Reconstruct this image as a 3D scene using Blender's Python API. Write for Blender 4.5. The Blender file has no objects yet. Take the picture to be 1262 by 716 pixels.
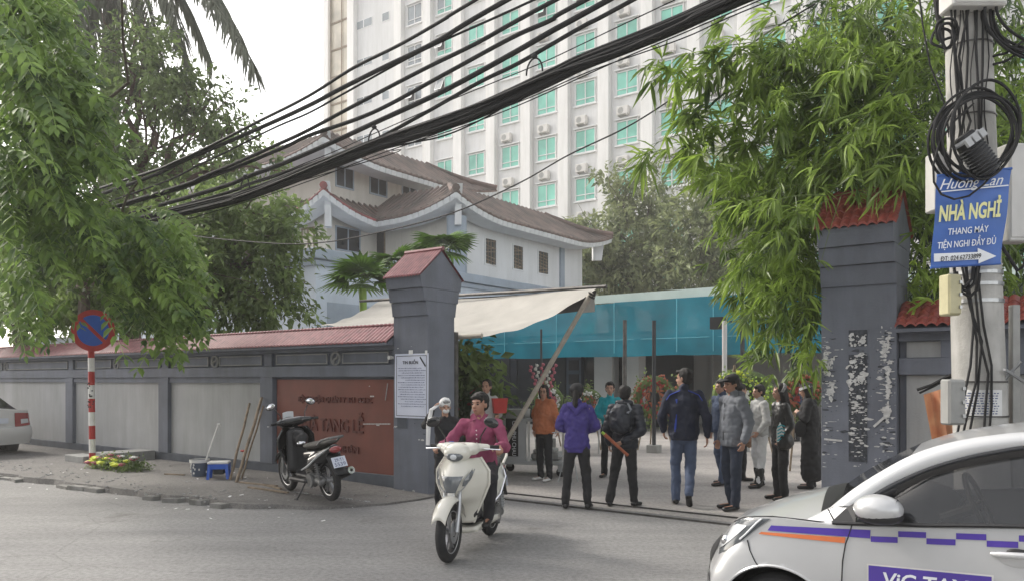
import bpy, bmesh, math, random
import numpy as np
from mathutils import Vector, Matrix, Euler, noise
R = math.radians
rnd = random.Random(7)
nr = np.random.RandomState(7)
SC = bpy.context.scene
COL = SC.collection
# ---------------------------------------------------------------- camera, sky, sun, exposure
EYE = 1.65
cd = bpy.data.cameras.new('camera'); cam = bpy.data.objects.new('camera', cd); COL.objects.link(cam)
cam.location = (0, 0, EYE); cam.rotation_euler = (R(90), 0, 0)
cd.sensor_width = 36; cd.lens = 36 * 960 / 1262; cd.shift_y = 110 / 1262; cd.clip_start = .05; cd.clip_end = 3000
SC.camera = cam
W = bpy.data.worlds.new('World'); SC.world = W; W.use_nodes = True
wn = W.node_tree; bg = wn.nodes['Background']
sky = wn.nodes.new('ShaderNodeTexSky'); sky.sky_type = 'NISHITA'; sky.sun_disc = False
SUN_EL, SUN_AZ = 38, -58          # degrees; azimuth from +Y towards +X
sky.sun_elevation = R(SUN_EL); sky.sun_rotation = R(SUN_AZ); sky.air_density = 1.0; sky.dust_density = 2.0; sky.ozone_density = .6
hs = wn.nodes.new('ShaderNodeHueSaturation'); hs.inputs['Saturation'].default_value = .30
wn.links.new(sky.outputs[0], hs.inputs['Color']); wb = wn.nodes.new('ShaderNodeMix'); wb.data_type = 'RGBA'; wb.blend_type = 'MULTIPLY'; wb.inputs[0].default_value = 1; wb.inputs[7].default_value = (1.03, .99, .935, 1)   # the camera's warm white balance
wn.links.new(hs.outputs[0], wb.inputs[6]); wn.links.new(wb.outputs[2], bg.inputs[0]); bg.inputs[1].default_value = .15
sl = bpy.data.lights.new('sun', 'SUN'); sl.energy = 1.3; sl.angle = R(11); sl.color = (1, .95, .87)
so = bpy.data.objects.new('sun', sl); COL.objects.link(so)
sd = Vector((math.sin(R(SUN_AZ)) * math.cos(R(SUN_EL)), math.cos(R(SUN_AZ)) * math.cos(R(SUN_EL)), math.sin(R(SUN_EL))))
so.rotation_euler = sd.to_track_quat('Z', 'Y').to_euler()
SC.view_settings.view_transform = 'Standard'; SC.view_settings.look = 'None'; SC.view_settings.exposure = 1.40
SC.cycles.max_bounces = 6; SC.cycles.transparent_max_bounces = 12; SC.cycles.use_denoising = True

# ---------------------------------------------------------------- frames: world, and the street frame (a along, b inward)
ST_ANG = -math.atan2(.594, .804)
OX, OY = -1.18, 11.0
cs, sn = math.cos(ST_ANG), math.sin(ST_ANG)
def S2W(a, b, z=0): return Vector((OX + a * cs - b * sn, OY + a * sn + b * cs, z))
def W2S(x, y): x -= OX; y -= OY; return (x * cs + y * sn, -x * sn + y * cs)
def P(px, py, Y): return Vector(((px - 631) / 960 * Y, Y, EYE + (468 - py) * Y / 960))
def G(px, py, z=0):
    Y = 960 * (EYE - z) / (py - 468); return Vector(((px - 631) / 960 * Y, Y, z))
def A(px, b):                      # street coordinate a of a picture column on the plane b
    k = (px - 631) / 960; ox = OX - b * sn; oy = OY + b * cs
    return (k * oy - ox) / (cs - k * sn)
def Bq(px, a):                     # street coordinate b of a picture column on the plane a
    k = (px - 631) / 960; ox = OX + a * cs; oy = OY + a * sn
    return (k * oy - ox) / (-sn - k * cs)
def Zs(a, b, py): return EYE + (468 - py) * (OY + a * sn + b * cs) / 960

# ---------------------------------------------------------------- materials
def rgb(c): return (c[0], c[1], c[2], 1)
def M(name, c, rough=.65, metal=0., var=.14, scale=3., bump=0., bscale=60., trans=0., dirt=0., coat=0., c2=None, detail=4, holes=0.):
    m = bpy.data.materials.new(name); m.use_nodes = True; nt = m.node_tree; N = nt.nodes; L = nt.links
    p = N['Principled BSDF']; p.inputs['Roughness'].default_value = rough; p.inputs['Metallic'].default_value = metal
    if coat: p.inputs['Coat Weight'].default_value = coat; p.inputs['Coat Roughness'].default_value = .06
    g = N.new('ShaderNodeNewGeometry')
    n = N.new('ShaderNodeTexNoise'); n.inputs['Scale'].default_value = scale; n.inputs['Detail'].default_value = detail
    L.new(g.outputs['Position'], n.inputs['Vector'])
    r = N.new('ShaderNodeValToRGB'); r.color_ramp.elements[0].position = .3; r.color_ramp.elements[1].position = .7
    lo = [x * (1 - var) for x in c]; hi = [min(1, x * (1 + var)) for x in (c2 or c)]
    r.color_ramp.elements[0].color = rgb(lo); r.color_ramp.elements[1].color = rgb(hi)
    L.new(n.outputs[0], r.inputs[0]); out = r.outputs[0]
    if dirt:                        # broad stains with a shape of their own
        n2 = N.new('ShaderNodeTexNoise'); n2.inputs['Scale'].default_value = .9; n2.inputs['Detail'].default_value = 8; n2.inputs['Roughness'].default_value = .7
        mp = N.new('ShaderNodeMapping'); mp.inputs['Scale'].default_value = (2.0, 2.0, .28)
        L.new(g.outputs['Position'], mp.inputs[0]); L.new(mp.outputs[0], n2.inputs[0])
        r2 = N.new('ShaderNodeValToRGB'); r2.color_ramp.elements[0].position = .42; r2.color_ramp.elements[1].position = .66
        r2.color_ramp.elements[0].color = (1, 1, 1, 1); r2.color_ramp.elements[1].color = (1 - dirt, 1 - dirt, 1 - dirt * 1.1, 1)
        L.new(n2.outputs[0], r2.inputs[0])
        mx = N.new('ShaderNodeMix'); mx.data_type = 'RGBA'; mx.blend_type = 'MULTIPLY'; mx.inputs[0].default_value = 1
        L.new(out, mx.inputs[6]); L.new(r2.outputs[0], mx.inputs[7]); out = mx.outputs[2]
    L.new(out, p.inputs['Base Color'])
    if bump:
        b = N.new('ShaderNodeBump'); b.inputs['Strength'].default_value = bump; b.inputs['Distance'].default_value = .01
        n3 = N.new('ShaderNodeTexNoise'); n3.inputs['Scale'].default_value = bscale; n3.inputs['Detail'].default_value = 3
        L.new(g.outputs['Position'], n3.inputs['Vector']); L.new(n3.outputs[0], b.inputs['Height']); L.new(b.outputs[0], p.inputs['Normal'])
    if trans:
        t = N.new('ShaderNodeBsdfTranslucent'); L.new(out, t.inputs[0]); ms = N.new('ShaderNodeMixShader'); ms.inputs[0].default_value = trans
        L.new(p.outputs[0], ms.inputs[1]); L.new(t.outputs[0], ms.inputs[2]); L.new(ms.outputs[0], N['Material Output'].inputs[0])
    if holes:
        tr = N.new('ShaderNodeBsdfTransparent'); m2 = N.new('ShaderNodeMixShader'); m2.inputs[0].default_value = holes; src = N['Material Output'].inputs[0].links[0].from_socket
        L.new(src, m2.inputs[1]); L.new(tr.outputs[0], m2.inputs[2]); L.new(m2.outputs[0], N['Material Output'].inputs[0])
    m['base'] = name
    return m
def glass_mat(name, tint, alpha, rough=.03):
    m = bpy.data.materials.new(name); m.use_nodes = True; nt = m.node_tree; N = nt.nodes; L = nt.links
    p = N['Principled BSDF']; p.inputs['Base Color'].default_value = rgb(tint); p.inputs['Roughness'].default_value = rough
    p.inputs['Alpha'].default_value = alpha; p.inputs['Specular IOR Level'].default_value = .9
    return m
MT = {}
def mm(k, *a, **kw): MT[k] = M(k, *a, **kw)
def road_mat(name, c, crack=.5, grit=.35):
    m = M(name, c, rough=.9, var=.07, scale=.7, detail=3); nt = m.node_tree; N = nt.nodes; L = nt.links; p = N['Principled BSDF']; src = p.inputs['Base Color'].links[0].from_socket; g = N.new('ShaderNodeNewGeometry')
    def mul(a, b):
        x = N.new('ShaderNodeMix'); x.data_type = 'RGBA'; x.blend_type = 'MULTIPLY'; x.inputs[0].default_value = 1; L.new(a, x.inputs[6]); L.new(b, x.inputs[7]); return x.outputs[2]
    def ramp(inp, p0, c0, p1, c1):
        r = N.new('ShaderNodeValToRGB'); r.color_ramp.elements[0].position = p0; r.color_ramp.elements[0].color = rgb(c0); r.color_ramp.elements[1].position = p1; r.color_ramp.elements[1].color = rgb(c1); L.new(inp, r.inputs[0]); return r.outputs[0]
    def nz(sc, det=4, rot=0, scl=(1, 1, 1)):
        mp = N.new('ShaderNodeMapping'); mp.inputs['Rotation'].default_value = (0, 0, rot); mp.inputs['Scale'].default_value = scl; L.new(g.outputs['Position'], mp.inputs[0]); n = N.new('ShaderNodeTexNoise'); n.inputs['Scale'].default_value = sc; n.inputs['Detail'].default_value = det; n.inputs['Roughness'].default_value = .65; L.new(mp.outputs[0], n.inputs[0]); return n.outputs[0]
    out = mul(src, ramp(nz(140, 3), .30, (1 - grit,) * 3, .62, (1 + .0,) * 3))            # aggregate
    out = mul(out, ramp(nz(22, 8), .38, (.72, .72, .72), .58, (1.0, 1.0, 1.0)))                  # speckle
    out = mul(out, ramp(nz(1.1, 9, ST_ANG, (.25, 1.5, 1)), .36, (.80, .80, .81), .60, (1, 1, 1)))   # long wheel-worn streaks along the street
    out = mul(out, ramp(nz(.9, 10), .60, (1, 1, 1), .70, (.70, .69, .68)))                # oil and damp patches
    v = N.new('ShaderNodeTexVoronoi'); v.feature = 'DISTANCE_TO_EDGE'; v.inputs['Scale'].default_value = .42; w = N.new('ShaderNodeMix'); w.data_type = 'RGBA'; w.inputs[0].default_value = .12; nn = N.new('ShaderNodeTexNoise'); nn.inputs['Scale'].default_value = 2.2; nn.inputs['Detail'].default_value = 6
    L.new(g.outputs['Position'], nn.inputs['Vector']); L.new(g.outputs['Position'], w.inputs[6]); L.new(nn.outputs[1], w.inputs[7]); L.new(w.outputs[2], v.inputs['Vector'])
    ck = ramp(v.outputs[0], .0, (1 - crack,) * 3, .005, (1, 1, 1)); mk = ramp(nz(.35, 3), .50, (1, 1, 1), .56, (0, 0, 0)); lt = N.new('ShaderNodeMix'); lt.data_type = 'RGBA'; lt.blend_type = 'LIGHTEN'; lt.inputs[0].default_value = 1; L.new(ck, lt.inputs[6]); L.new(mk, lt.inputs[7]); out = mul(out, lt.outputs[2])
    L.new(out, p.inputs['Base Color']); b = N.new('ShaderNodeBump'); b.inputs['Strength'].default_value = .7; b.inputs['Distance'].default_value = .006; L.new(nz(110, 3), b.inputs['Height']); L.new(b.outputs[0], p.inputs['Normal']); MT[name] = m
road_mat('asphalt', (.34, .333, .325), .22, .42)
road_mat('court', (.46, .43, .405), .25, .15)
road_mat('walk', (.25, .238, .225), .6, .6)
mm('concrete', (.36, .355, .34), rough=.85, var=.16, scale=5, bump=.4, dirt=.25, detail=8)
mm('pole_concrete', (.46, .45, .43), rough=.85, var=.15, scale=6, bump=.4, dirt=.3, detail=8)
mm('wall_grey', (.150, .163, .198), rough=.8, var=.12, scale=3, bump=.25, dirt=.22, detail=8)
mm('wall_panel', (.40, .405, .41), rough=.85, var=.06, scale=2, bump=.2, dirt=.22, detail=7)
mm('plinth_grey', (.09, .10, .12), rough=.85, var=.2, scale=4, bump=.3, dirt=.2)
mm('sign_red', (.165, .043, .028), rough=.6, var=.12, scale=3, bump=.15, dirt=.15)
mm('letter_red', (.10, .02, .013), rough=.6, var=.2, scale=8)
mm('tile_plum', (.21, .072, .08), rough=.55, var=.3, scale=9, bump=.2)
mm('tile_red', (.22, .045, .034), rough=.5, var=.3, scale=14, bump=.2)
mm('roof_tile', (.12, .10, .09), rough=.8, var=.25, scale=1.1, c2=(.16, .105, .09), detail=9)
mm('roof_tile_red', (.17, .08, .075), rough=.7, var=.3, scale=1.6, c2=(.30, .085, .085), detail=9)
mm('roof_rib', (.15, .135, .125), rough=.85, var=.3, scale=1.3, c2=(.17, .13, .115), detail=8)  # paler than the tiles: light on the ribs is put into the colour
mm('white_wall', (.66, .67, .69), rough=.8, var=.04, scale=.6, dirt=.10)
mm('cream_wall', (.60, .57, .53), rough=.8, var=.05, scale=.8, dirt=.14)
mm('blue_wall', (.50, .56, .64), rough=.8, var=.05, scale=.7, dirt=.10)
mm('blue_trim', (.30, .35, .42), rough=.75, var=.08, scale=2, dirt=.1)
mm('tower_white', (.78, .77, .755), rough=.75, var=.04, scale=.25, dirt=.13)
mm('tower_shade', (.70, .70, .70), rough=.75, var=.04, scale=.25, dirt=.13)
mm('teal_glass', (.20, .54, .43), rough=.12, var=.32, scale=.5)
mm('grey_glass', (.22, .25, .27), rough=.08, var=.3, scale=.8)
mm('dark_glass', (.02, .022, .028), rough=.12, var=.4, scale=2)
mm('kerb', (.24, .235, .225), rough=.9, var=.25, scale=6, bump=.5, dirt=.4)
mm('brown_glass', (.52, .47, .38), rough=.15, var=.3, scale=.5)
mm('frame_white', (.74, .74, .74), rough=.5, var=.03)
mm('ac_white', (.62, .60, .57), rough=.5, var=.05)
mm('dark', (.022, .024, .028), rough=.5, var=.3, scale=4)
mm('black', (.012, .012, .013), rough=.45, var=.2, scale=9)
mm('cable', (.009, .009, .010), rough=.75, var=.3, scale=5)
mm('hall_dark', (.03, .034, .042), rough=.35, var=.3, scale=1.5)
mm('hall_blue', (.07, .09, .125), rough=.6, var=.15, scale=2)
mm('hall_white', (.52, .51, .50), rough=.8, var=.05, scale=1)
mm('green_white', (.50, .60, .56), rough=.6, var=.06, scale=2)
mm('net_blue', (.010, .27, .38), rough=.75, var=.25, scale=.9, trans=.45, holes=.10)
mm('net_line', (.10, .42, .52), rough=.7, var=.1)
mm('tarp', (.45, .43, .39), rough=.75, var=.10, scale=2.5, bump=.3, bscale=12, trans=.12)
mm('tarp_shaded', (.035, .033, .033), rough=.8, var=.2)  # near-black colour stands in for the shade under the awning
mm('wood', (.22, .17, .12), rough=.85, var=.3, scale=8, bump=.4)
mm('bamboo_pole', (.42, .38, .32), rough=.7, var=.15, scale=9)
mm('steel', (.45, .46, .47), rough=.35, metal=.8, var=.1, scale=6)
mm('steel_paint', (.42, .43, .44), rough=.5, var=.1, scale=3, dirt=.1)
mm('rail', (.10, .095, .09), rough=.5, metal=.6, var=.3, scale=8)
mm('bark', (.11, .09, .07), rough=.95, var=.35, scale=8, bump=.8, bscale=25)
mm('bark_grey', (.22, .21, .19), rough=.9, var=.25, scale=6, bump=.5)
mm('bark_red', (.10, .06, .05), rough=.95, var=.3, scale=6, bump=.7, bscale=25)
mm('leaf_dark', (.075, .125, .045), rough=.5, var=.4, scale=1.8, trans=.45, c2=(.19, .26, .08))
mm('leaf_olive', (.13, .18, .085), rough=.5, var=.35, scale=1.2, trans=.45, c2=(.26, .29, .14))
mm('leaf_left', (.055, .125, .045), rough=.55, var=.35, scale=2.2, trans=.42, c2=(.20, .30, .065))
mm('leaf_bamboo', (.07, .14, .032), rough=.45, var=.4, scale=2.5, trans=.45, c2=(.28, .39, .07))
mm('leaf_bamboo_shaded', (.05, .085, .035), rough=.5, var=.4, scale=3, trans=.3)  # dark leaf colour paints the shade inside the bamboo clump
mm('frond', (.10, .11, .075), rough=.6, var=.35, scale=3, trans=.2)
mm('leaf_palm', (.05, .12, .02), rough=.45, var=.4, scale=3, trans=.3, c2=(.12, .22, .03))
mm('stalk_green', (.25, .38, .06), rough=.5, var=.2)
mm('culm', (.12, .17, .05), rough=.5, var=.3, scale=5)
mm('paper', (.62, .65, .76), rough=.8, var=.04)
mm('bill_white', (.50, .50, .49), rough=.85, var=.25, scale=30)
mm('bill_dark', (.045, .05, .06), rough=.8, var=.5, scale=40)
mm('paper_white', (.70, .70, .69), rough=.8, var=.06, scale=10)
mm('ink', (.02, .02, .025), rough=.8, var=.1)
mm('ink_blue', (.08, .10, .22), rough=.8, var=.1)
mm('sign_blue', (.04, .12, .40), rough=.45, var=.1, scale=6)
mm('disc_blue', (.01, .085, .42), rough=.45, var=.12, scale=5)
mm('paint_red', (.40, .025, .02), rough=.5, var=.12, scale=8, dirt=.1)
mm('paint_white', (.72, .71, .69), rough=.55, var=.08, scale=10, dirt=.2)
mm('letter_yellow', (.72, .70, .34), rough=.6, var=.05)
mm('letter_white', (.75, .77, .80), rough=.6, var=.04)
mm('box_cream', (.52, .48, .30), rough=.5, var=.1, scale=8, dirt=.15)
mm('box_grey', (.33, .33, .32), rough=.5, var=.1, scale=8, dirt=.2)
mm('box_white', (.56, .55, .53), rough=.5, var=.05, scale=6, dirt=.15)
mm('orange_sheet', (.62, .20, .10), rough=.6, var=.15, scale=3, c2=(.70, .50, .30), trans=.2)
mm('plastic_blue', (.02, .10, .50), rough=.35, var=.1)
mm('flower_yellow', (.62, .68, .04), rough=.6, var=.2, scale=20)
mm('flower_red', (.28, .03, .025), rough=.6, var=.35, scale=15)
mm('flower_orange', (.34, .10, .05), rough=.6, var=.3, scale=15)
mm('flower_white', (.62, .62, .58), rough=.6, var=.2, scale=15)
mm('flower_pink', (.45, .12, .16), rough=.6, var=.3, scale=18)
mm('stone', (.30, .30, .295), rough=.9, var=.12, scale=5, bump=.4, dirt=.2)
MT['pane'] = glass_mat('pane', (.02, .03, .03), .35)
MT['car_glass'] = glass_mat('car_glass', (.012, .013, .015), .68)
def mat(k): return MT[k] if isinstance(k, str) else k

# ---------------------------------------------------------------- objects
ORG = {}
def tag(o, label=None, cat=None, group=None, kind=None):
    if label: o['label'] = label
    if cat: o['category'] = cat
    if group: o['group'] = group
    if kind: o['kind'] = kind
    return o
def root(name, label=None, cat=None, at=(0, 0, 0), frame='S', rz=0, group=None, kind=None):
    e = bpy.data.objects.new(name, None); COL.objects.link(e); e.empty_display_size = .2
    if frame == 'S': e.location = S2W(*at); e.rotation_euler = (0, 0, ST_ANG); ORG[e.name] = Vector(at)
    elif frame == 'W': e.location = at; ORG[e.name] = Vector(at)
    else: e.location = at; e.rotation_euler = (0, 0, rz); ORG[e.name] = Vector((0, 0, 0))      # built in its own local frame
    return tag(e, label, cat, group, kind)
def np_mesh(name, V, F, smooth=False):
    V = np.asarray(V, dtype=np.float32).reshape(-1, 3); F = np.asarray(F, dtype=np.int32); m, k = F.shape
    me = bpy.data.meshes.new(name); me.vertices.add(len(V)); me.vertices.foreach_set('co', V.ravel())
    me.loops.add(m * k); me.loops.foreach_set('vertex_index', F.ravel())
    me.polygons.add(m); me.polygons.foreach_set('loop_start', np.arange(0, m * k, k, dtype=np.int32))
    me.polygons.foreach_set('loop_total', np.full(m, k, dtype=np.int32))
    me.polygons.foreach_set('use_smooth', np.full(m, smooth, dtype=bool))
    me.update(calc_edges=True); return me
def link(name, me, material=None, parent=None, off=None):
    o = bpy.data.objects.new(name, me); COL.objects.link(o)
    if material is not None:
        me.materials.clear()
        for k in (material if isinstance(material, (list, tuple)) else [material]): me.materials.append(mat(k))
    if parent is not None: o.parent = parent
    if off is not None: o.location = off
    return o
_tc = {}
def _glyphs(s, extrude, bold, shear):
    c = bpy.data.curves.new('t', 'FONT'); c.body = s; c.size = 1; c.extrude = extrude; c.offset = bold; c.shear = shear
    c.resolution_u = 3
    o = bpy.data.objects.new('t', c); COL.objects.link(o)
    me = bpy.data.meshes.new_from_object(o.evaluated_get(bpy.context.evaluated_depsgraph_get()))
    g = ([tuple(v.co) for v in me.vertices], [tuple(p.vertices) for p in me.polygons])
    bpy.data.objects.remove(o); bpy.data.curves.remove(c); bpy.data.meshes.remove(me)
    return g
def text_geo(s, size=1, extrude=.0, bold=0., shear=0.):
    k = (s, extrude, bold, shear)
    if k in _tc: return _tc[k]
    plain = s
    for a, b in (('Đ', 'D'), ('ư', 'u'), ('ơ', 'o')): plain = plain.replace(a, b)
    V, F = _glyphs(plain, extrude, bold, shear); V = list(V); F = list(F)
    def quad(x0, x1, y0, y1):
        n = len(V)
        V.extend([(x + shear * y, y, z) for z in (-extrude, extrude + .002) for x, y in ((x0, y0), (x1, y0), (x1, y1), (x0, y1))])
        F.extend([tuple(n + i for i in f) for f in ((3, 2, 1, 0), (4, 5, 6, 7), (0, 1, 5, 4), (1, 2, 6, 5), (2, 3, 7, 6), (3, 0, 4, 7))])
    for i, ch in enumerate(s):
        if ch in 'Đươ':
            xm = max(v[0] for v in _glyphs(plain[:i + 1], extrude, bold, 0)[0]); w = max(v[0] for v in _glyphs(plain[i], extrude, bold, 0)[0])
            if ch == 'Đ': quad(xm - w, xm - w + .36, .32, .40)
            else: quad(xm - .06, xm + .08, .50, .58)
    _tc[k] = (V, F)
    return _tc[k]
class MB:
    def __init__(s): s.v = []; s.f = []; s.mi = []; s.cur = 0
    def raw(s, V, F):
        n = len(s.v); s.v += [tuple(v) for v in V]; s.f += [tuple(i + n for i in f) for f in F]; s.mi += [s.cur] * len(F); return s
    def box(s, lo, hi, rz=0, bev=0):
        x0, y0, z0 = lo; x1, y1, z1 = hi
        if bev:
            b = min(bev, abs(x1 - x0) * .45, abs(y1 - y0) * .45, abs(z1 - z0) * .45)
            V = []
            for (z, i) in ((z0, b), (z0 + b, 0), (z1 - b, 0), (z1, b)):
                ax, bx, ay, by = x0 + i, x1 - i, y0 + i, y1 - i
                c = b if i == 0 else 0.0001
                V += [(ax + c, ay, z), (bx - c, ay, z), (bx, ay + c, z), (bx, by - c, z), (bx - c, by, z), (ax + c, by, z), (ax, by - c, z), (ax, ay + c, z)]
            F = [tuple(range(7, -1, -1)), tuple(range(24, 32))]
            for r in range(3):
                for q in range(8): F.append((r * 8 + q, r * 8 + (q + 1) % 8, r * 8 + 8 + (q + 1) % 8, r * 8 + 8 + q))
        else:
            V = [(x0, y0, z0), (x1, y0, z0), (x1, y1, z0), (x0, y1, z0), (x0, y0, z1), (x1, y0, z1), (x1, y1, z1), (x0, y1, z1)]
            F = [(3, 2, 1, 0), (4, 5, 6, 7), (0, 1, 5, 4), (1, 2, 6, 5), (2, 3, 7, 6), (3, 0, 4, 7)]
        if rz:
            cx, cy = (x0 + x1) / 2, (y0 + y1) / 2; c, q = math.cos(rz), math.sin(rz)
            V = [(cx + (x - cx) * c - (y - cy) * q, cy + (x - cx) * q + (y - cy) * c, z) for x, y, z in V]
        return s.raw(V, F)
    def bar(s, p0, p1, w, h):      # a rectangular bar between two points, w sideways, h upwards
        p0 = Vector(p0); p1 = Vector(p1); d = (p1 - p0).normalized(); up = Vector((0, 0, 1)) if abs(d.z) < .95 else Vector((0, 1, 0))
        x = d.cross(up).normalized() * w / 2; y = x.cross(d).normalized() * h / 2
        V = [p + i * x + j * y for p in (p0, p1) for i, j in ((-1, -1), (1, -1), (1, 1), (-1, 1))]
        return s.raw(V, [(3, 2, 1, 0), (4, 5, 6, 7), (0, 1, 5, 4), (1, 2, 6, 5), (2, 3, 7, 6), (3, 0, 4, 7)])
    def tube(s, pts, r, seg=8, cap=True, flat=1.0):
        pts = [Vector(p) for p in pts]; n = len(pts); rr = r if isinstance(r, (list, tuple)) else [r] * n
        V = []; F = []; px = None
        for i, p in enumerate(pts):
            d = (pts[min(i + 1, n - 1)] - pts[max(i - 1, 0)])
            if d.length < 1e-9: d = Vector((0, 0, 1))
            d.normalize()
            if px is None: px = d.orthogonal().normalized() if abs(d.z) > .95 else d.cross(Vector((0, 0, 1))).normalized()
            x = (px - d * px.dot(d)); x = x.normalized() if x.length > 1e-6 else d.orthogonal().normalized(); px = x; y = d.cross(x)
            for k in range(seg):
                t = 2 * math.pi * k / seg; V.append(p + (x * math.cos(t) + y * math.sin(t) * flat) * rr[i])
        for i in range(n - 1):
            for k in range(seg): F.append((i * seg + k, i * seg + (k + 1) % seg, (i + 1) * seg + (k + 1) % seg, (i + 1) * seg + k))
        if cap: F.append(tuple(range(seg - 1, -1, -1))); F.append(tuple((n - 1) * seg + k for k in range(seg)))
        return s.raw(V, F)
    def cyl(s, p0, p1, r0, r1=None, seg=16): return s.tube([p0, p1], [r0, r0 if r1 is None else r1], seg)
    def ell(s, c, r, seg=12, rings=8, m=None):
        c = Vector(c); V = []; F = []
        if not isinstance(r, (list, tuple)): r = (r, r, r)
        for i in range(rings + 1):
            t = math.pi * i / rings
            for k in range(seg):
                q = 2 * math.pi * k / seg; v = Vector((math.sin(t) * math.cos(q) * r[0], math.sin(t) * math.sin(q) * r[1], math.cos(t) * r[2]))
                if m is not None: v = m @ v
                V.append(c + v)
        for i in range(rings):
            for k in range(seg): F.append((i * seg + k, (i + 1) * seg + k, (i + 1) * seg + (k + 1) % seg, i * seg + (k + 1) % seg))
        return s.raw(V, F)
    def prism(s, poly, ext):       # polygon of 3D points pushed along ext
        ext = Vector(ext); n = len(poly); V = [Vector(p) for p in poly] + [Vector(p) + ext for p in poly]
        F = [tuple(range(n - 1, -1, -1)), tuple(range(n, 2 * n))] + [(i, (i + 1) % n, n + (i + 1) % n, n + i) for i in range(n)]
        return s.raw(V, F)
    def lathe(s, prof, c=(0, 0, 0), axis=(0, 0, 1), seg=24):
        ax = Vector(axis).normalized(); x = ax.orthogonal().normalized(); y = ax.cross(x); c = Vector(c); V = []; F = []; n = len(prof)
        for r, h in prof:
            for k in range(seg):
                t = 2 * math.pi * k / seg; V.append(c + ax * h + (x * math.cos(t) + y * math.sin(t)) * r)
        for i in range(n - 1):
            for k in range(seg): F.append((i * seg + k, i * seg + (k + 1) % seg, (i + 1) * seg + (k + 1) % seg, (i + 1) * seg + k))
        return s.raw(V, F)
    def torus(s, c, R0, r, axis=(0, 0, 1), seg=32, ms=8, squash=1.):
        prof = [(R0 + r * math.cos(2 * math.pi * k / ms), r * squash * math.sin(2 * math.pi * k / ms)) for k in range(ms + 1)]
        return s.lathe(prof, c, axis, seg)
    def surf(s, f, nu, nv):
        V = [f(i / nu, j / nv) for i in range(nu + 1) for j in range(nv + 1)]
        F = [(i * (nv + 1) + j, (i + 1) * (nv + 1) + j, (i + 1) * (nv + 1) + j + 1, i * (nv + 1) + j + 1) for i in range(nu) for j in range(nv)]
        return s.raw(V, F)
    def text(s, t, at, xd, yd, h, w=None, ext=.002, bold=0., shear=0.):  # centred text; h = capital height, w = total width
        V, F = text_geo(t, 1, ext / max(h, 1e-6) * .7, bold, shear)
        if not V: return s
        xd = Vector(xd).normalized(); yd = Vector(yd).normalized(); zd = xd.cross(yd); at = Vector(at)
        xs = [v[0] for v in V]; wid = max(xs) - min(xs); cx = (max(xs) + min(xs)) / 2
        ky = h / .7; kx = ky if w is None else w / wid
        return s.raw([at + xd * (v[0] - cx) * kx + yd * v[1] * ky + zd * v[2] * ky for v in V], F)
    def build(s, name, material, parent=None, smooth=False, org=None, bevel=0):
        o0 = Vector((0, 0, 0))
        if org is not None: o0 = Vector(org)
        elif parent is not None:
            q = parent
            while q is not None and q.name not in ORG: q = q.parent
            if q is not None: o0 = ORG[q.name]
        me = bpy.data.meshes.new(name)
        me.from_pydata([tuple(Vector(v) - o0) for v in s.v], [], s.f)
        if isinstance(material, (list, tuple)): me.polygons.foreach_set('material_index', s.mi)
        if smooth: me.polygons.foreach_set('use_smooth', [True] * len(s.f))
        o = link(name, me, material, parent)
        if smooth == 'auto' or smooth is True: smooth_auto(me)
        if bevel:
            md = o.modifiers.new('bevel', 'BEVEL'); md.width = bevel; md.segments = 2; md.limit_method = 'ANGLE'; md.angle_limit = R(40)
        return o
def smooth_auto(me, ang=38):
    bm = bmesh.new(); bm.from_mesh(me)
    for e in bm.edges:
        if len(e.link_faces) == 2 and e.calc_face_angle(0) > R(ang): e.smooth = False
    bm.to_mesh(me); bm.free()
def place(o, at, rz=0):            # a lone mesh object built around its own origin
    o.location = at; o.rotation_euler = (0, 0, rz); return o
def dup(o, parent=None):
    c = o.copy(); COL.objects.link(c); c.parent = parent
    if parent is not None: c.matrix_parent_inverse = o.matrix_parent_inverse
    for ch in [x for x in bpy.data.objects if x.parent == o]: dup(ch, c)
    return c
SX = Vector((cs, sn, 0)); SN = Vector((-sn, cs, 0)); UP = Vector((0, 0, 1))
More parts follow.
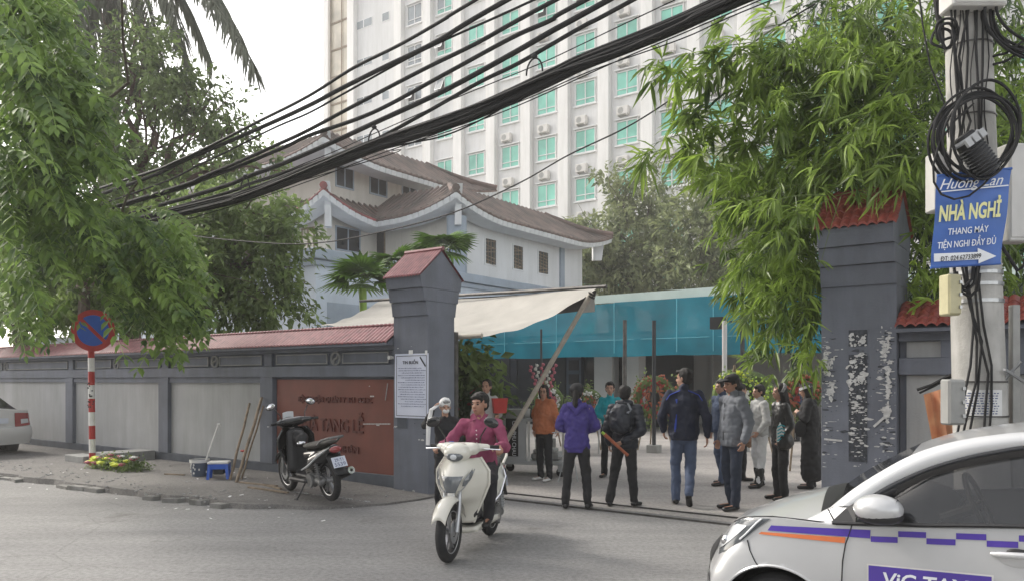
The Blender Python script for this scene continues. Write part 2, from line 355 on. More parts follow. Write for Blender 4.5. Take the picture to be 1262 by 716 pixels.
# ================================================================ ground
def ground():
    # road and yard as one sheet to the horizon
    V = [(-600, -100, 0), (600, -100, 0), (600, 900, 0), (-600, 900, 0)]
    o = MB().raw(V, [(0, 1, 2, 3)]).build('road', 'asphalt'); tag(o, kind='structure', label='worn grey asphalt street in front of the gate')
    m = MB(); m.raw([S2W(-.5, .62, .004), S2W(13, .62, .004), S2W(13, 30, .004), S2W(-30, 30, .004), S2W(-30, .5, .004), S2W(-.5, .5, .004)], [(0, 1, 2, 3, 4, 5)])
    tag(m.build('courtyard', 'court'), kind='structure', label='pale concrete yard inside the gate')
    # pavement along the wall, rounding into the gate apron
    edge = [(-60, -3.6), (-20, -3.3), (-9, -2.85), (-6, -2.62), (-3, -2.4), (-1.2, -2.15), (-.4, -1.6), (.05, -.85), (.12, -.3), (.1, .02)]
    top = []; n = len(edge)
    ee = []
    for i in range(n - 1):
        for t in range(8):
            q = t / 8; a = edge[i][0] * (1 - q) + edge[i + 1][0] * q; b = edge[i][1] * (1 - q) + edge[i + 1][1] * q
            ee.append((a, b + .035 * math.sin(a * 5.3) * (a > -12) + .02 * math.sin(a * 13)))
    ee.append(edge[-1])
    hz = lambda a: .085 if a < -2 else .085 - .06 * (a + 2) / 2.1
    m = MB(); V = []; F = []
    for a, b in ee: V += [S2W(a, b - .03, -.02), S2W(a, b, hz(a)), S2W(min(a, .0), .3, hz(a) + .015)]
    for i in range(len(ee) - 1): F += [(3 * i, 3 * i + 3, 3 * i + 4, 3 * i + 1), (3 * i + 1, 3 * i + 4, 3 * i + 5, 3 * i + 2)]
    m.raw(V, F); pv = m.build('pavement', 'walk'); tag(pv, kind='structure', label='rough broken pavement along the wall')
    kk = [(a, b) for a, b in ee if a < -1.4]
    for i in range(0, len(kk) - 1):
        (a0, b0), (a1, b1) = kk[i], kk[i + 1]
        if a0 < -24 or rnd.random() < .35: continue
        L = a1 - a0; g = .012
        kb = MB(); p = [S2W(a0 + g, b0 - .13, -.02), S2W(a1 - g, b1 - .13, -.02), S2W(a1 - g, b1 + .02, -.02), S2W(a0 + g, b0 + .02, -.02)]
        h = .086 + rnd.uniform(-.03, .012); kb.prism(p, (0, 0, h)); kb.build('kerb_stone', 'kerb', pv)
    # debris on the pavement
    m = MB()
    for i in range(420):
        a = rnd.uniform(-13, .1); b = rnd.uniform(-2.5, -.05) if rnd.random() < .5 else rnd.gauss(-2.3, .25)
        if a > -1.6: b = max(b, -1.2)
        r = rnd.uniform(.008, .035); p = S2W(a, b, .09); m.ell(p, (r, r * rnd.uniform(.5, 1), r * .4), 5, 3, Euler((0, 0, rnd.uniform(0, 3))).to_matrix())
    o = m.build('rubble', 'stone'); tag(o, kind='stuff', label='small rubble and grit along the pavement')
    m = MB()
    for i in range(90):
        a = rnd.uniform(-9, .4); b = rnd.uniform(-3.0, -.3); p = S2W(a, b, .1 if a < -.5 and b > -2.3 else .012)
        w = rnd.uniform(.008, .028); t = rnd.uniform(0, 6.3); d = Vector((math.cos(t), math.sin(t), rnd.uniform(-.1, .3))) * w; e = Vector((-math.sin(t), math.cos(t), .1)) * w * .6
        m.raw([p - d - e, p + d - e, p + d + e, p - d + e], [(0, 1, 2, 3)])
    o = m.build('litter', 'paper_white'); tag(o, kind='stuff', label='scraps of paper and dry leaves on the pavement edge')
    # gate rails
    for b, lab in ((.43, 'nearer steel rail of the sliding gate track'), (.90, 'farther steel rail of the sliding gate track')):
        r = root('gate_rail', lab, 'rail', (0, b, 0), group='rails of the sliding gate')
        m = MB(); m.box((.02, b - .012, -.01), (9.5, b + .012, .022)); m.build('rail', 'rail', r)
        m = MB(); m.box((.02, b + .014, -.01), (9.5, b + .03, .010)); m.build('edge_angle', 'concrete', r)
ground()

# ================================================================ boundary wall, left
def corr_roof(m, a0, a1, be, ze, br, zr, pitch=.085, amp=.014, thick=.02):   # ribbed tile sheet from eave (be,ze) to ridge (br,zr)
    n = max(2, int(abs(a1 - a0) / (pitch / 6))); V = []; F = []
    for i in range(n + 1):
        a = a0 + (a1 - a0) * i / n; h = amp * (abs(math.cos(math.pi * a / pitch)) ** .6 * 2 - 1)
        V += [(a, be, ze + h), (a, br, zr + h), (a, be, ze + h - thick), (a, br, zr + h - thick)]
    for i in range(n): k = 4 * i; F += [(k, k + 4, k + 5, k + 1), (k + 2, k + 3, k + 7, k + 6), (k, k + 2, k + 6, k + 4)]
    m.raw(V, F)
def yinyang(m, a, z, b, r):
    m.torus((a, b, z), r, .022, (0, 1, 0), 24, 6)
    pts = []
    for i in range(13): t = math.pi * i / 12; pts.append((a + math.sin(t) * r / 2, b - .005, z + r / 2 + math.cos(t) * r / 2))
    for i in range(1, 13): t = math.pi * i / 12; pts.append((a - math.sin(t) * r / 2, b - .005, z - r / 2 + math.cos(t) * r / 2))
    m.tube(pts, .018, 6)
def left_wall():
    w = root('boundary_wall', 'long grey boundary wall with pale panels and a plum tiled coping, left of the gate', 'wall', (-.69, .1, 0))
    A0 = -34.; A1 = -.70
    m = MB(); m.box((A0, .13, -.05), (A1, .34, 2.2)); m.build('core', 'wall_grey', w)
    m = MB(); m.box((A0, .045, -.05), (A1, .13, .24)); m.build('plinth', 'plinth_grey', w, bevel=.008)
    # bays: pilaster columns in the picture
    pils = [A(x, .05) for x in (-62, 86, 202, 329)] + [A1 + .02]
    sp = pils[1] - pils[0]
    more = [pils[0] - 2.65 * k for k in range(1, 8)][::-1]
    pils = more + pils
    for i, a in enumerate(pils[:-1]):
        m = MB(); m.box((a - .17, .03, .24), (a + .17, .13, 1.70)); m.build('pilaster', 'wall_grey', w, bevel=.006)
    m = MB(); m.box((A0, .026, 1.70), (A1, .13, 1.88)); m.build('beam', 'wall_grey', w, bevel=.008)
    m = MB(); m.box((A0, .05, 2.10), (A1, .13, 2.2)); m.build('cornice', 'wall_grey', w, bevel=.006)
    for i in range(len(pils) - 1):
        a0 = pils[i] + .17; a1 = pils[i + 1] - .17
        if i == len(pils) - 2: a0 = A(342, .1) ; a1 = A1 - .02
        last = i == len(pils) - 2
        if last:
            s_ = MB(); s_.box((a0, .085, .2), (a1, .131, 1.66)); sb = s_.build('sign_panel', 'sign_red', w, bevel=.004); sb['label'] = 'brick red painted sign panel with raised letters'
            def ctr(px): return A(px, .08)
            def let(t, px0, px1, pyc, hh):
                c0, c1 = ctr(px0), ctr(px1); ac = (c0 + c1) / 2; z = Zs(ac, .08, pyc) - hh / 2
                t_ = MB(); t_.text(t, (ac, .083, z), (1, 0, 0), (0, 0, 1), hh, c1 - c0, ext=.018, bold=.012); t_.build('lettering', 'letter_red', sb)
            let('BỆNH VIỆN QUÂN Y 354 TCHC', 368, 459, 492, .085)
            let('NHÀ TANG LỄ', 366, 448, 523, .20)
            let('PHỐ ĐỘI NHÂN', 384, 442, 552, .10)
            d = MB(); ra = random.Random(5)
            for q in range(5):
                x = a1 - ra.uniform(.0, .75); z = ra.uniform(.75, 1.62); l = ra.uniform(.02, .10)
                d.box((x - l, .081, z), (x, .0845, z + ra.uniform(.006, .02)))
            d.bar((a1 - .22, .081, 1.35), (a1 - .17, .081, 1.60), .004, .02); d.bar((a1 - .7, .081, .98), (a1 - .12, .081, 1.0), .004, .014); d.build('torn_paper', 'bill_white', sb)
        else:
            m = MB(); m.box((a0, .105, .235), (a1, .131, 1.60)); m.build('panel', 'wall_panel', w)
            m = MB(); m.box((a0, .06, 1.60), (a1, .131, 1.70)); m.build('soffit', 'wall_grey', w)
        mid = (pils[i] + pils[i + 1]) / 2 if not last else A(412, .08)
        # frieze: two plaques and a roundel
        m = MB(); yinyang(m, mid, 1.99, .11, .10); m.build('roundel', 'stone', w, smooth=True)
        for x0, x1 in ((pils[i] + .2, mid - .18), (mid + .18, pils[i + 1] - .2)):
            if x1 - x0 < .3: continue
            m = MB(); m.box((x0, .095, 1.905), (x1, .131, 2.075)); pq = m.build('plaque', 'wall_grey', w)
            f = MB(); t = .018
            f.box((x0, .08, 1.905), (x1, .097, 1.905 + t)); f.box((x0, .08, 2.075 - t), (x1, .097, 2.075)); f.box((x0, .08, 1.905 + t), (x0 + t, .097, 2.075 - t)); f.box((x1 - t, .08, 1.905 + t), (x1, .097, 2.075 - t))
            f.build('moulding', 'stone', pq)
    for i in range(len(pils) - 1):
        m = MB(); m.box((pils[i] - .1, .07, 1.88), (pils[i] + .1, .131, 2.10)); m.build('frieze_block', 'wall_grey', w)
    m = MB(); corr_roof(m, A0, A1, -.13, 2.215, .24, 2.475); corr_roof(m, A0, A1, .61, 2.215, .24, 2.475)
    o = m.build('tiled_coping', 'tile_plum', w, smooth=True)
    m = MB(); m.prism([(A0, -.12, 2.16), (A0, .6, 2.16), (A0, .6, 2.19), (A0, .24, 2.44), (A0, -.12, 2.19)], (A1 - A0, 0, 0)); m.build('eaves_board', 'wall_grey', w)
    m = MB()
    a = A0
    while a < A1 - .05: m.ell((a + .05, .24, 2.485), (.052, .035, .028), 8, 5); a += .09
    m.build('ridge_caps', 'tile_plum', w, smooth=True)
    # little step against the wall
    p = G(100, 571, .08); a, b = W2S(p.x, p.y)
    st = root('concrete_step', 'grey concrete step block against the foot of the wall behind the no parking sign', 'step', (a, b, .08))
    m = MB(); m.box((a - .62, b - .02, .08), (a + .12, b + .32, .22)); m.build('lower_tread', 'stone', st, bevel=.015)
    m = MB(); m.box((a - .15, b + .325, .08), (a + .42, .03, .27)); m.build('upper_tread', 'stone', st, bevel=.015)
left_wall()

# ================================================================ gate pillars
def gate_pillar(a0, label, single_tiles, mark):
    w, d = .69, .56
    r = root('gate_pillar', label, 'pillar', (a0, 0, 0), group='pillars of the gate')
    m = MB(); m.box((a0, 0, -.05), (a0 + w, d, 2.57)); m.build('shaft', 'wall_grey', r, bevel=.006)
    for z0, z1, e in ((2.57, 2.765, .05), (2.77, 2.945, .11), (2.95, 3.12, .168)):
        m = MB(); m.prism([(a0 - .001 * e, -e + .03, z0), (a0, d + e - .03, z0), (a0, d + e, z1), (a0, -e, z1)], (w, 0, 0)); m.build('corbel', 'wall_grey', r)
    e = .168; c = d / 2
    m = MB(); m.prism([(a0 + .002, -e, 3.12), (a0 + .002, d + e, 3.12), (a0 + .002, c, 3.50)], (w - .004, 0, 0)); m.build('gable', 'wall_grey', r)
    for side in (-1, 1):
        be = -e - .03 if side < 0 else d + e + .03
        ze = 3.12 - .02; zr = 3.53
        if single_tiles and side < 0:
            nx, ny = 9, 5; L = (w + .06) / nx; base = None
            dy = (c - be) / ny; dz = (zr - ze) / ny
            for j in range(ny):
                for i in range(nx):
                    if base is None:
                        t = MB(); V = []; F = []
                        for k in range(7):
                            q = k / 6; x = (q - .5) * L * 1.06; h = math.sin(math.pi * q) * .028
                            V += [(x, 0, h + .012), (x, dy * 1.15, dz * 1.15 + h), (x, 0, h - .01), (x, dy * 1.15, dz * 1.15 + h - .02)]
                        for k in range(6): u = 4 * k; F += [(u, u + 4, u + 5, u + 1), (u, u + 2, u + 6, u + 4), (u + 2, u + 3, u + 7, u + 6)]
                        t.raw(V, F); o = t.build('tile', 'tile_red', r, smooth=True, org=(0, 0, 0)); base = o
                    else:
                        o = base.copy(); COL.objects.link(o); o.parent = r
                    o.location = Vector((a0 - .03 + (i + .5) * L, be + dy * j, ze + dz * j + .015)) - ORG[r.name]
                    o.rotation_euler = (rnd.uniform(-.03, .03), rnd.uniform(-.04, .04), rnd.uniform(-.03, .03))
        else:
            m = MB(); corr_roof(m, a0 - .02, a0 + w + .02, be, ze + .02, c, zr, pitch=.055, amp=.011)
            m.build('tile_slope', 'tile_red' if single_tiles else 'tile_plum', r, smooth=True)
    m = MB(); m.tube([(a0 - .03, c, zr + .005), (a0 + w + .03, c, zr + .005)], .032, 8); m.build('ridge', 'tile_red' if single_tiles else 'tile_plum', r, smooth=True)
    ra = random.Random(mark)
    m = MB(); k = MB()
    n = 330 if single_tiles else 26; lay = [0]
    def scrap(mb, x, z, ww, hh):
        lay[0] += 1; y = -.0045 - lay[0] * .00001; k_ = ra.randint(5, 7); a_ = ra.uniform(0, 6.28); mb.raw([(min(max(x + math.cos(a_ + 6.283 * i / k_) * ww * ra.uniform(.35, 1), a0 + .01), a0 + w - .01), y, z + math.sin(a_ + 6.283 * i / k_) * hh * ra.uniform(.35, 1)) for i in range(k_)][::-1], [tuple(range(k_))])
    for i in range(n):             # torn remains of pasted bills
        c_ = ra.choice([0, 1, 2, 2]); x = a0 + (.07, w * .5, w - .10)[c_] + ra.gauss(0, .05); z = ra.uniform(.75, 2.15)
        s_ = ra.random() ** 2; scrap(m if ra.random() < .55 else k, x, z, .008 + .055 * s_, .004 + .020 * s_ * ra.random())
    if single_tiles:
        for z0, z1 in ((1.98, 2.14), (.85, 1.9)): k.box((a0 + w * .5 - .085, -.0035, z0), (a0 + w * .5 + .085, .001, z1))
        for q in range(300):
            z = ra.uniform(.9, 2.12)
            if 1.9 < z < 1.98: continue
            s_ = ra.random() ** 1.6; scrap(m if ra.random() < .62 else k, a0 + w * .5 + ra.uniform(-.08, .08), z, .006 + .040 * s_, .004 + .024 * s_ * (1.6 if z > 1.5 else .6))
        for x, z, ww, hh in ((.06, 1.78, .05, .22), (.10, 1.55, .04, .1), (.60, 1.95, .04, .16), (.62, 1.62, .018, .2), (.61, 1.35, .03, .1)):
            for q in range(34): scrap(m, a0 + x + ra.gauss(0, ww * .5), z + ra.gauss(0, hh * .4), ra.uniform(.008, .034), ra.uniform(.008, .040))
        m.bar((a0 + .49, -.012, 1.20), (a0 + .60, -.012, 1.31), .004, .022); m.bar((a0 + .03, -.012, 1.06), (a0 + .2, -.012, 1.05), .003, .018)
    m.build('torn_bills', 'bill_white', r)['kind'] = 'stuff'; k.build('paste_marks', 'bill_dark', r)['kind'] = 'stuff'
    return r
PL = gate_pillar(-.69, 'slate grey gate pillar carrying the mourning notice, with plum tiled cap', False, 3)
PR = gate_pillar(5.333, 'slate grey gate pillar scarred with torn bills under a red tiled cap', True, 4)
m = MB(); m.box((-.61, -.006, .95), (-.41, -.0005, 1.35)); m.build('dark_patch', 'plinth_grey', PL)
m = MB(); m.cyl((-.69 - .06, .02, 1.98), (-.69 - .06, -.04, 1.98), .03, seg=10); m.box((-.76, .02, 1.96), (-.70, .06, 2.0)); m.build('camera_eye', 'box_white', PL)
def notice():
    a0, a1 = A(487, -.01), A(528.5, -.01); z1, z0 = Zs(a0, -.01, 436), Zs(a0, -.01, 514)
    a0 += .0
    r = root('mourning_notice', 'bordered mourning notice headed TIN BUỒN taped on the left gate pillar', 'notice', ((a0 + a1) / 2, -.012, z0))
    m = MB(); m.surf(lambda u, v: (a0 + (a1 - a0) * u, -.012 - .006 * math.sin(u * 7 + v * 3) ** 2, z0 + (z1 - z0) * v), 8, 12); m.build('sheet', 'paper', r, smooth=True)
    m = MB(); w = a1 - a0; h = z1 - z0; y = -.0205
    for (x0, q0, x1, q1) in ((.05, .03, .95, .038), (.05, .962, .95, .97), (.05, .03, .06, .97), (.94, .03, .95, .97)): m.box((a0 + w * x0, y, z0 + h * q0), (a0 + w * x1, y + .001, z0 + h * q1))
    m.build('border', 'ink', r)
    m = MB(); m.text('TIN BUỒN', (a0 + w * .47, y, z0 + h * .84), (1, 0, 0), (0, 0, 1), .045, w * .46, ext=.001, bold=.01)
    m.build('lettering', 'ink', r)
    m = MB(); ra = random.Random(2)
    for i in range(17):             # handwritten lines, not legible in the photograph
        z = z0 + h * (.77 - i * .037); x = a0 + w * (.10 + ra.random() * .12 * (i % 3)); e = a0 + w * (.9 - ra.random() * .12 * ((i + 1) % 2))
        while x < e:
            l = ra.uniform(.008, .022); m.raw([(x, y, z), (x + l, y, z + ra.uniform(-.002, .002)), (x + l, y, z + ra.uniform(.006, .013)), (x, y, z + ra.uniform(.004, .012))], [(0, 1, 2, 3)]); x += l + ra.uniform(.004, .010)
    m.build('written_lines', 'ink_blue', r)['kind'] = 'stuff'
    m = MB(); m.bar((a0 + w * .76, y - .001, z0 + h * .945), (a0 + w * .92, y - .001, z0 + h * .80), .002, .022); m.build('black_band', 'ink', r)
    m = MB(); m.box((a0 + w * .42, -.016, z1 - .01), (a0 + w * .54, -.012, z1 + .05)); m.build('tape', 'paper_white', r); m = MB(); m.box((a0 + w * .9, -.018, z1 - .02), (a0 + w * .96, -.012, z1 + .04)); m.build('tape', 'paper_white', r)
notice()

# ================================================================ boundary wall, right of the gate
def right_wall():
    A0, A1 = 6.03, 7.35
    w = root('low_wall', 'short stretch of grey wall under red tiles behind the electricity pole', 'wall', (A0, .1, 0))
    m = MB(); m.box((A0, .13, -.05), (A1, .34, 2.05)); m.build('core', 'wall_grey', w)
    m = MB(); m.box((A0, .05, 1.70), (A1, .131, 1.86)); m.build('beam', 'wall_grey', w, bevel=.005)
    m = MB(); m.box((A0, .05, 2.02), (A1, .131, 2.12)); m.build('cornice', 'wall_grey', w, bevel=.005)
    a = A(1160, .08); m = MB(); m.box((a, .05, 1.86), (A1, .131, 2.02)); m.build('frieze_block', 'wall_grey', w)
    m = MB(); m.box((A0 + .06, .112, 1.865), (a, .13, 2.015)); m.build('plaque', 'wall_panel', w)
    m = MB(); m.box((A0 + .06, .108, .3), (A1, .1305, 1.695)); m.build('panel', 'wall_panel', w)
    m = MB(); m.box((A0 + .002, .045, .0), (A1, .1301, .3)); m.build('plinth', 'plinth_grey', w)
    m = MB(); m.prism([(A0, -.10, 2.10), (A0, .6, 2.10), (A0, .6, 2.13), (A0, .24, 2.33), (A0, -.10, 2.13)], (A1 - A0, 0, 0)); m.build('eaves_board', 'wall_grey', w)
    nx, ny = 15, 4; L = (A1 - A0) / nx; dy = .37 / ny; dz = .235 / ny; base = None
    for j in range(ny):
        for i in range(nx):
            if base is None:
                t = MB(); V = []; F = []
                for k in range(7):
                    q = k / 6; x = (q - .5) * L * 1.05; h = math.sin(math.pi * q) * .03
                    V += [(x, 0, h + .014), (x, dy * 1.2, dz * 1.2 + h), (x, 0, h - .008), (x, dy * 1.2, dz * 1.2 + h - .02)]
                for k in range(6): u = 4 * k; F += [(u, u + 4, u + 5, u + 1), (u, u + 2, u + 6, u + 4), (u + 2, u + 3, u + 7, u + 6)]
                t.raw(V, F); o = t.build('tile', 'tile_red', w, smooth=True, org=(0, 0, 0)); base = o
            else: o = base.copy(); COL.objects.link(o); o.parent = w
            o.location = Vector((A0 + (i + .5) * L, -.13 + dy * j, 2.15 + dz * j)) - ORG[w.name]; o.rotation_euler = (rnd.uniform(-.04, .04), rnd.uniform(-.05, .05), rnd.uniform(-.03, .03))
    m = MB(); corr_roof(m, A0, A1, .61, 2.15, .24, 2.385); m.build('rear_slope', 'tile_red', w, smooth=True)
    # dark metal shutter at the right picture edge
    r = root('metal_shutter', 'dark steel shutter right of the electricity pole', 'shutter', (7.4, .0, 0))
    m = MB(); m.box((7.36, .0, 0), (7.47, .2, 3.0)); m.box((10.6, .0, 0), (10.72, .2, 3.0)); m.build('frame', 'plinth_grey', r)
    for i in range(22): m = MB(); m.box((7.48, .05, .02 + i * .13), (10.59, .09, .14 + i * .13), bev=.01); m.build('slat', 'dark', r)
right_wall()
# ================================================================ white high-rise behind
def tower():
    a722 = -20.5; b0 = W2S(5.1, 54)[1]; a722 = A(722, b0); bay = 3.235; fl = 3.32
    aL = A(433, b0); aR = a722 + bay * 11.5; H = 49.
    r = root('hospital_tower', 'tall white high-rise with rows of teal windows and air conditioners', 'building', (aL, b0, 0))
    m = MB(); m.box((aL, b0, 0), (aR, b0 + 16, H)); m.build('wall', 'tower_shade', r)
    z722 = lambda py: EYE + (468 - py) * 54 / 960
    zr = [z722(233.5) + fl * k for k in range(-4, 9)]
    cols = [a722 + bay * k for k in range(-5, 11)]
    fins = [aL + .35] + [c + bay / 2 for c in cols[0:]] + [cols[0] - bay / 2]
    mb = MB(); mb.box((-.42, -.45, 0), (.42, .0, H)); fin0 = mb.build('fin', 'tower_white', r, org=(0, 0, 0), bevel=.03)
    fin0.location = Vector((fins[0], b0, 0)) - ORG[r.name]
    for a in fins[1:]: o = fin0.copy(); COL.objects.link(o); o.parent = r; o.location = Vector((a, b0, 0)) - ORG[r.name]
    # window prototypes (origin at window centre)
    w, h = .80, .80
    def mk_frame(nm='window'):
        m = MB(); t = .055
        m.box((-w, -.10, h - t), (w, .0, h)); m.box((-w, -.10, -h), (w, .0, -h + t)); m.box((-w, -.10, -h + t), (-w + t, .0, h - t)); m.box((w - t, -.10, -h + t), (w, .0, h - t))
        m.box((-t / 2, -.09, -h + t), (t / 2, .0, h - t)); m.box((-w + t, -.085, -.42), (-t / 2, .0, -.36)); m.box((t / 2, -.085, -.42), (w - t, .0, -.36))
        m.box((-w - .12, -.18, -h - .10), (w + .12, .0, -h)); m.box((-w - .12, -.22, h + .08), (w + .12, .0, h + .15)); m.box((-w - .02, -.14, -h), (-w, .0, h + .08)); m.box((w, -.14, -h), (w + .02, .0, h + .08))
        return m
    def mk_sash(open_=0):
        m = MB(); t = .05; x0, x1 = -w + t, -t / 2
        top = Vector((0, -.06, h - t)); L = h - t + .36
        def q(x, d, yy=0): c, s_ = math.cos(open_), math.sin(open_); return (x, -.06 - d * s_ + yy, h - t - d * c)
        for (xa, xb, d0, d1) in ((x0, x1, 0, t), (x0, x1, L - t, L), (x0, x0 + t, t, L - t), (x1 - t, x1, t, L - t)):
            m.raw([q(xa, d0), q(xb, d0), q(xb, d1), q(xa, d1), q(xa, d0, .03), q(xb, d0, .03), q(xb, d1, .03), q(xa, d1, .03)], [(0, 1, 2, 3), (7, 6, 5, 4), (0, 4, 5, 1), (1, 5, 6, 2), (2, 6, 7, 3), (3, 7, 4, 0)])
        g = MB(); g.raw([q(x0 + t, t, .012), q(x1 - t, t, .012), q(x1 - t, L - t, .012), q(x0 + t, L - t, .012)], [(0, 1, 2, 3)])
        return m, g
    fr0 = None; meshes = {}
    def pane(x0, x1, z0, z1): m = MB(); m.raw([(x0, -.03, z0), (x1, -.03, z0), (x1, -.03, z1), (x0, -.03, z1)], [(0, 1, 2, 3)]); return m
    def sub(nm, key, mk, material, par, loc=(0, 0, 0)):
        if key not in meshes:
            o = mk().build(nm, material, par, org=(0, 0, 0)); meshes[key] = o.data
        else: o = bpy.data.objects.new(nm, meshes[key]); COL.objects.link(o); o.parent = par
        o.location = loc; return o
    ra = random.Random(11)
    for ci, a in enumerate(cols):
        for zi, z in enumerate(zr):
            if z + 1 > H: continue
            f = sub('window', 'frame', mk_frame, 'frame_white', r, Vector((a, b0, z)) - ORG[r.name])
            k = ra.random(); left = ci <= 1
            opened = (left and k < .45) or ((ci, zi) in ((4, 8), (3, 9), (5, 8), (1, 7), (0, 7)))
            gl = 'grey_glass' if (left and ci == 0) or (left and k < .6) else 'teal_glass'
            if opened:
                sub('sash', 'sash', lambda: mk_sash(.42)[0], 'frame_white', f); sub('pane', 'sashp' + gl, lambda: mk_sash(.42)[1], gl, f); sub('opening_shade', 'op', lambda: pane(-w + .05, -.03, -.36, h - .05), 'dark', f)  # dark pane paints the unlit room behind the open sash
            else: sub('pane', 'pL' + gl, lambda: pane(-w + .05, -.03, -.36, h - .05), gl, f)
            g2 = 'teal_glass' if ci else 'grey_glass'
            sub('pane', 'pR' + g2, lambda: pane(.03, w - .05, -.36, h - .05), g2, f)
            sub('pane', 'pB' + g2, lambda: pane(-w + .05, -.03, -h + .05, -.42), g2, f); sub('pane', 'pC' + g2, lambda: pane(.03, w - .05, -h + .05, -.42), g2, f)
            if ci >= 3 and not (ci == 3 and zi > 6):
                def acb():
                    m = MB(); m.box((-.43, -.42, -.28), (.43, -.08, .28), bev=.03); m.box((-.35, -.4, -.36), (-.3, .0, -.281)); m.box((.3, -.4, -.36), (.35, .0, -.281)); return m
                def fan():
                    m = MB(); m.lathe([(.20, -.015), (.22, 0), (.20, .01)], (-.12, -.42, 0), (0, -1, 0), 18); m.lathe([(0, 0.002), (.19, .002)], (-.12, -.42, 0), (0, -1, 0), 18); return m
                ac = sub('air_conditioner', 'ac', acb, 'ac_white', r, Vector((a - .15 + ra.uniform(-.08, .08), b0, z + 1.42)) - ORG[r.name])
                sub('fan', 'fan', fan, 'box_grey', ac)
    # plain strip with small windows, brown glazed stair at the left corner
    def sw(px0, px1, py, hh=.38):
        a0, a1 = A(px0, b0), A(px1, b0); am = (a0 + a1) / 2; Y = OY + am * sn + b0 * cs
        for k in range(13):
            z = EYE + (468 - py) * Y / 960 - fl * k
            if z < 3: break
            m = MB(); m.box((a0, b0 - .03, z - hh), (a1, b0 - .001, z + hh)); f = m.build('window', 'frame_white', r)
            n = 2 if a1 - a0 > 1 else 1
            for q in range(n):
                x0 = a0 + (a1 - a0) * q / n; x1 = a0 + (a1 - a0) * (q + 1) / n
                m = MB(); m.raw([(x0 + .05, b0 - .034, z - hh + .05), (x1 - .05, b0 - .034, z - hh + .05), (x1 - .05, b0 - .034, z + hh - .05), (x0 + .05, b0 - .034, z + hh - .05)], [(0, 1, 2, 3)]); m.build('pane', 'grey_glass', f)
    sw(438, 459, 30); sw(471, 480, 21)
    a0 = A(404, b0 + 1.2); a1 = aL
    m = MB(); m.box((a0 - .6, b0 + 1.2, 0), (a0, b0 + 15, H)); m.box((a0, b0 + 1.7, 0), (a1, b0 + 15, H)); m.build('stair_tower', 'tower_white', r)
    t = MB(); t.box((a0, b0 + 1.58, 2), (a1 - .02, b0 + 1.69, H - 1)); g = t.build('stair_glazing', 'brown_glass', r)
    m = MB()
    for k in range(20):
        z = 2 + k * fl * .75; m.box((a0 + .02, b0 + 1.5, z), (a1 - .05, b0 + 1.579, z + .16))
    for q in (.0, .33, .66, .93): x = a0 + (a1 - a0) * q; m.box((x + .03, b0 + 1.45, 2), (x + .12, b0 + 1.499, H - 1))
    m.build('stair_grid', 'wood', r)['kind'] = 'stuff'
tower()

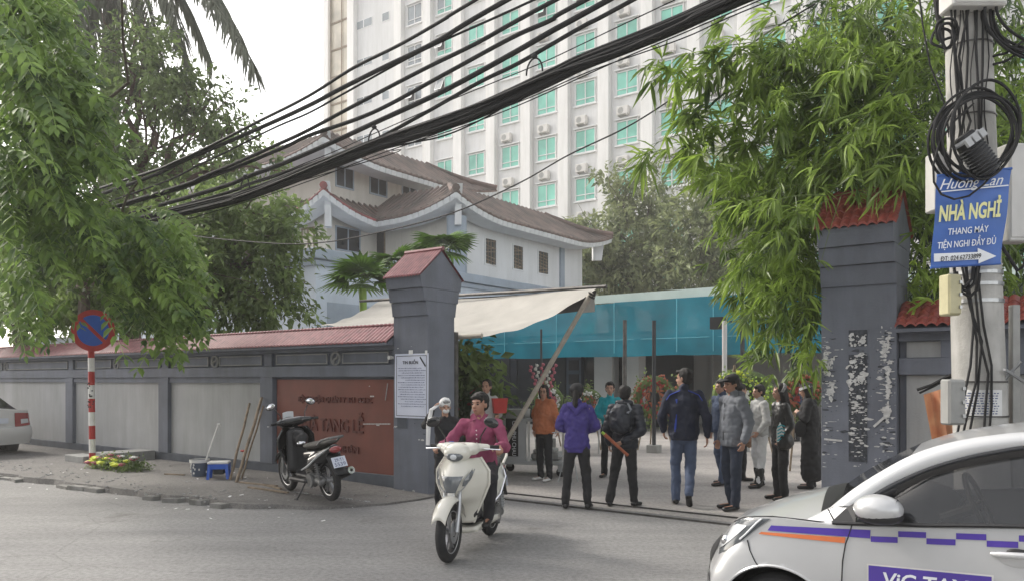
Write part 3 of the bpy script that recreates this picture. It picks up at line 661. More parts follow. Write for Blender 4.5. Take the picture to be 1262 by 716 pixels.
# ================================================================ temple-roofed hall
def hip_roof(r, x0, x1, y0, y1, z_e, tip, depth, rise, lift=1.0, name='tile_roof', sides='SE', mat_='roof_tile', ridge_top=True):
    """curved roof over the rectangle x0..x1, y0..y1 (eaves); corners rise by `lift` in the last `tip` metres"""
    def eave(t, L):
        d = min(t, 1 - t) * L; q = max(0, 1 - d / tip); return lift * q ** 2.0
    def sheet(p0, p1, inw, L, nm):
        n = max(20, int(L / .34) * 6); V = []; F = []; rows = 6
        for i in range(n + 1):
            t = i / n; base = Vector(p0).lerp(Vector(p1), t); e = eave(t, L)
            for j in range(rows + 1):
                q = j / rows; along = (t - .5); sh = depth * q
                d = min(t, 1 - t) * L
                pos = base + Vector(inw) * sh
                # mitre at the corners
                dirv = (Vector(p1) - Vector(p0)).normalized()
                if t < .5: pos += dirv * max(0, sh - d)
                else: pos -= dirv * max(0, sh - d)
                wv = .03 * (abs(math.sin(math.pi * i / 6)) ** .8)
                z = z_e + e * (1 - q) ** .8 + rise * (.25 * q + .75 * q ** 1.15) + (wv if 0 < i < n else 0)
                V.append((pos.x, pos.y, z))
        for i in range(n):
            for j in range(rows): F.append((i * (rows + 1) + j, (i + 1) * (rows + 1) + j, (i + 1) * (rows + 1) + j + 1, i * (rows + 1) + j + 1))
        MB().raw(V, F).build(nm, mat_, r, smooth=False)
        rb = MB(); st = rows + 1
        for i in range(3, n, 6):
            pts = [Vector(V[i * st + j]) + Vector((0, 0, .035)) for j in range(st)]; rb.tube(pts, .062, 6)
        rb.build('tile_ribs', 'roof_rib', r, smooth=True)['kind'] = 'stuff'
        # fascia of rounded dentils and the white soffit band
        V = []; F = []
        for i in range(n + 1):
            t = i / n; base = Vector(p0).lerp(Vector(p1), t); e = eave(t, L); z = z_e + e
            k = .025 if (i % 6) else -.03; o = -Vector(inw) * k
            for (dz, di) in ((-.03, .0), (-.23, .06), (-.16, .9)):
                pp = base + Vector(inw) * di + (o if di < .1 else Vector((0, 0, 0)))
                V.append((pp.x, pp.y, z + dz - (.12 if di > .5 else 0)))
        for i in range(n): k = 3 * i; F += [(k, k + 3, k + 4, k + 1), (k + 1, k + 4, k + 5, k + 2)]
        MB().raw(V, F).build('eaves', 'white_wall', r, smooth=False)
        m = MB(); pts = []
        for i in range(0, n + 1, 2): t = i / n; base = Vector(p0).lerp(Vector(p1), t); pts.append((base.x, base.y, z_e + eave(t, L) + .02))
        m.tube(pts, .05, 6); m.build('eaves_tile_edge', mat_, r, smooth=True)
    Lx, Ly = x1 - x0, y1 - y0
    if 'S' in sides: sheet((x0, y0, 0), (x1, y0, 0), (0, 1, 0), Lx, name)
    if 'E' in sides: sheet((x1, y0, 0), (x1, y1, 0), (-1, 0, 0), Ly, name)
    if 'N' in sides: sheet((x1, y1, 0), (x0, y1, 0), (0, -1, 0), Lx, name)
    if 'W' in sides: sheet((x0, y1, 0), (x0, y0, 0), (1, 0, 0), Ly, name)
    # hip ridges with upturned white ends
    for (cx, cy, dx, dy) in ((x1, y0, -1, 1), (x1, y1, -1, -1), (x0, y0, 1, 1)):
        pts = []
        for k in range(9):
            q = k / 8; pts.append((cx + dx * depth * q, cy + dy * depth * q, z_e + lift * (1 - q) ** 2.0 + rise * q + .06 + .1 * (1 - q)))
        m = MB(); m.tube(pts, [.16 - .05 * i / 8 for i in range(9)], 8); m.build('hip_ridge', mat_, r, smooth=True)
        m = MB(); m.prism([(cx + dx * .0, cy + dy * .0, z_e + lift + .32), (cx + dx * .28, cy + dy * .28, z_e + lift + .05), (cx + dx * .75, cy + dy * .75, z_e + lift * .3), (cx + dx * .75, cy + dy * .75, z_e - .55), (cx + dx * .42, cy + dy * .42, z_e - .55), (cx + dx * .34, cy + dy * .34, z_e + lift * .35)], Vector((dy, -dx, 0)).normalized() * .26)
        m.build('corner_bracket', 'white_wall', r)
def temple():
    r = root('funeral_hall', 'pale hall of two storeys with curved tiled temple roofs', 'building', (-20, 15, 0))
    aA = -12.75; bA = 15.5; aAx = -17.3; bB = 12.6
    def z(a, b, py): return Zs(a, b, py)
    # wing A walls
    wa, wb = aA - 1.15, bA + 1.2
    zt = 8.5
    lift = z(aA, bA, 236) - zt
    bEnd = Bq(755, aA)
    m = MB(); m.box((-30, wb, 0), (wa, bEnd - 1.3, zt + .2)); m.build('wall', 'cream_wall', r)
    m = MB(); m.box((wa + .001, wb - .001 + .8, 0), (wa + .06, bEnd - 1.301, zt + .19)); m.build('side_wall', 'white_wall', r)
    hip_roof(r, -30, aA, bA, bEnd, zt, 3.6, 2.6, 1.75, lift=max(.6, lift), sides='SE')
    # wing B, with its lower skirt roof and an upper storey
    hip_roof(r, -31, aAx, bB, bB + 6.5, zt, 3.4, 2.2, 1.5, lift=max(.6, z(aAx, bB, 233) - zt), sides='SE', mat_='roof_tile_red')
    m = MB(); m.box((-31, bB + 1.2, 0), (aAx - 1.2, bB + 5, zt + .2)); m.build('wall', 'cream_wall', r)
    bU = Bq(612, aAx); zu = 10.95
    m = MB(); m.box((-31, bB + 1.5, zt), (aAx - 1.5, bU - 1.3, zu + .2)); m.build('upper_wall', 'cream_wall', r)
    hip_roof(r, -31, aAx, bB, bU, zu, 3.8, 2.6, 1.75, lift=z(aAx, bB, 168) - zu, sides='SE')
    # windows on the long right faces (recessed frames with panes), each its own part
    def win_e(px0, px1, py0, py1, a, nm='window', glass='dark_glass', bars=1, frame='blue_trim', proud=.03, lattice=False):
        b0_, b1_ = Bq(px0, a), Bq(px1, a); bm_ = (b0_ + b1_) / 2; z1 = z(a, bm_, py0); z0 = z(a, bm_, py1); t = .07
        f = MB(); f.box((a, b0_, z1 - t), (a + proud, b1_, z1)); f.box((a, b0_, z0), (a + proud, b1_, z0 + t)); f.box((a, b0_, z0 + t), (a + proud, b0_ + t, z1 - t)); f.box((a, b1_ - t, z0 + t), (a + proud, b1_, z1 - t))
        for k in range(1, bars + 1):
            y = b0_ + (b1_ - b0_) * k / (bars + 1); f.box((a, y - .03, z0 + t), (a + proud, y + .03, z1 - t))
        fo = f.build(nm, frame, r)
        g = MB(); g.box((a + .001, b0_ + t, z0 + t), (a + .012, b1_ - t, z1 - t)); g.build('pane', glass, fo)
        if lattice:
            l = MB()
            for k in range(7):
                zz = z0 + (z1 - z0) * (k + .7) / 8; l.bar((a + .02, b0_ + t, zz), (a + .02, b1_ - t, zz + rnd.choice((-.09, .09))), .02, .03)
            for k in range(3):
                y = b0_ + (b1_ - b0_) * (k + 1) / 4; l.bar((a + .022, y, z0 + t), (a + .022, y, z1 - t), .03, .03)
            l.build('lattice', 'wood', fo)
    for px in ((597, 612), (631.5, 645), (662.5, 676)): win_e(px[0], px[1], 293.5 + (px[0] - 597) * .24, 328 + (px[0] - 597) * .17, wa + .06, lattice=True, glass='dark', frame='white_wall', bars=0)
    def win_s(px0, px1, py0, py1, b, glass='dark_glass', bars=1):
        a0, a1 = A(px0, b), A(px1, b); am = (a0 + a1) / 2; z1 = z(am, b, py0); z0 = z(am, b, py1); t = .07; p = .03
        f = MB(); f.box((a0, b - p, z1 - t), (a1, b, z1)); f.box((a0, b - p, z0), (a1, b, z0 + t)); f.box((a0, b - p, z0 + t), (a0 + t, b, z1 - t)); f.box((a1 - t, b - p, z0 + t), (a1, b, z1 - t))
        for k in range(1, bars + 1): x = a0 + (a1 - a0) * k / (bars + 1); f.box((x - .03, b - p, z0 + t), (x + .03, b, z1 - t))
        fo = f.build('window', 'wood', r); g = MB(); g.box((a0 + t, b - .012, z0 + t), (a1 - t, b - .001, z1 - t)); g.build('pane', glass, fo)
    au = aAx - 1.5
    win_e(413, 436, 206, 233, au, bars=1); win_e(455, 477, 217, 242, au, bars=1); win_e(495, 514, 226, 246, au, bars=1)
    wbx = aAx - 1.2
    win_e(413, 444, 281, 311, wbx, bars=1); win_s(456, 475, 286, 317, wb, bars=0)
    win_s(372, 388, 281, 310, bB + 1.2, glass='brown_glass'); win_s(346, 362, 281, 310, bB + 1.2, glass='brown_glass')
    for px in (560, 573): 
        a = A(px, wb - .35); m = MB()
        if px == 560: m.cyl((a, wb - .2, 0), (a, wb - .2, zt - .1), .42, seg=18); m.build('column', 'blue_trim', r, smooth=True)
    m = MB(); y = Bq(694, wa + .06); m.box((wa + .061, y - .35, 3), (wa + .16, y, zt - .1)); m.build('downpipe_casing', 'blue_trim', r)
    # flat-roofed ground floor wing in front
    ax = -12.5; b0 = Bq(389, ax); zp = z(ax, b0, 306)
    bR = Bq(702, ax)
    m = MB(); m.box((-26, b0, 0), (ax, bR, zp - .35)); m.build('annex', 'blue_wall', r)
    m = MB(); m.box((-26.2, b0 - .18, zp - .35), (ax + .18, bR, zp)); m.build('parapet', 'blue_trim', r, bevel=.03)
    m = MB(); m.box((-26.1, b0 - .1, zp - .55), (ax + .1, bR, zp - .40)); m.build('string_course', 'blue_trim', r)
    m = MB(); y0, y1 = Bq(403, ax), Bq(455, ax); m.box((ax, y0, 1.0), (ax + .012, y1, z(ax, y0, 372))); m.build('shutter', 'blue_trim', r)
    return r
temple()
# small blue house glimpsed over the wall at the left
def small_house():
    b = 7.5; a0, a1 = A(34, b), A(97, b)
    r = root('small_house', 'small blue-grey house glimpsed under the trees over the left wall', 'building', (a0, b, 0))
    m = MB(); m.box((a0, b, 0), (a1, b + 5, 3.6)); m.build('wall', 'blue_wall', r)
    m = MB(); m.prism([(a0 - .4, b - .5, 3.45), (a0 - .4, b + 5.5, 3.45), (a0 - .4, b + 2.6, 4.6)], (a1 - a0 + .8, 0, 0)); m.build('roof', 'steel_paint', r)
    x = A(50, b); m = MB(); m.box((x - .35, b - .03, 1.5), (x + .35, b, 2.7)); f = m.build('window', 'frame_white', r); m = MB(); m.box((x - .3, b - .035, 1.55), (x + .3, b - .031, 2.65)); m.build('pane', 'dark_glass', f)
small_house()

# ================================================================ reception hall with blue shade net, inside the yard
def reception():
    b = 12.7; aL, aR = A(560, b), A(733, b); aE = 12.
    r = root('reception_shed', 'low open shed with pale fascia and white back wall at the end of the yard', 'shed', (aR, b, 0))
    zf = Zs(A(820, b), b, 359)
    m = MB(); m.box((A(733, b), b - .15, zf - .24), (aE, b - .05, zf)); m.build('fascia', 'green_white', r)
    m = MB(); m.box((A(733, b), b - .05, zf - .12), (aE, b + 8, zf - .02)); m.build('roof', 'green_white', r)
    m = MB(); m.box((A(740, b + 6), b + 7.2, 0), (aE, b + 7.4, 3.6)); m.build('back_wall', 'hall_white', r)
    m = MB(); m.box((A(730, b + 6), b + 1.2, 2.95), (aE, b + 7.2, 3.1)); m.build('ceiling', 'hall_white', r)
    for px in (829, 906, 960): a = A(px, b + 3.5); m = MB(); m.box((a - .22, b + 3.2, 2.90), (a + .22, b + 3.6, 2.949)); m.build('ceiling_fan_box', 'box_grey', r)
    for px, w_, mt in ((777, .30, 'hall_white'), (743, .34, 'hall_white')):
        a = A(px, b + 2.2); m = MB(); m.box((a - w_, b + 2.2, 0), (a + w_, b + 2.7, 2.949)); m.build('column', mt, r)
    for px in (876, 960): a = A(px, b + 7.1); m = MB(); m.box((a - .05, b + 7.1, 0), (a + .05, b + 7.2, 2.9)); m.build('wall_rib', 'hall_white', r)
    # mourning hall with dark glazed front to the left
    h = root('mourning_hall', 'dark glazed hall front behind the trolley', 'building', (aL, b + 1.6, 0))
    bb = b + 2.6; x0, x1 = A(548, bb), A(786, bb)
    m = MB(); m.box((x0, bb + .5, 0), (x1, bb + 6, 3.3)); m.build('wall', 'hall_dark', h)
    for p0, p1, z0, z1, mt, nm in ((572, 590, 0, 3.2, 'hall_blue', 'pier'), (698, 716, 0, 3.2, 'hall_blue', 'pier'), (716, 786, 0, 1.25, 'hall_blue', 'low_wall')):
        a0, a1 = A(p0, bb + .3), A(p1, bb + .3); m = MB(); m.box((a0, bb + .3, z0), (a1, bb + .499, z1)); m.build(nm, mt, h)
    for k in range(5): a0, a1 = A(701, bb + .28), A(713, bb + .28); m = MB(); m.box((a0, bb + .27, .5 + k * .5), (a1, bb + .299, .86 + k * .5)); m.build('grille_pane', 'dark', h)
    for p0, p1, z0, z1 in ((628, 636, 0, 2.4), (722, 741, 1.3, 2.9), (746, 773, 1.3, 2.9)):
        a0, a1 = A(p0, bb + .4), A(p1, bb + .4); m = MB(); m.box((a0, bb + .44, z0), (a1, bb + .498, z1)); m.build('window', 'dark_glass', h)
    for p0, p1 in ((592, 627), (638, 664), (668, 696)):
        a0, a1 = A(p0, bb + .4), A(p1, bb + .4); m = MB(); m.box((a0, bb + .45, .2), (a1, bb + .497, 2.5)); m.build('door_leaf', 'dark', h)
    # shade net
    n = root('shade_net', 'sheer blue shade net stretched along the front of the sheds', 'shade net', (aL, b, 0))
    segs = [567, 623, 687, 758, 835, 880, 925, 975, 1030]
    for i in range(len(segs) - 1):
        a0, a1 = A(segs[i], b - .2), A(segs[i + 1], b - .2)
        top = 3.95 if segs[i] < 735 else zf - .25
        def f(u, v):
            a = a0 + (a1 - a0) * u; zb = 2.36 - .012 * math.sin(u * math.pi) + .012 * math.sin(a * 2.1); return (a, b - .2 + .05 * math.sin(a * 2.7 + v * 2), zb + (top - zb) * v)
        m = MB(); m.surf(f, 12, 6); m.build('net_panel', 'net_blue', n, smooth=True)
        m = MB(); m.tube([(a1, b - .26, 2.45), (a1, b - .26, top)], .011, 6); m.build('lacing', 'net_line', n)
    m = MB(); m.tube([(A(567, b), b - .24, 2.85), (A(1030, b), b - .24, 2.85)], .008, 5); m.build('wire', 'net_line', n)
    m = MB(); m.box((A(925, b), b - .3, 3.3), (A(1010, b), b - .24, 3.48)); m.build('cloth_strip', 'paper_white', n)
    # poles of the yard
    for px, w_, mt, lab, bb_ in ((667, .03, 'dark', 'thin dark post left of the woman in the purple hoodie', 9), (806, .045, 'dark', 'dark post beside the hanging wreath stand', 8), (770, .045, 'rail', 'dark post on a concrete foot behind the woman in the black puffer jacket', 7.5),
                                 (893, .055, 'hall_white', 'white post under the blue net behind the man in the grey cap', 9), (915, .05, 'dark', 'black lamp post right of the white post', 9.5)):
        a = A(px, bb_); rr = root('post', lab, 'post', (a, bb_, 0), group='posts in the yard')
        m = MB(); m.cyl((a, bb_, 0), (a, bb_, 3.0 if px != 915 else 3.9), w_, seg=12); m.build('shaft', mt, rr, smooth=True)
        m = MB(); m.box((a - .13, bb_ - .13, .0), (a + .13, bb_ + .13, .18)); m.build('foot', 'concrete', rr, bevel=.01)
        if px == 915:
            m = MB(); m.bar((a - .02, bb_ - .02, 3.0), (a - .55, bb_ - .02, 3.02), .03, .03); m.box((a - .75, bb_ - .1, 2.85), (a - .42, bb_ + .08, 3.13)); m.build('floodlight', 'black', rr)
reception()
def tarp():
    r = root('tarpaulin_awning', 'cream tarpaulin awning sloping up to a bamboo prop', 'awning', tuple(W2S(1.2, 12.2)) + (0,), frame='S')
    c1 = P(735, 356, 12.0); c2 = P(468, 371, 16.); c3 = P(590, 413, 11.75); c4 = P(395, 400, 14.6)
    org = r.location.copy(); Rm = Matrix.Rotation(-ST_ANG, 3, 'Z')
    loc = lambda p: Rm @ (Vector(p) - org)
    def f(u, v):
        top = c2.lerp(c1, u); low = c4.lerp(c3, u); p = top.lerp(low, v); sag = .16 * math.sin(math.pi * v) + .05 * math.sin(math.pi * u); p.z -= sag * (.5 + .5 * u)
        p.z += .018 * math.sin(u * 38 + v * 5) * v + .012 * math.sin(v * 22 + u * 9)
        return loc(p)
    m = MB(); m.surf(f, 60, 24); m.build('front_sheet', 'tarp', r, smooth=True, org=(0, 0, 0))
    c5 = P(726, 380, 14.3); c6 = P(560, 400, 17.)
    def g(u, v):
        p = c2.lerp(c1, u).lerp(c6.lerp(c5, u), v); p.z -= .1 * math.sin(math.pi * v) + .03; return loc(p)
    m = MB(); m.surf(g, 24, 10); m.build('rear_sheet', 'tarp_shaded', r, smooth=True, org=(0, 0, 0))
    m = MB(); m.tube([loc(c2 + Vector((-.4, 0, .0))), loc(c1 + Vector((.15, -.05, .03)))], .028, 8); m.build('ridge_pole', 'rail', r, smooth=True, org=(0, 0, 0))
    m = MB(); m.tube([loc(P(555, 416, 12.0)), loc(P(594, 413, 11.7))], .035, 8); m.build('batten', 'bamboo_pole', r, smooth=True, org=(0, 0, 0))
    m = MB(); m.raw([loc(P(733, 362, 12.3)), loc(P(733, 384, 12.4)), loc(P(712, 386, 12.6)), loc(P(722, 368, 12.4))], [(0, 1, 2, 3)]); m.build('hanging_flap', 'paper_white', r, org=(0, 0, 0))
    top = P(729, 362, 11.95); bot = G(596, 588); bot.y = 12.7; bot = Vector((-.46, 12.9, 0))
    pr = root('bamboo_prop', 'slanting bamboo pole propping up the cream awning', 'pole', tuple(bot), frame='W')
    m = MB(); n = 14; pts = [bot.lerp(top + Vector((0, 0, .02)), k / n) for k in range(n + 1)]
    m.tube(pts, [.036 + (.004 if k % 2 else 0) for k in range(n + 1)], 10); m.build('shaft', 'bamboo_pole', pr, smooth=True)
    m = MB(); m.torus(top, .045, .012, (top - bot).normalized(), 12, 5); m.torus(top - Vector((0, 0, .05)), .045, .012, (top - bot).normalized(), 12, 5); m.build('rope', 'cable', pr)
    q = P(561, 480, 11.9); q.z = 0; pq = root('post', 'weathered post under the low corner of the cream awning', 'post', tuple(q), frame='W')
    m = MB(); m.cyl(q, (q.x, q.y, 2.38), .05, seg=10); m.build('shaft', 'rail', pq, smooth=True)
tarp()

# unseen houses of invented looks, added for the taxi's glass and paint to reflect
def opposite():
    for k, (a0, a1, h, mt, lab) in enumerate(((-26, -14, 9.5, 'cream_wall', 'cream shop house of invented looks, added across the street to mirror in the taxi windows'), (-13.9, -3, 13, 'tower_shade', 'tall grey shop house of invented looks, added across the street to mirror in the taxi door'), (-2.9, 9, 8, 'blue_wall', 'low bluish shop house of invented looks, added across the street for the taxi to reflect'))):
        b = -22.; r = root('reflection_house', lab, 'building', (a0, b, 0), group='houses added for reflections')
        m = MB(); m.box((a0, b - 8, 0), (a1, b, h)); m.build('wall', mt, r)
        m = MB(); m.box((a0 - .1, b - 8, h), (a1 + .1, b + .4, h + .3)); m.build('cornice', 'blue_trim', r)
        z = 3.6
        while z + 2 < h:
            x = a0 + 1
            while x + 1.6 < a1:
                m = MB(); m.box((x, b, z), (x + 1.5, b + .08, z + 1.7)); f = m.build('window', 'wood', r); m = MB(); m.box((x + .1, b + .081, z + .1), (x + 1.4, b + .09, z + 1.6)); m.build('pane', 'dark_glass', f); x += 2.6
            m = MB(); m.box((a0, b, z - .5), (a1, b + .9, z - .35)); m.build('balcony', 'concrete', r); z += 3.2
        m = MB(); m.box((a0 + .8, b, 0), (a1 - .8, b + .06, 2.7)); m.build('shutter', 'steel_paint', r)
opposite()
# ================================================================ vegetation
def unit(v): return v / np.maximum(np.linalg.norm(v, axis=1, keepdims=True), 1e-9)
def leaf_geo(Pn, D, Nn, L, Wd, long=False, fold=.25, droop=.15):
    """leaves as folded blades; Pn base, D direction, Nn normal, per-leaf length and half width"""
    D = unit(D); S = unit(np.cross(D, Nn)); Nn = np.cross(S, D); L = L[:, None]; Wd = Wd[:, None]
    if long:
        rows = [(0.0, 0.0, 0), (.22, .8, 1), (.55, 1.0, 1), (1., 0, 0)]; V = []
        c = lambda t: Pn + D * L * t - np.array([0, 0, 1.]) * L * droop * t * t
        V = [c(0), c(.2) + S * Wd * .8 + Nn * Wd * fold, c(.2) - S * Wd * .8 + Nn * Wd * fold, c(.55) + S * Wd + Nn * Wd * fold, c(.55) - S * Wd + Nn * Wd * fold, c(1.)]
        m = c(.2); m2 = c(.55); V += [m, m2]
        V = np.stack(V, 1).reshape(-1, 3); n = len(Pn); b = np.arange(n)[:, None] * 8
        T = np.array([[0, 1, 6], [0, 6, 2], [1, 3, 7], [1, 7, 6], [6, 7, 4], [6, 4, 2], [3, 5, 7], [7, 5, 4]])
    else:
        c = lambda t: Pn + D * L * t - np.array([0, 0, 1.]) * L * droop * t * t
        V = np.stack([c(0), c(.45) + S * Wd + Nn * Wd * fold, c(1.), c(.45) - S * Wd + Nn * Wd * fold], 1).reshape(-1, 3); n = len(Pn); b = np.arange(n)[:, None] * 4
        T = np.array([[0, 1, 2], [0, 2, 3]])
    F = (b[:, :, None] + T[None]).reshape(-1, 3)
    return V, F
def rv(n): return unit(nr.normal(size=(n, 3)))
def cloud_leaves(centres, radii, n, L, Wd, droop=.3, long=False, out=.5, gap=.35):
    """clumped foliage: leaves on many small sprays scattered through ellipsoids"""
    centres = np.array(centres, float); radii = np.array(radii, float); w = radii.prod(1) ** (2 / 3); w /= w.sum()
    ns = max(1, n // 16); idx = nr.choice(len(centres), ns, p=w)
    d = rv(ns) * (gap + (1 - gap) * nr.rand(ns, 1) ** .5); sp = centres[idx] + d * radii[idx]
    sd_ = unit(d * out + rv(ns) * .6 + np.array([0, 0, -droop * .5]))
    k = 16; Pn = np.repeat(sp, k, 0) + np.repeat(sd_, k, 0) * (nr.rand(ns * k, 1) * L * 2.6) + nr.normal(size=(ns * k, 3)) * L * .45
    D = unit(np.repeat(sd_, k, 0) + nr.normal(size=(ns * k, 3)) * .75 + np.array([0, 0, -droop])); Nn = unit(nr.normal(size=(ns * k, 3)) * .6 + np.array([0, 0, 1.]))
    s = .7 + .6 * nr.rand(ns * k); return leaf_geo(Pn, D, Nn, L * s, Wd * s, long)
def foliage(name, geo, material, parent, off):
    V, F = geo; return link(name, np_mesh(name, V - np.array(off), F), material, parent)
def bez(p0, p1, p2, n=10):
    return [Vector(p0) * (1 - t) ** 2 + Vector(p1) * 2 * t * (1 - t) + Vector(p2) * t * t for t in [i / n for i in range(n + 1)]]
def branchy(m, p0, p1, r0, r1, wob=.2, n=8):
    p0 = Vector(p0); p1 = Vector(p1); pts = []
    for i in range(n + 1):
        t = i / n; p = p0.lerp(p1, t); s = math.sin(t * math.pi)
        p += Vector((rnd.gauss(0, wob) * s * .4, rnd.gauss(0, wob) * s * .4, .25 * wob * s)); pts.append(p)
    m.tube(pts, [r0 + (r1 - r0) * i / n for i in range(n + 1)], 8); return pts
def tree(name, label, base, fork, blobs, n, L, Wd, lm, bm_, r0, cat='tree', group=None, droop=.3, twigs=True, fr=None, gap=.35):
    r = root(name, label, cat, tuple(base), frame='W', group=group)
    m = MB(); branchy(m, base, fork, r0, r0 * .7, .12); m.build('trunk', bm_, r, smooth=True)
    for c, rad in blobs:
        m = MB(); pts = branchy(m, Vector(fork) - Vector((0, 0, .2)), Vector(c), r0 * .42, r0 * .10, .5)
        if twigs:
            for k in range(7):
                q = pts[rnd.randint(3, len(pts) - 1)]; d = Vector((rnd.gauss(0, 1), rnd.gauss(0, 1), rnd.gauss(.2, .8))); d = Vector((d.x * rad[0], d.y * rad[1], d.z * rad[2])) * .6
                branchy(m, q, Vector(c) + d, r0 * .12, r0 * .03, .25, 5)
        m.build('branch', bm_, r, smooth=True)
    foliage('crown', cloud_leaves([c for c, _ in blobs], [q for _, q in blobs], n, L, Wd, droop, gap=gap), lm, r, base)
    return r
def B_(px, py, Y, rx, rz, ry=None):  # crown blob given by where it stands in the view and its half sizes in picture units
    p = P(px, py, Y); s = Y / 960; return (p, (rx * s, (ry or rx) * s, rz * s))
# dark broadleaf tree behind the wall, middle left
def left_trees():
    tree('broadleaf_tree', 'dark green broadleaf tree behind the wall, left of the temple-roofed hall', P(150, 500, 19) * 1, P(160, 330, 19), [
        B_(250, 300, 18, 75, 55), B_(310, 330, 17.5, 55, 50), B_(300, 260, 18, 60, 32), B_(200, 340, 18, 70, 50), B_(335, 375, 17.5, 42, 28), B_(260, 390, 17.5, 80, 22), B_(120, 330, 19, 60, 60), B_(350, 290, 17.5, 34, 25), B_(60, 330, 20, 60, 50)],
        17000, .19, .042, 'leaf_dark', 'bark', .22, gap=.25)
    tree('broadleaf_tree', 'tall open-branched tree with sky showing through, behind the overhead cables', P(160, 520, 24), P(165, 250, 24), [
        B_(200, 120, 24, 60, 34), B_(255, 130, 24, 45, 28), B_(165, 80, 24, 62, 42), B_(285, 165, 24, 35, 20), B_(220, 200, 24, 70, 22), B_(300, 205, 23.5, 50, 22), B_(120, 190, 24, 60, 40), B_(170, 40, 25, 34, 22), B_(190, 250, 24, 60, 30), B_(60, 60, 25, 40, 40)],
        11000, .24, .05, 'leaf_dark', 'bark_red', .34, gap=.3)
    tree('broadleaf_tree', 'low dark tree over the wall at the far left edge', P(20, 500, 21), P(25, 400, 21), [B_(20, 330, 21, 80, 60), B_(70, 360, 20, 60, 36), B_(0, 260, 22, 70, 60), B_(15, 392, 19, 40, 16), B_(120, 385, 19, 50, 14)], 11000, .17, .036, 'leaf_dark', 'bark', .25, gap=.25)
    # right-middle trees in front of the high-rise
    tree('broadleaf_tree', 'olive green tree in front of the high-rise, right of the hall roof', P(775, 500, 46), P(778, 350, 46), [
        B_(765, 300, 46, 62, 46), B_(800, 250, 46, 45, 32), B_(720, 325, 46, 42, 34), B_(780, 345, 46, 70, 22), B_(760, 225, 46, 22, 12), B_(712, 290, 46, 20, 14)], 11000, .36, .085, 'leaf_olive', 'bark', .3, gap=.3)
    tree('broadleaf_tree', 'grey-olive tree rising behind the bamboo in front of the high-rise', P(880, 500, 42), P(880, 340, 42), [
        B_(870, 290, 42, 60, 45), B_(905, 230, 42, 50, 50), B_(850, 340, 42, 55, 25), B_(915, 320, 42, 45, 46), B_(940, 260, 42, 46, 60)], 10500, .36, .085, 'leaf_olive', 'bark', .3, gap=.3)
    # royal palm: tall grey trunk, hanging fronds from a crown above the picture
    base = P(125, 500, 26); r = root('royal_palm', 'tall palm with a smooth grey trunk and hanging fronds at top left', 'palm', (base.x, base.y, 0), frame='W')
    top = P(140, -70, 26)
    m = MB(); n = 24; pts = [Vector((base.x, base.y, 0)).lerp(top, i / n) for i in range(n + 1)]; m.tube(pts, [.36 - .10 * i / n + (.012 if i % 2 else 0) for i in range(n + 1)], 14); m.build('trunk', 'bark_grey', r, smooth=True)
    tips = [(255, 60), (295, 40), (40, 110), (90, 95), (205, 110), (20, 40), (60, 60), (235, 85), (330, -40), (-30, 20), (180, 60), (110, 70), (160, 15), (282, 15), (222, 35), (75, 125), (140, 125), (310, 75)]
    for i, (tx, ty) in enumerate(tips):
        end = P(tx, ty, 26 + rnd.uniform(-2.2, 1.5)); ctl = top.lerp(end, .55) + Vector((0, 0, 2.1)); pts = bez(top, ctl, end, 14)
        m = MB(); m.tube(pts, [.05 - .04 * k / 14 for k in range(15)], 5)
        Pn = []; D = []; Nn = []
        for k in range(2, 15):
            for q in range(7):
                t = min(k + q / 7, 14); a = pts[int(t)]; b = pts[min(int(t) + 1, 14)]; p = a.lerp(b, t % 1); d = (pts[min(int(t) + 1, 14)] - pts[max(int(t) - 1, 0)]).normalized()
                for s in (-1, 1):
                    sd_ = d.cross(Vector((0, 0, 1))).normalized() * s; Pn.append(p); D.append(sd_ * .55 + d * .55 + Vector((0, 0, -.75)) + Vector((rnd.gauss(0, .12), rnd.gauss(0, .12), rnd.gauss(0, .12)))); Nn.append((0, 0, 1))
        V, F = leaf_geo(np.array(Pn), np.array(D), np.array(Nn, float), np.full(len(Pn), .95), np.full(len(Pn), .034), True, droop=.25); m.raw(V.tolist(), F.tolist())
        m.build('frond', 'frond', r)
    # fan palms in front of the hall
    for px, py, Y, sc, lab, trunk in ((447, 343, 20, 1.4, 'leftmost fan palm with a bright green stem in front of the hall', 1), (487, 322, 23, 1.2, 'middle fan palm half hidden by the left gate pillar cap', 0), (547, 304, 22, 1.4, 'fan palm spreading above the left gate pillar cap', 0)):
        top = P(px, py + 6, Y); r = root('fan_palm', lab, 'palm', (top.x, top.y, 0), frame='W', group='fan palms before the hall')
        m = MB(); m.tube([(top.x, top.y, 0), (top.x + .05, top.y, top.z * .5), (top.x, top.y, top.z - .15)], [.09, .075, .10], 10); m.build('trunk', 'stalk_green', r, smooth=True)
        for k in range(15):
            ang = k * 2.4; el = R(rnd.choice((55, 40, 20, 5, 30))); d = Vector((math.cos(ang) * math.cos(el), math.sin(ang) * math.cos(el), math.sin(el))); st = .28 * sc
            hub = top + d * st; m = MB(); m.tube([top, hub], [.016, .010], 5)
            side = d.cross(Vector((0, 0, 1))).normalized(); Pn = []; D = []; Nn = []; LL = []
            for q in range(15):
                a = (q - 7) / 7 * R(88); dd = d * math.cos(a) + side * math.sin(a) + Vector((0, 0, -.12)); Pn.append(hub); D.append(dd); Nn.append(side.cross(d) if side.cross(d).z > 0 else d.cross(side)); LL.append(sc * (.62 - .10 * abs(a)))
            V, F = leaf_geo(np.array(Pn), np.array(D), np.array([tuple(x) for x in Nn]), np.array(LL), np.full(15, .042 * sc), True, droop=.30); m.raw(V.tolist(), F.tolist()); m.build('leaf', 'leaf_palm', r)
left_trees()

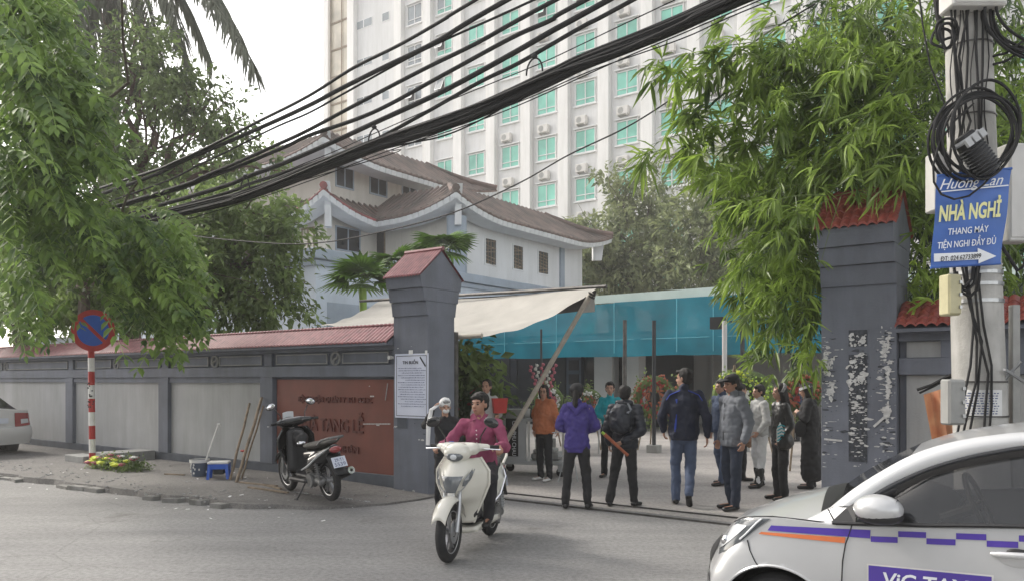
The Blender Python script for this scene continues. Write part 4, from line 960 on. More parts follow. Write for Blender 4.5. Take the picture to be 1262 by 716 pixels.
# ---------------------------------------------------------------- near tree with feathered leaves, upper left
def leaf_objects(name, protos, xf, material, parent, origin):
    """single large leaves: objects that share a few meshes"""
    out = []
    for i, (p, M3) in enumerate(xf):
        o = bpy.data.objects.new(name, protos[i % len(protos)]); COL.objects.link(o); o.parent = parent
        mtx = M3.to_4x4(); mtx.translation = Vector(p) - Vector(origin); o.matrix_local = mtx; out.append(o)
    return out
def basis(D, Nn, L):
    D = Vector(D).normalized(); S = D.cross(Vector(Nn)); S = S.normalized() if S.length > 1e-5 else D.orthogonal().normalized(); Nz = S.cross(D)
    return Matrix((D * L, S * L, Nz * L)).transposed()
def feather_tree():
    base = P(108, 520, 18.6); base.z = 0
    r = root('feathery_tree', 'near tree at upper left with hanging sprays of paired oval leaflets', 'tree', tuple(base), frame='W')
    m = MB(); f0 = P(104, 345, 17.6); branchy(m, base, f0, .16, .12, .08); m.build('trunk', 'bark', r, smooth=True)
    limbs = [(30, 60, 9.5), (100, 120, 10.5), (60, 210, 10), (170, 250, 11.5), (20, 300, 10), (120, 290, 11.5), (200, 330, 12.2), (10, 150, 9), (80, 360, 13), (30, -60, 9), (150, 20, 10)]
    tips = []
    for px, py, Y in limbs:
        e = P(px, py, Y); m = MB(); pts = branchy(m, f0 + Vector((0, 0, -.3)), e + Vector((0, 0, .3)), .055, .014, .5, 10); m.build('branch', 'bark', r, smooth=True); tips.append((pts, e))
    # leaf sprays: (picture polygon density) each spray = rachis with paired leaflets
    zones = [(22, 30, 52, 60, 9, 56), (42, 110, 50, 50, 9.3, 56), (20, 190, 60, 60, 9.2, 60), (100, 160, 35, 45, 10, 34), (50, 270, 60, 50, 9.8, 50), (160, 285, 55, 35, 11.2, 58), (205, 320, 40, 45, 11.6, 36), (120, 345, 50, 40, 11.4, 40), (30, 355, 42, 40, 10.6, 26), (195, 385, 28, 26, 12, 16), (70, 75, 24, 36, 9.6, 14), (15, 5, 50, 30, 9.5, 22), (215, 355, 22, 40, 11.8, 14), (105, 285, 50, 40, 11.8, 36)]
    Pn = []; D = []; Nn = []; LL = []; depth = []; rm = MB()
    for cx, cy, rx, ry, Y, n in zones:
        for k in range(int(n * 1.6)):
            t = rnd.uniform(0, 6.283); q = math.sqrt(rnd.random()); p = P(cx + rx * q * math.cos(t), cy + ry * q * math.sin(t), Y + rnd.gauss(0, .55)); p0 = p
            az = rnd.uniform(-1.1, 1.1) + (0 if rnd.random() < .75 else 3.1); d = Vector((math.cos(az), -abs(math.sin(az)) * .6, rnd.uniform(-.9, .15))).normalized(); ln = rnd.uniform(.38, .62); pts = []
            for i in range(7): s = i / 6; pts.append(p0 + d * ln * s + Vector((0, 0, -.30 * ln * s * s * 1.6)))
            e_ = pts[-1]; ex_, ey_ = 631 + 960 * e_.x / e_.y, 468 - (e_.z - EYE) * 960 / e_.y
            if 60 < ex_ < 148 and ey_ > 348: continue
            rm.tube(pts, [.0035] * 7, 4, cap=False)
            up = Vector((rnd.gauss(0, .35), rnd.gauss(-.35, .35), 1)).normalized(); npair = 6
            for i in range(npair):
                s = (i + .6) / npair; a = pts[int(s * 6)]; dd = (pts[min(int(s * 6) + 1, 6)] - a).normalized(); pos = a.lerp(pts[min(int(s * 6) + 1, 6)], (s * 6) % 1); sd_ = dd.cross(up).normalized()
                for g in (-1, 1):
                    if rnd.random() < .06: continue
                    Pn.append(pos); D.append(sd_ * g * .95 + dd * .55 + Vector((0, 0, -.22)) + Vector((rnd.gauss(0, .12), rnd.gauss(0, .12), rnd.gauss(0, .12)))); Nn.append(up); LL.append(rnd.uniform(.12, .19) * (1 if i else .8)); depth.append(Y)
            Pn.append(pts[-1]); D.append(pts[-1] - pts[-2]); Nn.append(up); LL.append(.10)
    V, F = cloud_leaves([P(cx, cy, Y + 2.0) for cx, cy, rx, ry, Y, n in zones if cy < 330] + [P(25, 375, 12.5), P(55, 350, 13)], [(rx * 1.15 * (Y + 2) / 960, .7, ry * (Y + 2) / 960) for cx, cy, rx, ry, Y, n in zones if cy < 330] + [(.7, .5, .4), (.7, .5, .5)], 6000, .15, .038, .4)
    foliage('inner_foliage', (V, F), 'leaf_dark', r, base)
    rm.build('leaf_stalks', 'stalk_green', r)['kind'] = 'stuff'
    n = len(Pn); idx = sorted(range(n), key=lambda i: Pn[i].y - LL[i] * 8)[:300]; ids = set(idx); keep = [i for i in range(n) if i not in ids]
    A_ = lambda L_, ks: np.array([tuple(L_[i]) for i in ks])
    V, F = leaf_geo(A_(Pn, keep), A_(D, keep), A_(Nn, keep), np.array([LL[i] for i in keep]), np.array([LL[i] * .26 for i in keep]), True, fold=.3, droop=.2)
    o = foliage('leaflets', (V, F), 'leaf_left', r, base); o['kind'] = 'stuff'
    pr = []
    for dr in (.1, .25, .4):
        V, F = leaf_geo(np.zeros((1, 3)), np.array([[1., 0, 0]]), np.array([[0, 0, 1.]]), np.ones(1), np.full(1, .25), True, fold=.3, droop=dr); me = np_mesh('leaf', V, F, True); me.materials.append(mat('leaf_left')); pr.append(me)
    leaf_objects('leaf', pr, [(Pn[i], basis(D[i], Nn[i], LL[i])) for i in idx], None, r, base)
feather_tree()

# ---------------------------------------------------------------- bamboo over the right pillar
def bamboo():
    bx = S2W(7.2, 1.6); r = root('bamboo_clump', 'tall leafy bamboo arching over the right gate pillar', 'bamboo', tuple(bx), frame='W')
    ends = []
    # dense mass, then loose sprays to the left
    dense = [(1000, 60, 8.5, 26), (1080, 40, 8, 26), (1060, 120, 8, 30), (990, 170, 8.5, 30), (960, 250, 8.7, 26), (1040, 210, 8, 26), (1120, 150, 7.8, 24), (930, 320, 8.9, 20), (980, 330, 8.4, 22), (955, 368, 8.6, 16), (992, 385, 8.2, 9), (1130, 60, 7.8, 20), (1150, 230, 8.2, 22), (1230, 120, 8.4, 20), (1240, 280, 8.3, 18), (1140, 330, 8.0, 14), (1060, 10, 8.4, 16), (930, 200, 9, 14), (1240, 30, 8.4, 14), (975, 420, 8.3, 2), (1200, 360, 8.2, 7), (1000, 260, 8.3, 22), (935, 362, 8.6, 10), (1240, 340, 8.2, 10), (1220, 200, 8.5, 12)]
    loose = [(830, 90, 8.6, 5), (870, 75, 8.6, 5), (910, 60, 8.5, 5), (945, 45, 8.5, 4), (880, 130, 8.8, 6), (840, 190, 8.7, 5), (900, 180, 8.8, 7), (850, 150, 8.8, 4), (930, 110, 8.7, 8), (810, 185, 8.7, 2), (950, 80, 8.6, 6), (915, 235, 8.9, 5), (1005, 120, 8.4, 8)]
    Pn = []; D = []; Nn = []; LL = []; rm = MB(); culms = MB()
    def fan(p, sc=1.):
        main = Vector((rnd.gauss(-.35, .5), rnd.gauss(-.35, .4), rnd.uniform(-.9, .15))).normalized(); k = rnd.randint(4, 7)
        for i in range(k):
            d = (main + Vector((rnd.gauss(0, .42), rnd.gauss(0, .42), rnd.gauss(-.1, .32)))).normalized(); pos = p + main * i * .018
            Pn.append(pos); D.append(d); Nn.append(Vector((rnd.gauss(0, .5), rnd.gauss(-.4, .5), 1)).normalized()); LL.append(rnd.uniform(.12, .26) * sc)
    def allowed(p):
        x, y = 631 + 960 * p.x / p.y, 468 - (p.z - EYE) * 960 / p.y
        if 1008 < x < 1112 and y > 243: return rnd.random() < .10 and y < 300
        if x >= 1112 and y > 390: return False
        if x < 925 and y > 395 - (925 - x) * 1.3: return False
        return y < 462
    def spray(c, span, nf, sc=1.):
        d = Vector((rnd.uniform(-1, .5), rnd.gauss(-.1, .4), rnd.uniform(-.7, .3))).normalized(); ln = rnd.uniform(.35, .8) * span; pts = [c + d * ln * (t / 6 - .5) + Vector((0, 0, -.35 * ln * (t / 6) ** 2)) for t in range(7)]
        if allowed(pts[0]) and allowed(pts[-1]): rm.tube(pts, [.005 - .0005 * t for t in range(7)], 4, cap=False)
        for i in range(nf):
            q = pts[rnd.randint(1, 6)] + Vector((rnd.gauss(0, .05), rnd.gauss(0, .05), rnd.gauss(0, .05)))
            if allowed(q): fan(q, sc)
    for px, py, Y, n in dense:
        for k in range(int(n * 1.2)):
            c = P(px + rnd.gauss(0, 27), py + rnd.gauss(0, 26), Y + rnd.gauss(0, .45)); spray(c, 1., 5)
    for px, py, Y, n in loose:
        for k in range(n):
            c = P(px + rnd.gauss(0, 16), py + rnd.gauss(0, 14), Y + rnd.gauss(0, .2)); spray(c, .55, 4, 1.4)
    # culms: arching canes from behind the wall
    for i, (px, py, Y) in enumerate([(800, 180, 8.7), (830, 80, 8.6), (880, 60, 8.6), (930, 300, 8.8), (940, 385, 8.7), (1000, 40, 8.4), (1060, -60, 8.2), (1100, -80, 8), (1140, -60, 8), (960, 150, 8.7), (900, 200, 8.8), (1230, -80, 8.3), (1250, 100, 8.3), (1000, 400, 8.2), (850, 200, 8.8), (1170, -90, 8.5)]):
        b = S2W(rnd.uniform(6.4, 8.6), rnd.uniform(.8, 1.9)); e = P(px, py, Y); c = Vector((b.x * .65 + e.x * .35, (b.y + e.y) / 2, max(b.z + 4.2, e.z + 1.1))); pts = bez(b, c, e, 18)
        m = MB(); m.tube(pts, [.022 - .0011 * k for k in range(19)], 7)
        for k in range(1, 15): m.torus(pts[k], .022 - .0011 * k, .004, (pts[k + 1] - pts[k]), 8, 4)
        m.build('cane', 'culm', r, smooth=True)
    rm.build('twigs', 'culm', r)['kind'] = 'stuff'
    n = len(Pn); idx = sorted(range(n), key=lambda i: Pn[i].y - LL[i] * 4)[:300]; ids = set(idx); keep = [i for i in range(n) if i not in ids]
    A_ = lambda L_, ks: np.array([tuple(L_[i]) for i in ks])
    V, F = leaf_geo(A_(Pn, keep), A_(D, keep), A_(Nn, keep), np.array([LL[i] for i in keep]), np.array([LL[i] * .072 for i in keep]), True, fold=.5, droop=.25)
    foliage('leaves', (V, F), 'leaf_bamboo', r, bx)['kind'] = 'stuff'
    pr = []
    for dr in (.12, .25, .38):
        V, F = leaf_geo(np.zeros((1, 3)), np.array([[1., 0, 0]]), np.array([[0, 0, 1.]]), np.ones(1), np.full(1, .072), True, fold=.5, droop=dr); me = np_mesh('leaf', V, F, True); me.materials.append(mat('leaf_bamboo')); pr.append(me)
    leaf_objects('leaf', pr, [(Pn[i], basis(D[i], Nn[i], LL[i])) for i in idx], None, r, bx)
    # undergrowth of the same clump, coloured dark for the shade inside the bamboo
    b2 = S2W(8, 2.6); r2 = root('shrub', 'dense shrub coloured dark for the shade inside the bamboo, behind the low tiled wall and the electricity pole', 'shrub', tuple(b2), frame='W')
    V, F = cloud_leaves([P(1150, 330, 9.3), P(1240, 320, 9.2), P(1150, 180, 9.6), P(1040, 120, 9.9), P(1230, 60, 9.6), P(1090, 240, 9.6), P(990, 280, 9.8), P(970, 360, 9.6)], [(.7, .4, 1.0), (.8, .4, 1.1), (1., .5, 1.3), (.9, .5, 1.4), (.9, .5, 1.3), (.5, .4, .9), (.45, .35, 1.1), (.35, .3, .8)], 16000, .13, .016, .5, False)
    foliage('foliage', (V, F), 'leaf_bamboo_shaded', r2, b2)
    m = MB()
    for k in range(9): q = S2W(8 + rnd.uniform(-1.4, 1.2), 2.6 + rnd.uniform(-.3, .4)); branchy(m, q, q + Vector((rnd.uniform(-1, 1), 0, rnd.uniform(2.5, 4.5))), .03, .01, .2)
    m.build('stem', 'bark', r2, smooth=True)
bamboo()

# ================================================================ electricity pole with its boxes, cables, banner
PB = -.94
def pole():
    base = P(1214, 468, 6.25); base.z = 0; top = P(1188, -130, 6.15)
    r = root('electricity_pole', 'tapered concrete electricity pole wound with black cables at the right', 'pole', tuple(base), frame='W')
    ax = lambda t: base.lerp(top, t)
    zt = top.z; at = lambda z: base.lerp(top, z / zt); rad = lambda z: .205 - .052 * z / zt
    m = MB(); m.tube([at(z * zt / 12) for z in range(13)], [rad(z * zt / 12) for z in range(13)], 28); m.build('shaft', 'pole_concrete', r, smooth=True)
    for py in (338, 352, 372, 470, 512, 148, 62):
        z = EYE + (468 - py) * 6.2 / 960; m = MB(); h = .014 if py in (338, 352, 372) else .006
        m.lathe([(rad(z) + .004, -h), (rad(z) + .009, -h), (rad(z) + .009, h), (rad(z) + .004, h)], at(z), (0, 0, 1), 28); m.build('steel_band', 'steel' if h > .01 else 'rail', r, smooth=False)
    # front of pole towards the camera
    def fr(px, py, dy=0): z = EYE + (468 - py) * 6.2 / 960; Y = at(z).y - rad(z) - .012 + dy; return P(px, py, Y)
    cabs = [[(1178, -20), (1176, 60), (1180, 120), (1186, 190), (1182, 260), (1190, 330), (1200, 400), (1196, 450), (1186, 500), (1178, 545)],
            [(1190, -20), (1193, 60), (1190, 130), (1183, 180), (1184, 250), (1192, 340), (1204, 420), (1203, 470), (1190, 520), (1184, 550)],
            [(1204, -20), (1203, 60), (1206, 120), (1207, 180), (1206, 250), (1204, 330), (1212, 400), (1222, 450), (1222, 500), (1218, 545)],
            [(1212, -20), (1211, 80), (1209, 150), (1211, 220), (1208, 320), (1202, 360), (1208, 420), (1218, 460), (1214, 510), (1212, 545)],
            [(1170, -20), (1174, 40), (1182, 100), (1176, 150), (1170, 200), (1186, 330), (1196, 380), (1210, 420), (1205, 480), (1192, 548)],
            [(1200, -20), (1190, 30), (1182, 70), (1187, 120), (1196, 150), (1190, 170)]]
    for c in cabs:
        m = MB(); pts = []
        for i in range(len(c) - 1):
            for k in range(4): t = k / 4; pts.append(fr(c[i][0] * (1 - t) + c[i + 1][0] * t, c[i][1] * (1 - t) + c[i + 1][1] * t, -.012 * rnd.random()))
        m.tube(pts, .0095, 6); m.build('service_cable', 'cable', r, smooth=True)
    for px in (1174, 1181, 1186, 1199, 1216):
        m = MB(); pts = [fr(px + 3 * math.sin(k * .9 + px), -20 + k * 18) for k in range(12)]; m.tube(pts, .005, 5); m.build('service_cable', 'cable', r, smooth=True)
    # junction boxes
    def box_thing(name, label, cat, px0, py0, px1, py1, Y, d, mt, rz=0, detail=True):
        p = P((px0 + px1) / 2, (py0 + py1) / 2, Y); w = (px1 - px0) * Y / 960; h = (py1 - py0) * Y / 960
        q = root(name, label, cat, tuple(p), frame='L', rz=rz)
        m = MB(); m.box((-w / 2, -d / 2, -h / 2), (w / 2, d / 2, h / 2), bev=.012); m.build('body', mt, q)
        if detail:
            m = MB(); m.box((-w * .44, -d / 2 - .008, -h * .46), (w * .44, -d / 2 + .0, h * .46), bev=.006); lid = m.build('lid', mt, q)
            for z in (-.3, 0, .3): m = MB(); m.box((w * .22, -d / 2 - .022, h * z - .012), (w * .40, -d / 2 - .008, h * z + .012)); m.build('latch', 'steel', lid)
        return q
    box_thing('junction_box', 'white splice cabinet left behind the blue banner', 'box', 1146, 190, 1176, 262, 6.3, .16, 'box_white')
    box_thing('junction_box', 'white splice cabinet right behind the blue banner', 'box', 1234, 180, 1264, 300, 6.3, .16, 'box_white', rz=.1)
    box_thing('junction_box', 'whitish distribution box at the top of the electricity pole', 'box', 1165, -60, 1232, 14, 6.0, .2, 'box_white')
    box_thing('meter_box', 'small cream meter box below the blue banner', 'box', 1162, 339, 1179, 389, 6.0, .12, 'box_cream', rz=.15)
    box_thing('meter_box', 'flat grey cable box low on the left of the electricity pole', 'box', 1163, 467, 1185, 523, 5.95, .11, 'box_grey', rz=.1)
    q = P(1250, 460, 6.25); cd_ = root('conduit', 'grey plastic conduit running up the right side of the pole', 'pipe', (q.x, q.y, 0), frame='W')
    m = MB(); m.box((q.x - .03, q.y - .03, 0), (q.x + .03, q.y + .03, 2.25)); m.build('channel', 'box_grey', cd_, bevel=.006)
    m = MB(); m.bar(P(1236, 470, 6.1), P(1258, 445, 6.0), .02, .02); m.bar(P(1238, 455, 6.0), P(1262, 470, 6.1), .02, .02); m.build('bracket', 'steel', cd_)
    # lamp / splice closure
    c = P(1203, 190, 5.82); q = root('splice_closure', 'ribbed black splice closure hung inside the cable coils', 'closure', tuple(c), frame='L')
    d = Vector((.55, 0, -.75)).normalized(); mt3 = d.to_track_quat('X', 'Z').to_matrix()
    m = MB(); pts = [-d * .17, -d * .15, -d * .02, d * .10, d * .17, d * .19]; m.tube(pts, [.07, .085, .09, .09, .075, .03], 16); m.build('dome', 'black', q, smooth=True)
    for k in range(9): m = MB(); m.torus(d * (-.06 + k * .026), .092, .007, d, 20, 5); m.build('rib', 'dark', q)
    m = MB(); m.torus(-d * .13, .09, .018, d, 16, 6); m.build('clamp', 'steel_paint', q, smooth=True)
    nrm = Vector((.75, -.2, .55)).normalized()
    for k in (-.06, .0, .06): m = MB(); m.box((-.03, -.115, k - .022), (.03, -.085, k + .022)); o = m.build('clip', 'steel_paint', q, org=(0, 0, 0)); o.rotation_euler = (0, R(54), 0); o.location = -d * .11 + Vector((-.0, 0, 0))
    # coils of spare cable
    for (px, py, rx, rz_, Y, tl, lab, n) in ((1206, 166, 54, 60, 5.86, .15, 'big coil of black cable hung over the top of the blue banner', 8), (1160, 215, 20, 75, 5.95, .1, None, 0), (1272, 12, 60, 62, 6.0, .0, 'coil of black cable at the top right corner', 6), (1166, 38, 13, 14, 6.02, .0, 'small loop of cable under the top distribution box', 3)):
        if not n: continue
        p = P(px, py, Y); q = root('cable_coil', lab, 'cable coil', tuple(p), frame='L', group='coils of spare cable')
        ra = random.Random(px)
        for k in range(n):
            m = MB(); a = rx * Y / 960 * ra.uniform(.74, 1.02); b = rz_ * Y / 960 * ra.uniform(.72, 1.0); ox = ra.uniform(-.04, .03); oz = ra.uniform(-.05, .03); y = ra.uniform(-.07, .05); ph = ra.uniform(0, 6)
            pts = [(ox + a * math.cos(t) + .01 * math.sin(3 * t + ph), y + .03 * math.sin(t + ph), oz + b * math.sin(t) + .012 * math.sin(2 * t + ph) + tl * a * math.cos(t)) for t in [2 * math.pi * i / 40 for i in range(41)]]
            m.tube(pts, .011, 6, cap=False); m.build('turn', 'cable', q, smooth=True)
    p = P(1140, 200, 5.85); q = root('cable_tail', 'loose black cable looping down across the left of the blue banner', 'cable', tuple(p), frame='L')
    m = MB(); pts = [P(x, y, 5.82) - p for x, y in ((1200, 128), (1176, 150), (1158, 175), (1150, 205), (1151, 225), (1160, 240), (1176, 246), (1194, 242), (1212, 228), (1232, 205), (1250, 180))]; m.tube(pts, .008, 6); m.build('run', 'cable', q, smooth=True)
    q = root('cable_tail', 'thick pair of cables sweeping from the top coil to the pole', 'cable', tuple(p), frame='L')
    for dz in (0, 10): m = MB(); pts = [P(x, y + dz, 6.0) - p for x, y in ((1224, 70), (1240, 66), (1262, 50), (1290, 20))]; m.tube(pts, .010, 6); m.build('run', 'cable', q, smooth=True)
    q = root('cable_tail', 'thick dark cable slanting down the left of the pole from the picture top', 'cable', tuple(p), frame='L')
    m = MB(); pts = [P(x, y, 6.3) - p for x, y in ((1150, -30), (1156, 20), (1164, 50), (1172, 80), (1180, 100))]; m.tube(pts, .022, 8); m.build('run', 'cable', q, smooth=True)
    q = root('cable_tail', 'thin cable falling through the bamboo left of the pole', 'cable', tuple(p), frame='L')
    m = MB(); pts = [P(x, y, 6.2) - p for x, y in ((1130, -30), (1137, 30), (1146, 80), (1163, 125), (1170, 170))]; m.tube(pts, .007, 6); m.build('run', 'cable', q, smooth=True)
    q = root('cable_tail', 'cable bend dropping behind the lower right of the banner', 'cable', tuple(p), frame='L')
    m = MB(); pts = [P(x, y, 6.05) - p for x, y in ((1232, 300), (1244, 318), (1254, 334), (1262, 328), (1268, 300))]; m.tube(pts, .014, 8); m.build('run', 'cable', q, smooth=True)
    q = root('cable_tail', 'cables bending under the cream meter box', 'cable', tuple(p), frame='L')
    for o_ in (0, 5, 12): m = MB(); pts = [P(x + o_ * .6, y + o_, 5.98) - p for x, y in ((1176, 330), (1178, 348), (1188, 354), (1198, 344), (1200, 325))]; m.tube(pts, .012, 8); m.build('run', 'cable', q, smooth=True)
    # blue banner
    q = root('guesthouse_banner', 'blue banner reading NHÀ NGHỈ strapped to the electricity pole', 'banner', tuple(P(1193, 330, 5.9)), frame='W')
    tl, tr, bl, br = P(1155, 217, 5.9), P(1247, 208, 5.9), P(1147, 330, 5.9), P(1233, 325, 5.9)
    m = MB(); fb = lambda u, v: bl.lerp(br, u).lerp(tl.lerp(tr, u), v) + Vector((0, .008 * math.sin(v * 9) - .03 * math.sin(u * 3.14), 0))
    m.surf(fb, 12, 14); m.build('sheet', 'sign_blue', q, smooth=True)
    xd = (br - bl).normalized(); yd = (tl - bl).normalized(); yd = (yd + Vector((0, 0, .04))).normalized()
    def tx(t, px, py, hh, ww, mt, shear=0, bold=.0, nm='lettering'):
        c = P(px, py, 5.862); s = 5.86 / 960; m = MB(); m.text(t, c, (1, 0, .085), (.09, 0, 1), hh * s, ww * s, ext=.001, bold=bold, shear=shear); m.build(nm, mt, q)
    tx('Hương Lan', 1197, 231, 13, 78, 'letter_white', .35, .0)
    tx('NHÀ NGHỈ', 1195, 270, 19, 76, 'letter_yellow', 0, .03)
    tx('THANG MÁY', 1193, 288, 8, 50, 'letter_white', 0, .006)
    tx('TIỆN NGHI ĐẦY ĐỦ', 1191, 304, 8, 72, 'letter_white', 0, .006)
    s = 5.866 / 960; m = MB(); a = [P(x, y, 5.866) for x, y in ((1151, 313), (1205, 311), (1205, 306), (1228, 316), (1206, 325), (1206, 320), (1151, 323))]; m.raw(a, [tuple(range(7))]); m.build('arrow', 'letter_white', q)
    tx('ĐT: 024.62733899', 1184, 320.5, 6, 50, 'ink', 0, .0)
    m = MB(); a = [P(x, y, 5.864) for x, y in ((1160, 236), (1243, 228), (1243, 229.5), (1160, 237.5))]; m.raw(a, [(0, 1, 2, 3)]); m.build('rule_line', 'letter_white', q)
    m = MB(); m.tube([tl, tr], .010, 8); m.build('top_rod', 'sign_blue', q); m = MB(); m.tube([bl, br], .010, 8); m.build('bottom_rod', 'sign_blue', q)
    # notices taped on the pole
    for px0, py0, px1, py1, lab, rot in ((1192, 480, 1237, 515, 'white typed notice taped low on the electricity pole', .0),):
        c = P((px0 + px1) / 2, (py0 + py1) / 2, 6.02); q = root('notice', lab, 'notice', tuple(c), frame='L'); w = (px1 - px0) / 2 * 6 / 960; h = (py1 - py0) / 2 * 6 / 960; c0 = at(c.z); rr = rad(c.z) + .004
        def onp(u, v, e=0):
            x = (u - .5) * 2 * w; dx = c.x + x - c0.x; yy = c0.y - math.sqrt(max(1e-4, (rr + e) ** 2 - min(dx * dx, (rr * .98) ** 2))); return (x, yy - c.y, (v - .5) * 2 * h)
        m = MB(); m.surf(onp, 10, 2); m.build('sheet', 'paper_white', q, smooth=True)
        m = MB()
        for i in range(9):
            v = .86 - i * .09; u = .1
            while u < .85:
                l = rnd.uniform(.03, .09); m.raw([onp(u, v, .002), onp(u + l, v, .002), onp(u + l, v + .035, .002), onp(u, v + .035, .002)], [(0, 1, 2, 3)]); u += l + .03
        m.build('printed_lines', 'ink_blue', q)['kind'] = 'stuff'
    # orange sheet rolled against the wall by the pole
    q = root('orange_sheet', 'orange and yellow plastic sheet propped between the wall and the electricity pole', 'sheet', tuple(P(1160, 560, 6.6)), frame='W')
    m = MB(); m.surf(lambda u, v: P(1138 + 14 * (1 - v) + u * (44 - 8 * (1 - v)), 560 - v * (74 + 14 * u), 6.62 + .05 * math.sin(u * 9)), 16, 6); m.build('sheet', 'orange_sheet', q, smooth=True)
    m = MB(); m.tube([P(1130, 480, 6.6), P(1148, 474, 6.55), P(1165, 465, 6.5), P(1186, 455, 6.4)], .014, 6); m.tube([P(1133, 484, 6.6), P(1150, 476, 6.55), P(1172, 464, 6.5), P(1188, 452, 6.4)], .010, 6); m.build('lashing', 'cable', q, smooth=True)
pole()

# ================================================================ overhead cables along the street
def cables():
    def run(name, label, pts, rad, b, group='overhead cables along the street', strands=0, ext=True):
        W_ = []
        for px, py in pts: a = A(px, b); W_.append(S2W(a, b, Zs(a, b, py)))
        if ext:
            d = (W_[0] - W_[1]); d.z *= .35; W_.insert(0, W_[0] + d.normalized() * 14)
            if ext != 2:
                e = W_[-1] - W_[-3]; k = (S2W(7.6, b) - W_[-1]).length / max(.1, Vector((e.x, e.y)).length); W_.append(W_[-1] + e * k * .5); W_.append(W_[-1] + e * k * .5)
        # smooth (Catmull-Rom)
        out = []; n = len(W_)
        for i in range(n - 1):
            p0, p1, p2, p3 = W_[max(i - 1, 0)], W_[i], W_[i + 1], W_[min(i + 2, n - 1)]
            for k in range(8):
                t = k / 8; out.append(.5 * ((2 * p1) + (p2 - p0) * t + (2 * p0 - 5 * p1 + 4 * p2 - p3) * t * t + (3 * p1 - p0 - 3 * p2 + p3) * t ** 3))
        out.append(W_[-1])
        c = out[len(out) // 2]; r = root(name, label, 'cable', tuple(out[0]), frame='W', group=group)
        if strands:
            ra = random.Random(3)
            for s in range(strands):
                ph = ra.uniform(0, 6.28); off = rad * math.sqrt(ra.random()) * .9; ph2 = ra.uniform(-.3, .3); m = MB()
                pp = []
                for i, p in enumerate(out):
                    a_ = ph + i * .03 * ph2 * 10; side = SN; pp.append(p + side * off * math.cos(a_) + UP * off * 1.0 * math.sin(a_))
                m.tube(pp, ra.uniform(.012, .022), 6); m.build('strand', 'cable', r, smooth=True)
        else:
            m = MB(); m.tube(out, rad, 7); m.build('run', 'cable', r, smooth=True)
            m = MB(); m.tube([p + Vector((0, 0, rad * 1.0)) + SN * rad * .7 for p in out], rad * .55, 6); m.build('strand', 'cable', r, smooth=True)
        return r, out
    lab = ['uppermost overhead cable crossing the sky', 'second overhead cable from the top', 'third overhead cable from the top, the thinnest pair', 'fourth overhead cable from the top', 'fifth overhead cable from the top', 'sixth overhead cable from the top, a thick twisted pair', 'seventh overhead cable, just above the great bundle']
    L = [([(128, 231), (221, 198), (321, 149), (380, 119), (436, 84), (492, 56), (548, 24), (587, 0)], .022),
         ([(130, 238), (228, 198), (321, 158), (380, 131), (420, 110), (472, 84), (536, 53), (626, 0)], .030),
         ([(140, 247), (251, 201), (334, 160), (380, 140), (420, 118), (492, 78), (548, 50), (659, 0)], .014),
         ([(163, 248), (256, 216), (339, 180), (380, 161), (436, 131), (520, 87), (589, 53), (680, 3)], .026),
         ([(165, 250), (256, 220), (346, 184), (380, 168), (458, 140), (548, 92), (631, 47), (680, 25), (723, 0)], .026),
         ([(203, 252), (311, 216), (380, 189), (464, 151), (548, 112), (631, 67), (680, 39), (751, 0)], .032),
         ([(210, 258), (311, 226), (400, 197), (450, 179), (520, 142), (589, 103), (640, 78), (715, 35), (781, 0)], .024)]
    for i, (p, rr) in enumerate(L): run('overhead_cable', lab[i], p, rr, PB - .12 + .04 * i)
    run('cable_bundle', 'great black bundle of telephone cables sagging across the street', [(213, 263), (301, 241), (397, 205), (464, 179), (547, 152), (603, 131), (680, 95), (715, 78), (781, 52), (841, 27), (906, -2)], .082, PB, strands=44)
    run('overhead_wire', 'thin messenger wire just above the great bundle', [(230, 252), (380, 200), (466, 163), (560, 122), (663, 80), (715, 56), (801, 15)], .006, PB + .02, group='thin wires along the street')
    run('overhead_wire', 'thin wire just below the great bundle on the right', [(240, 268), (480, 186), (640, 126), (728, 88), (841, 48), (940, 5)], .006, PB, group='thin wires along the street')
    run('overhead_wire', 'second thin wire below the great bundle', [(400, 215), (486, 184), (560, 160), (640, 130), (760, 76), (841, 42), (906, 14)], .006, PB + .05, group='thin wires along the street')
    run('overhead_wire', 'slack black wire looping below the middle of the great bundle', [(301, 246), (420, 200), (486, 181), (547, 168), (603, 143), (640, 120), (700, 92)], .009, PB + .06, group='thin wires along the street', ext=False)
    run('overhead_wire', 'yellowish wire sagging in front of the hall and up into the bamboo', [(150, 262), (215, 287), (330, 300), (400, 299), (480, 284), (560, 262), (640, 226), (700, 192), (780, 153), (868, 95), (940, 45), (1005, 5)], .009, PB + 1.3, group='thin wires along the street', ext=2)
    for px, py in ((466, 161), (663, 77), (307, 219)):
        a = A(px, PB); c = S2W(a, PB - .07, Zs(a, PB, py + 12)); r = root('cable_hanger', 'small wire hanger hooked over the great bundle' if px == 466 else ('wire hanger over the bundle below the tower windows' if px == 663 else 'faint hanger at the left end of the great bundle'), 'hanger', tuple(c), frame='W', group='hangers on the cable bundle')
        m = MB(); m.tube([c + SX * (.11 * math.cos(t)) + UP * (.17 * math.sin(t) - .04) for t in [math.pi * k / 10 for k in range(11)]], .010, 6); m.build('loop', 'cable', r, smooth=True)
        m = MB(); m.ell(c + UP * .15, (.035, .03, .03), 8, 6); m.build('clamp', 'cable', r, smooth=True)
cables()
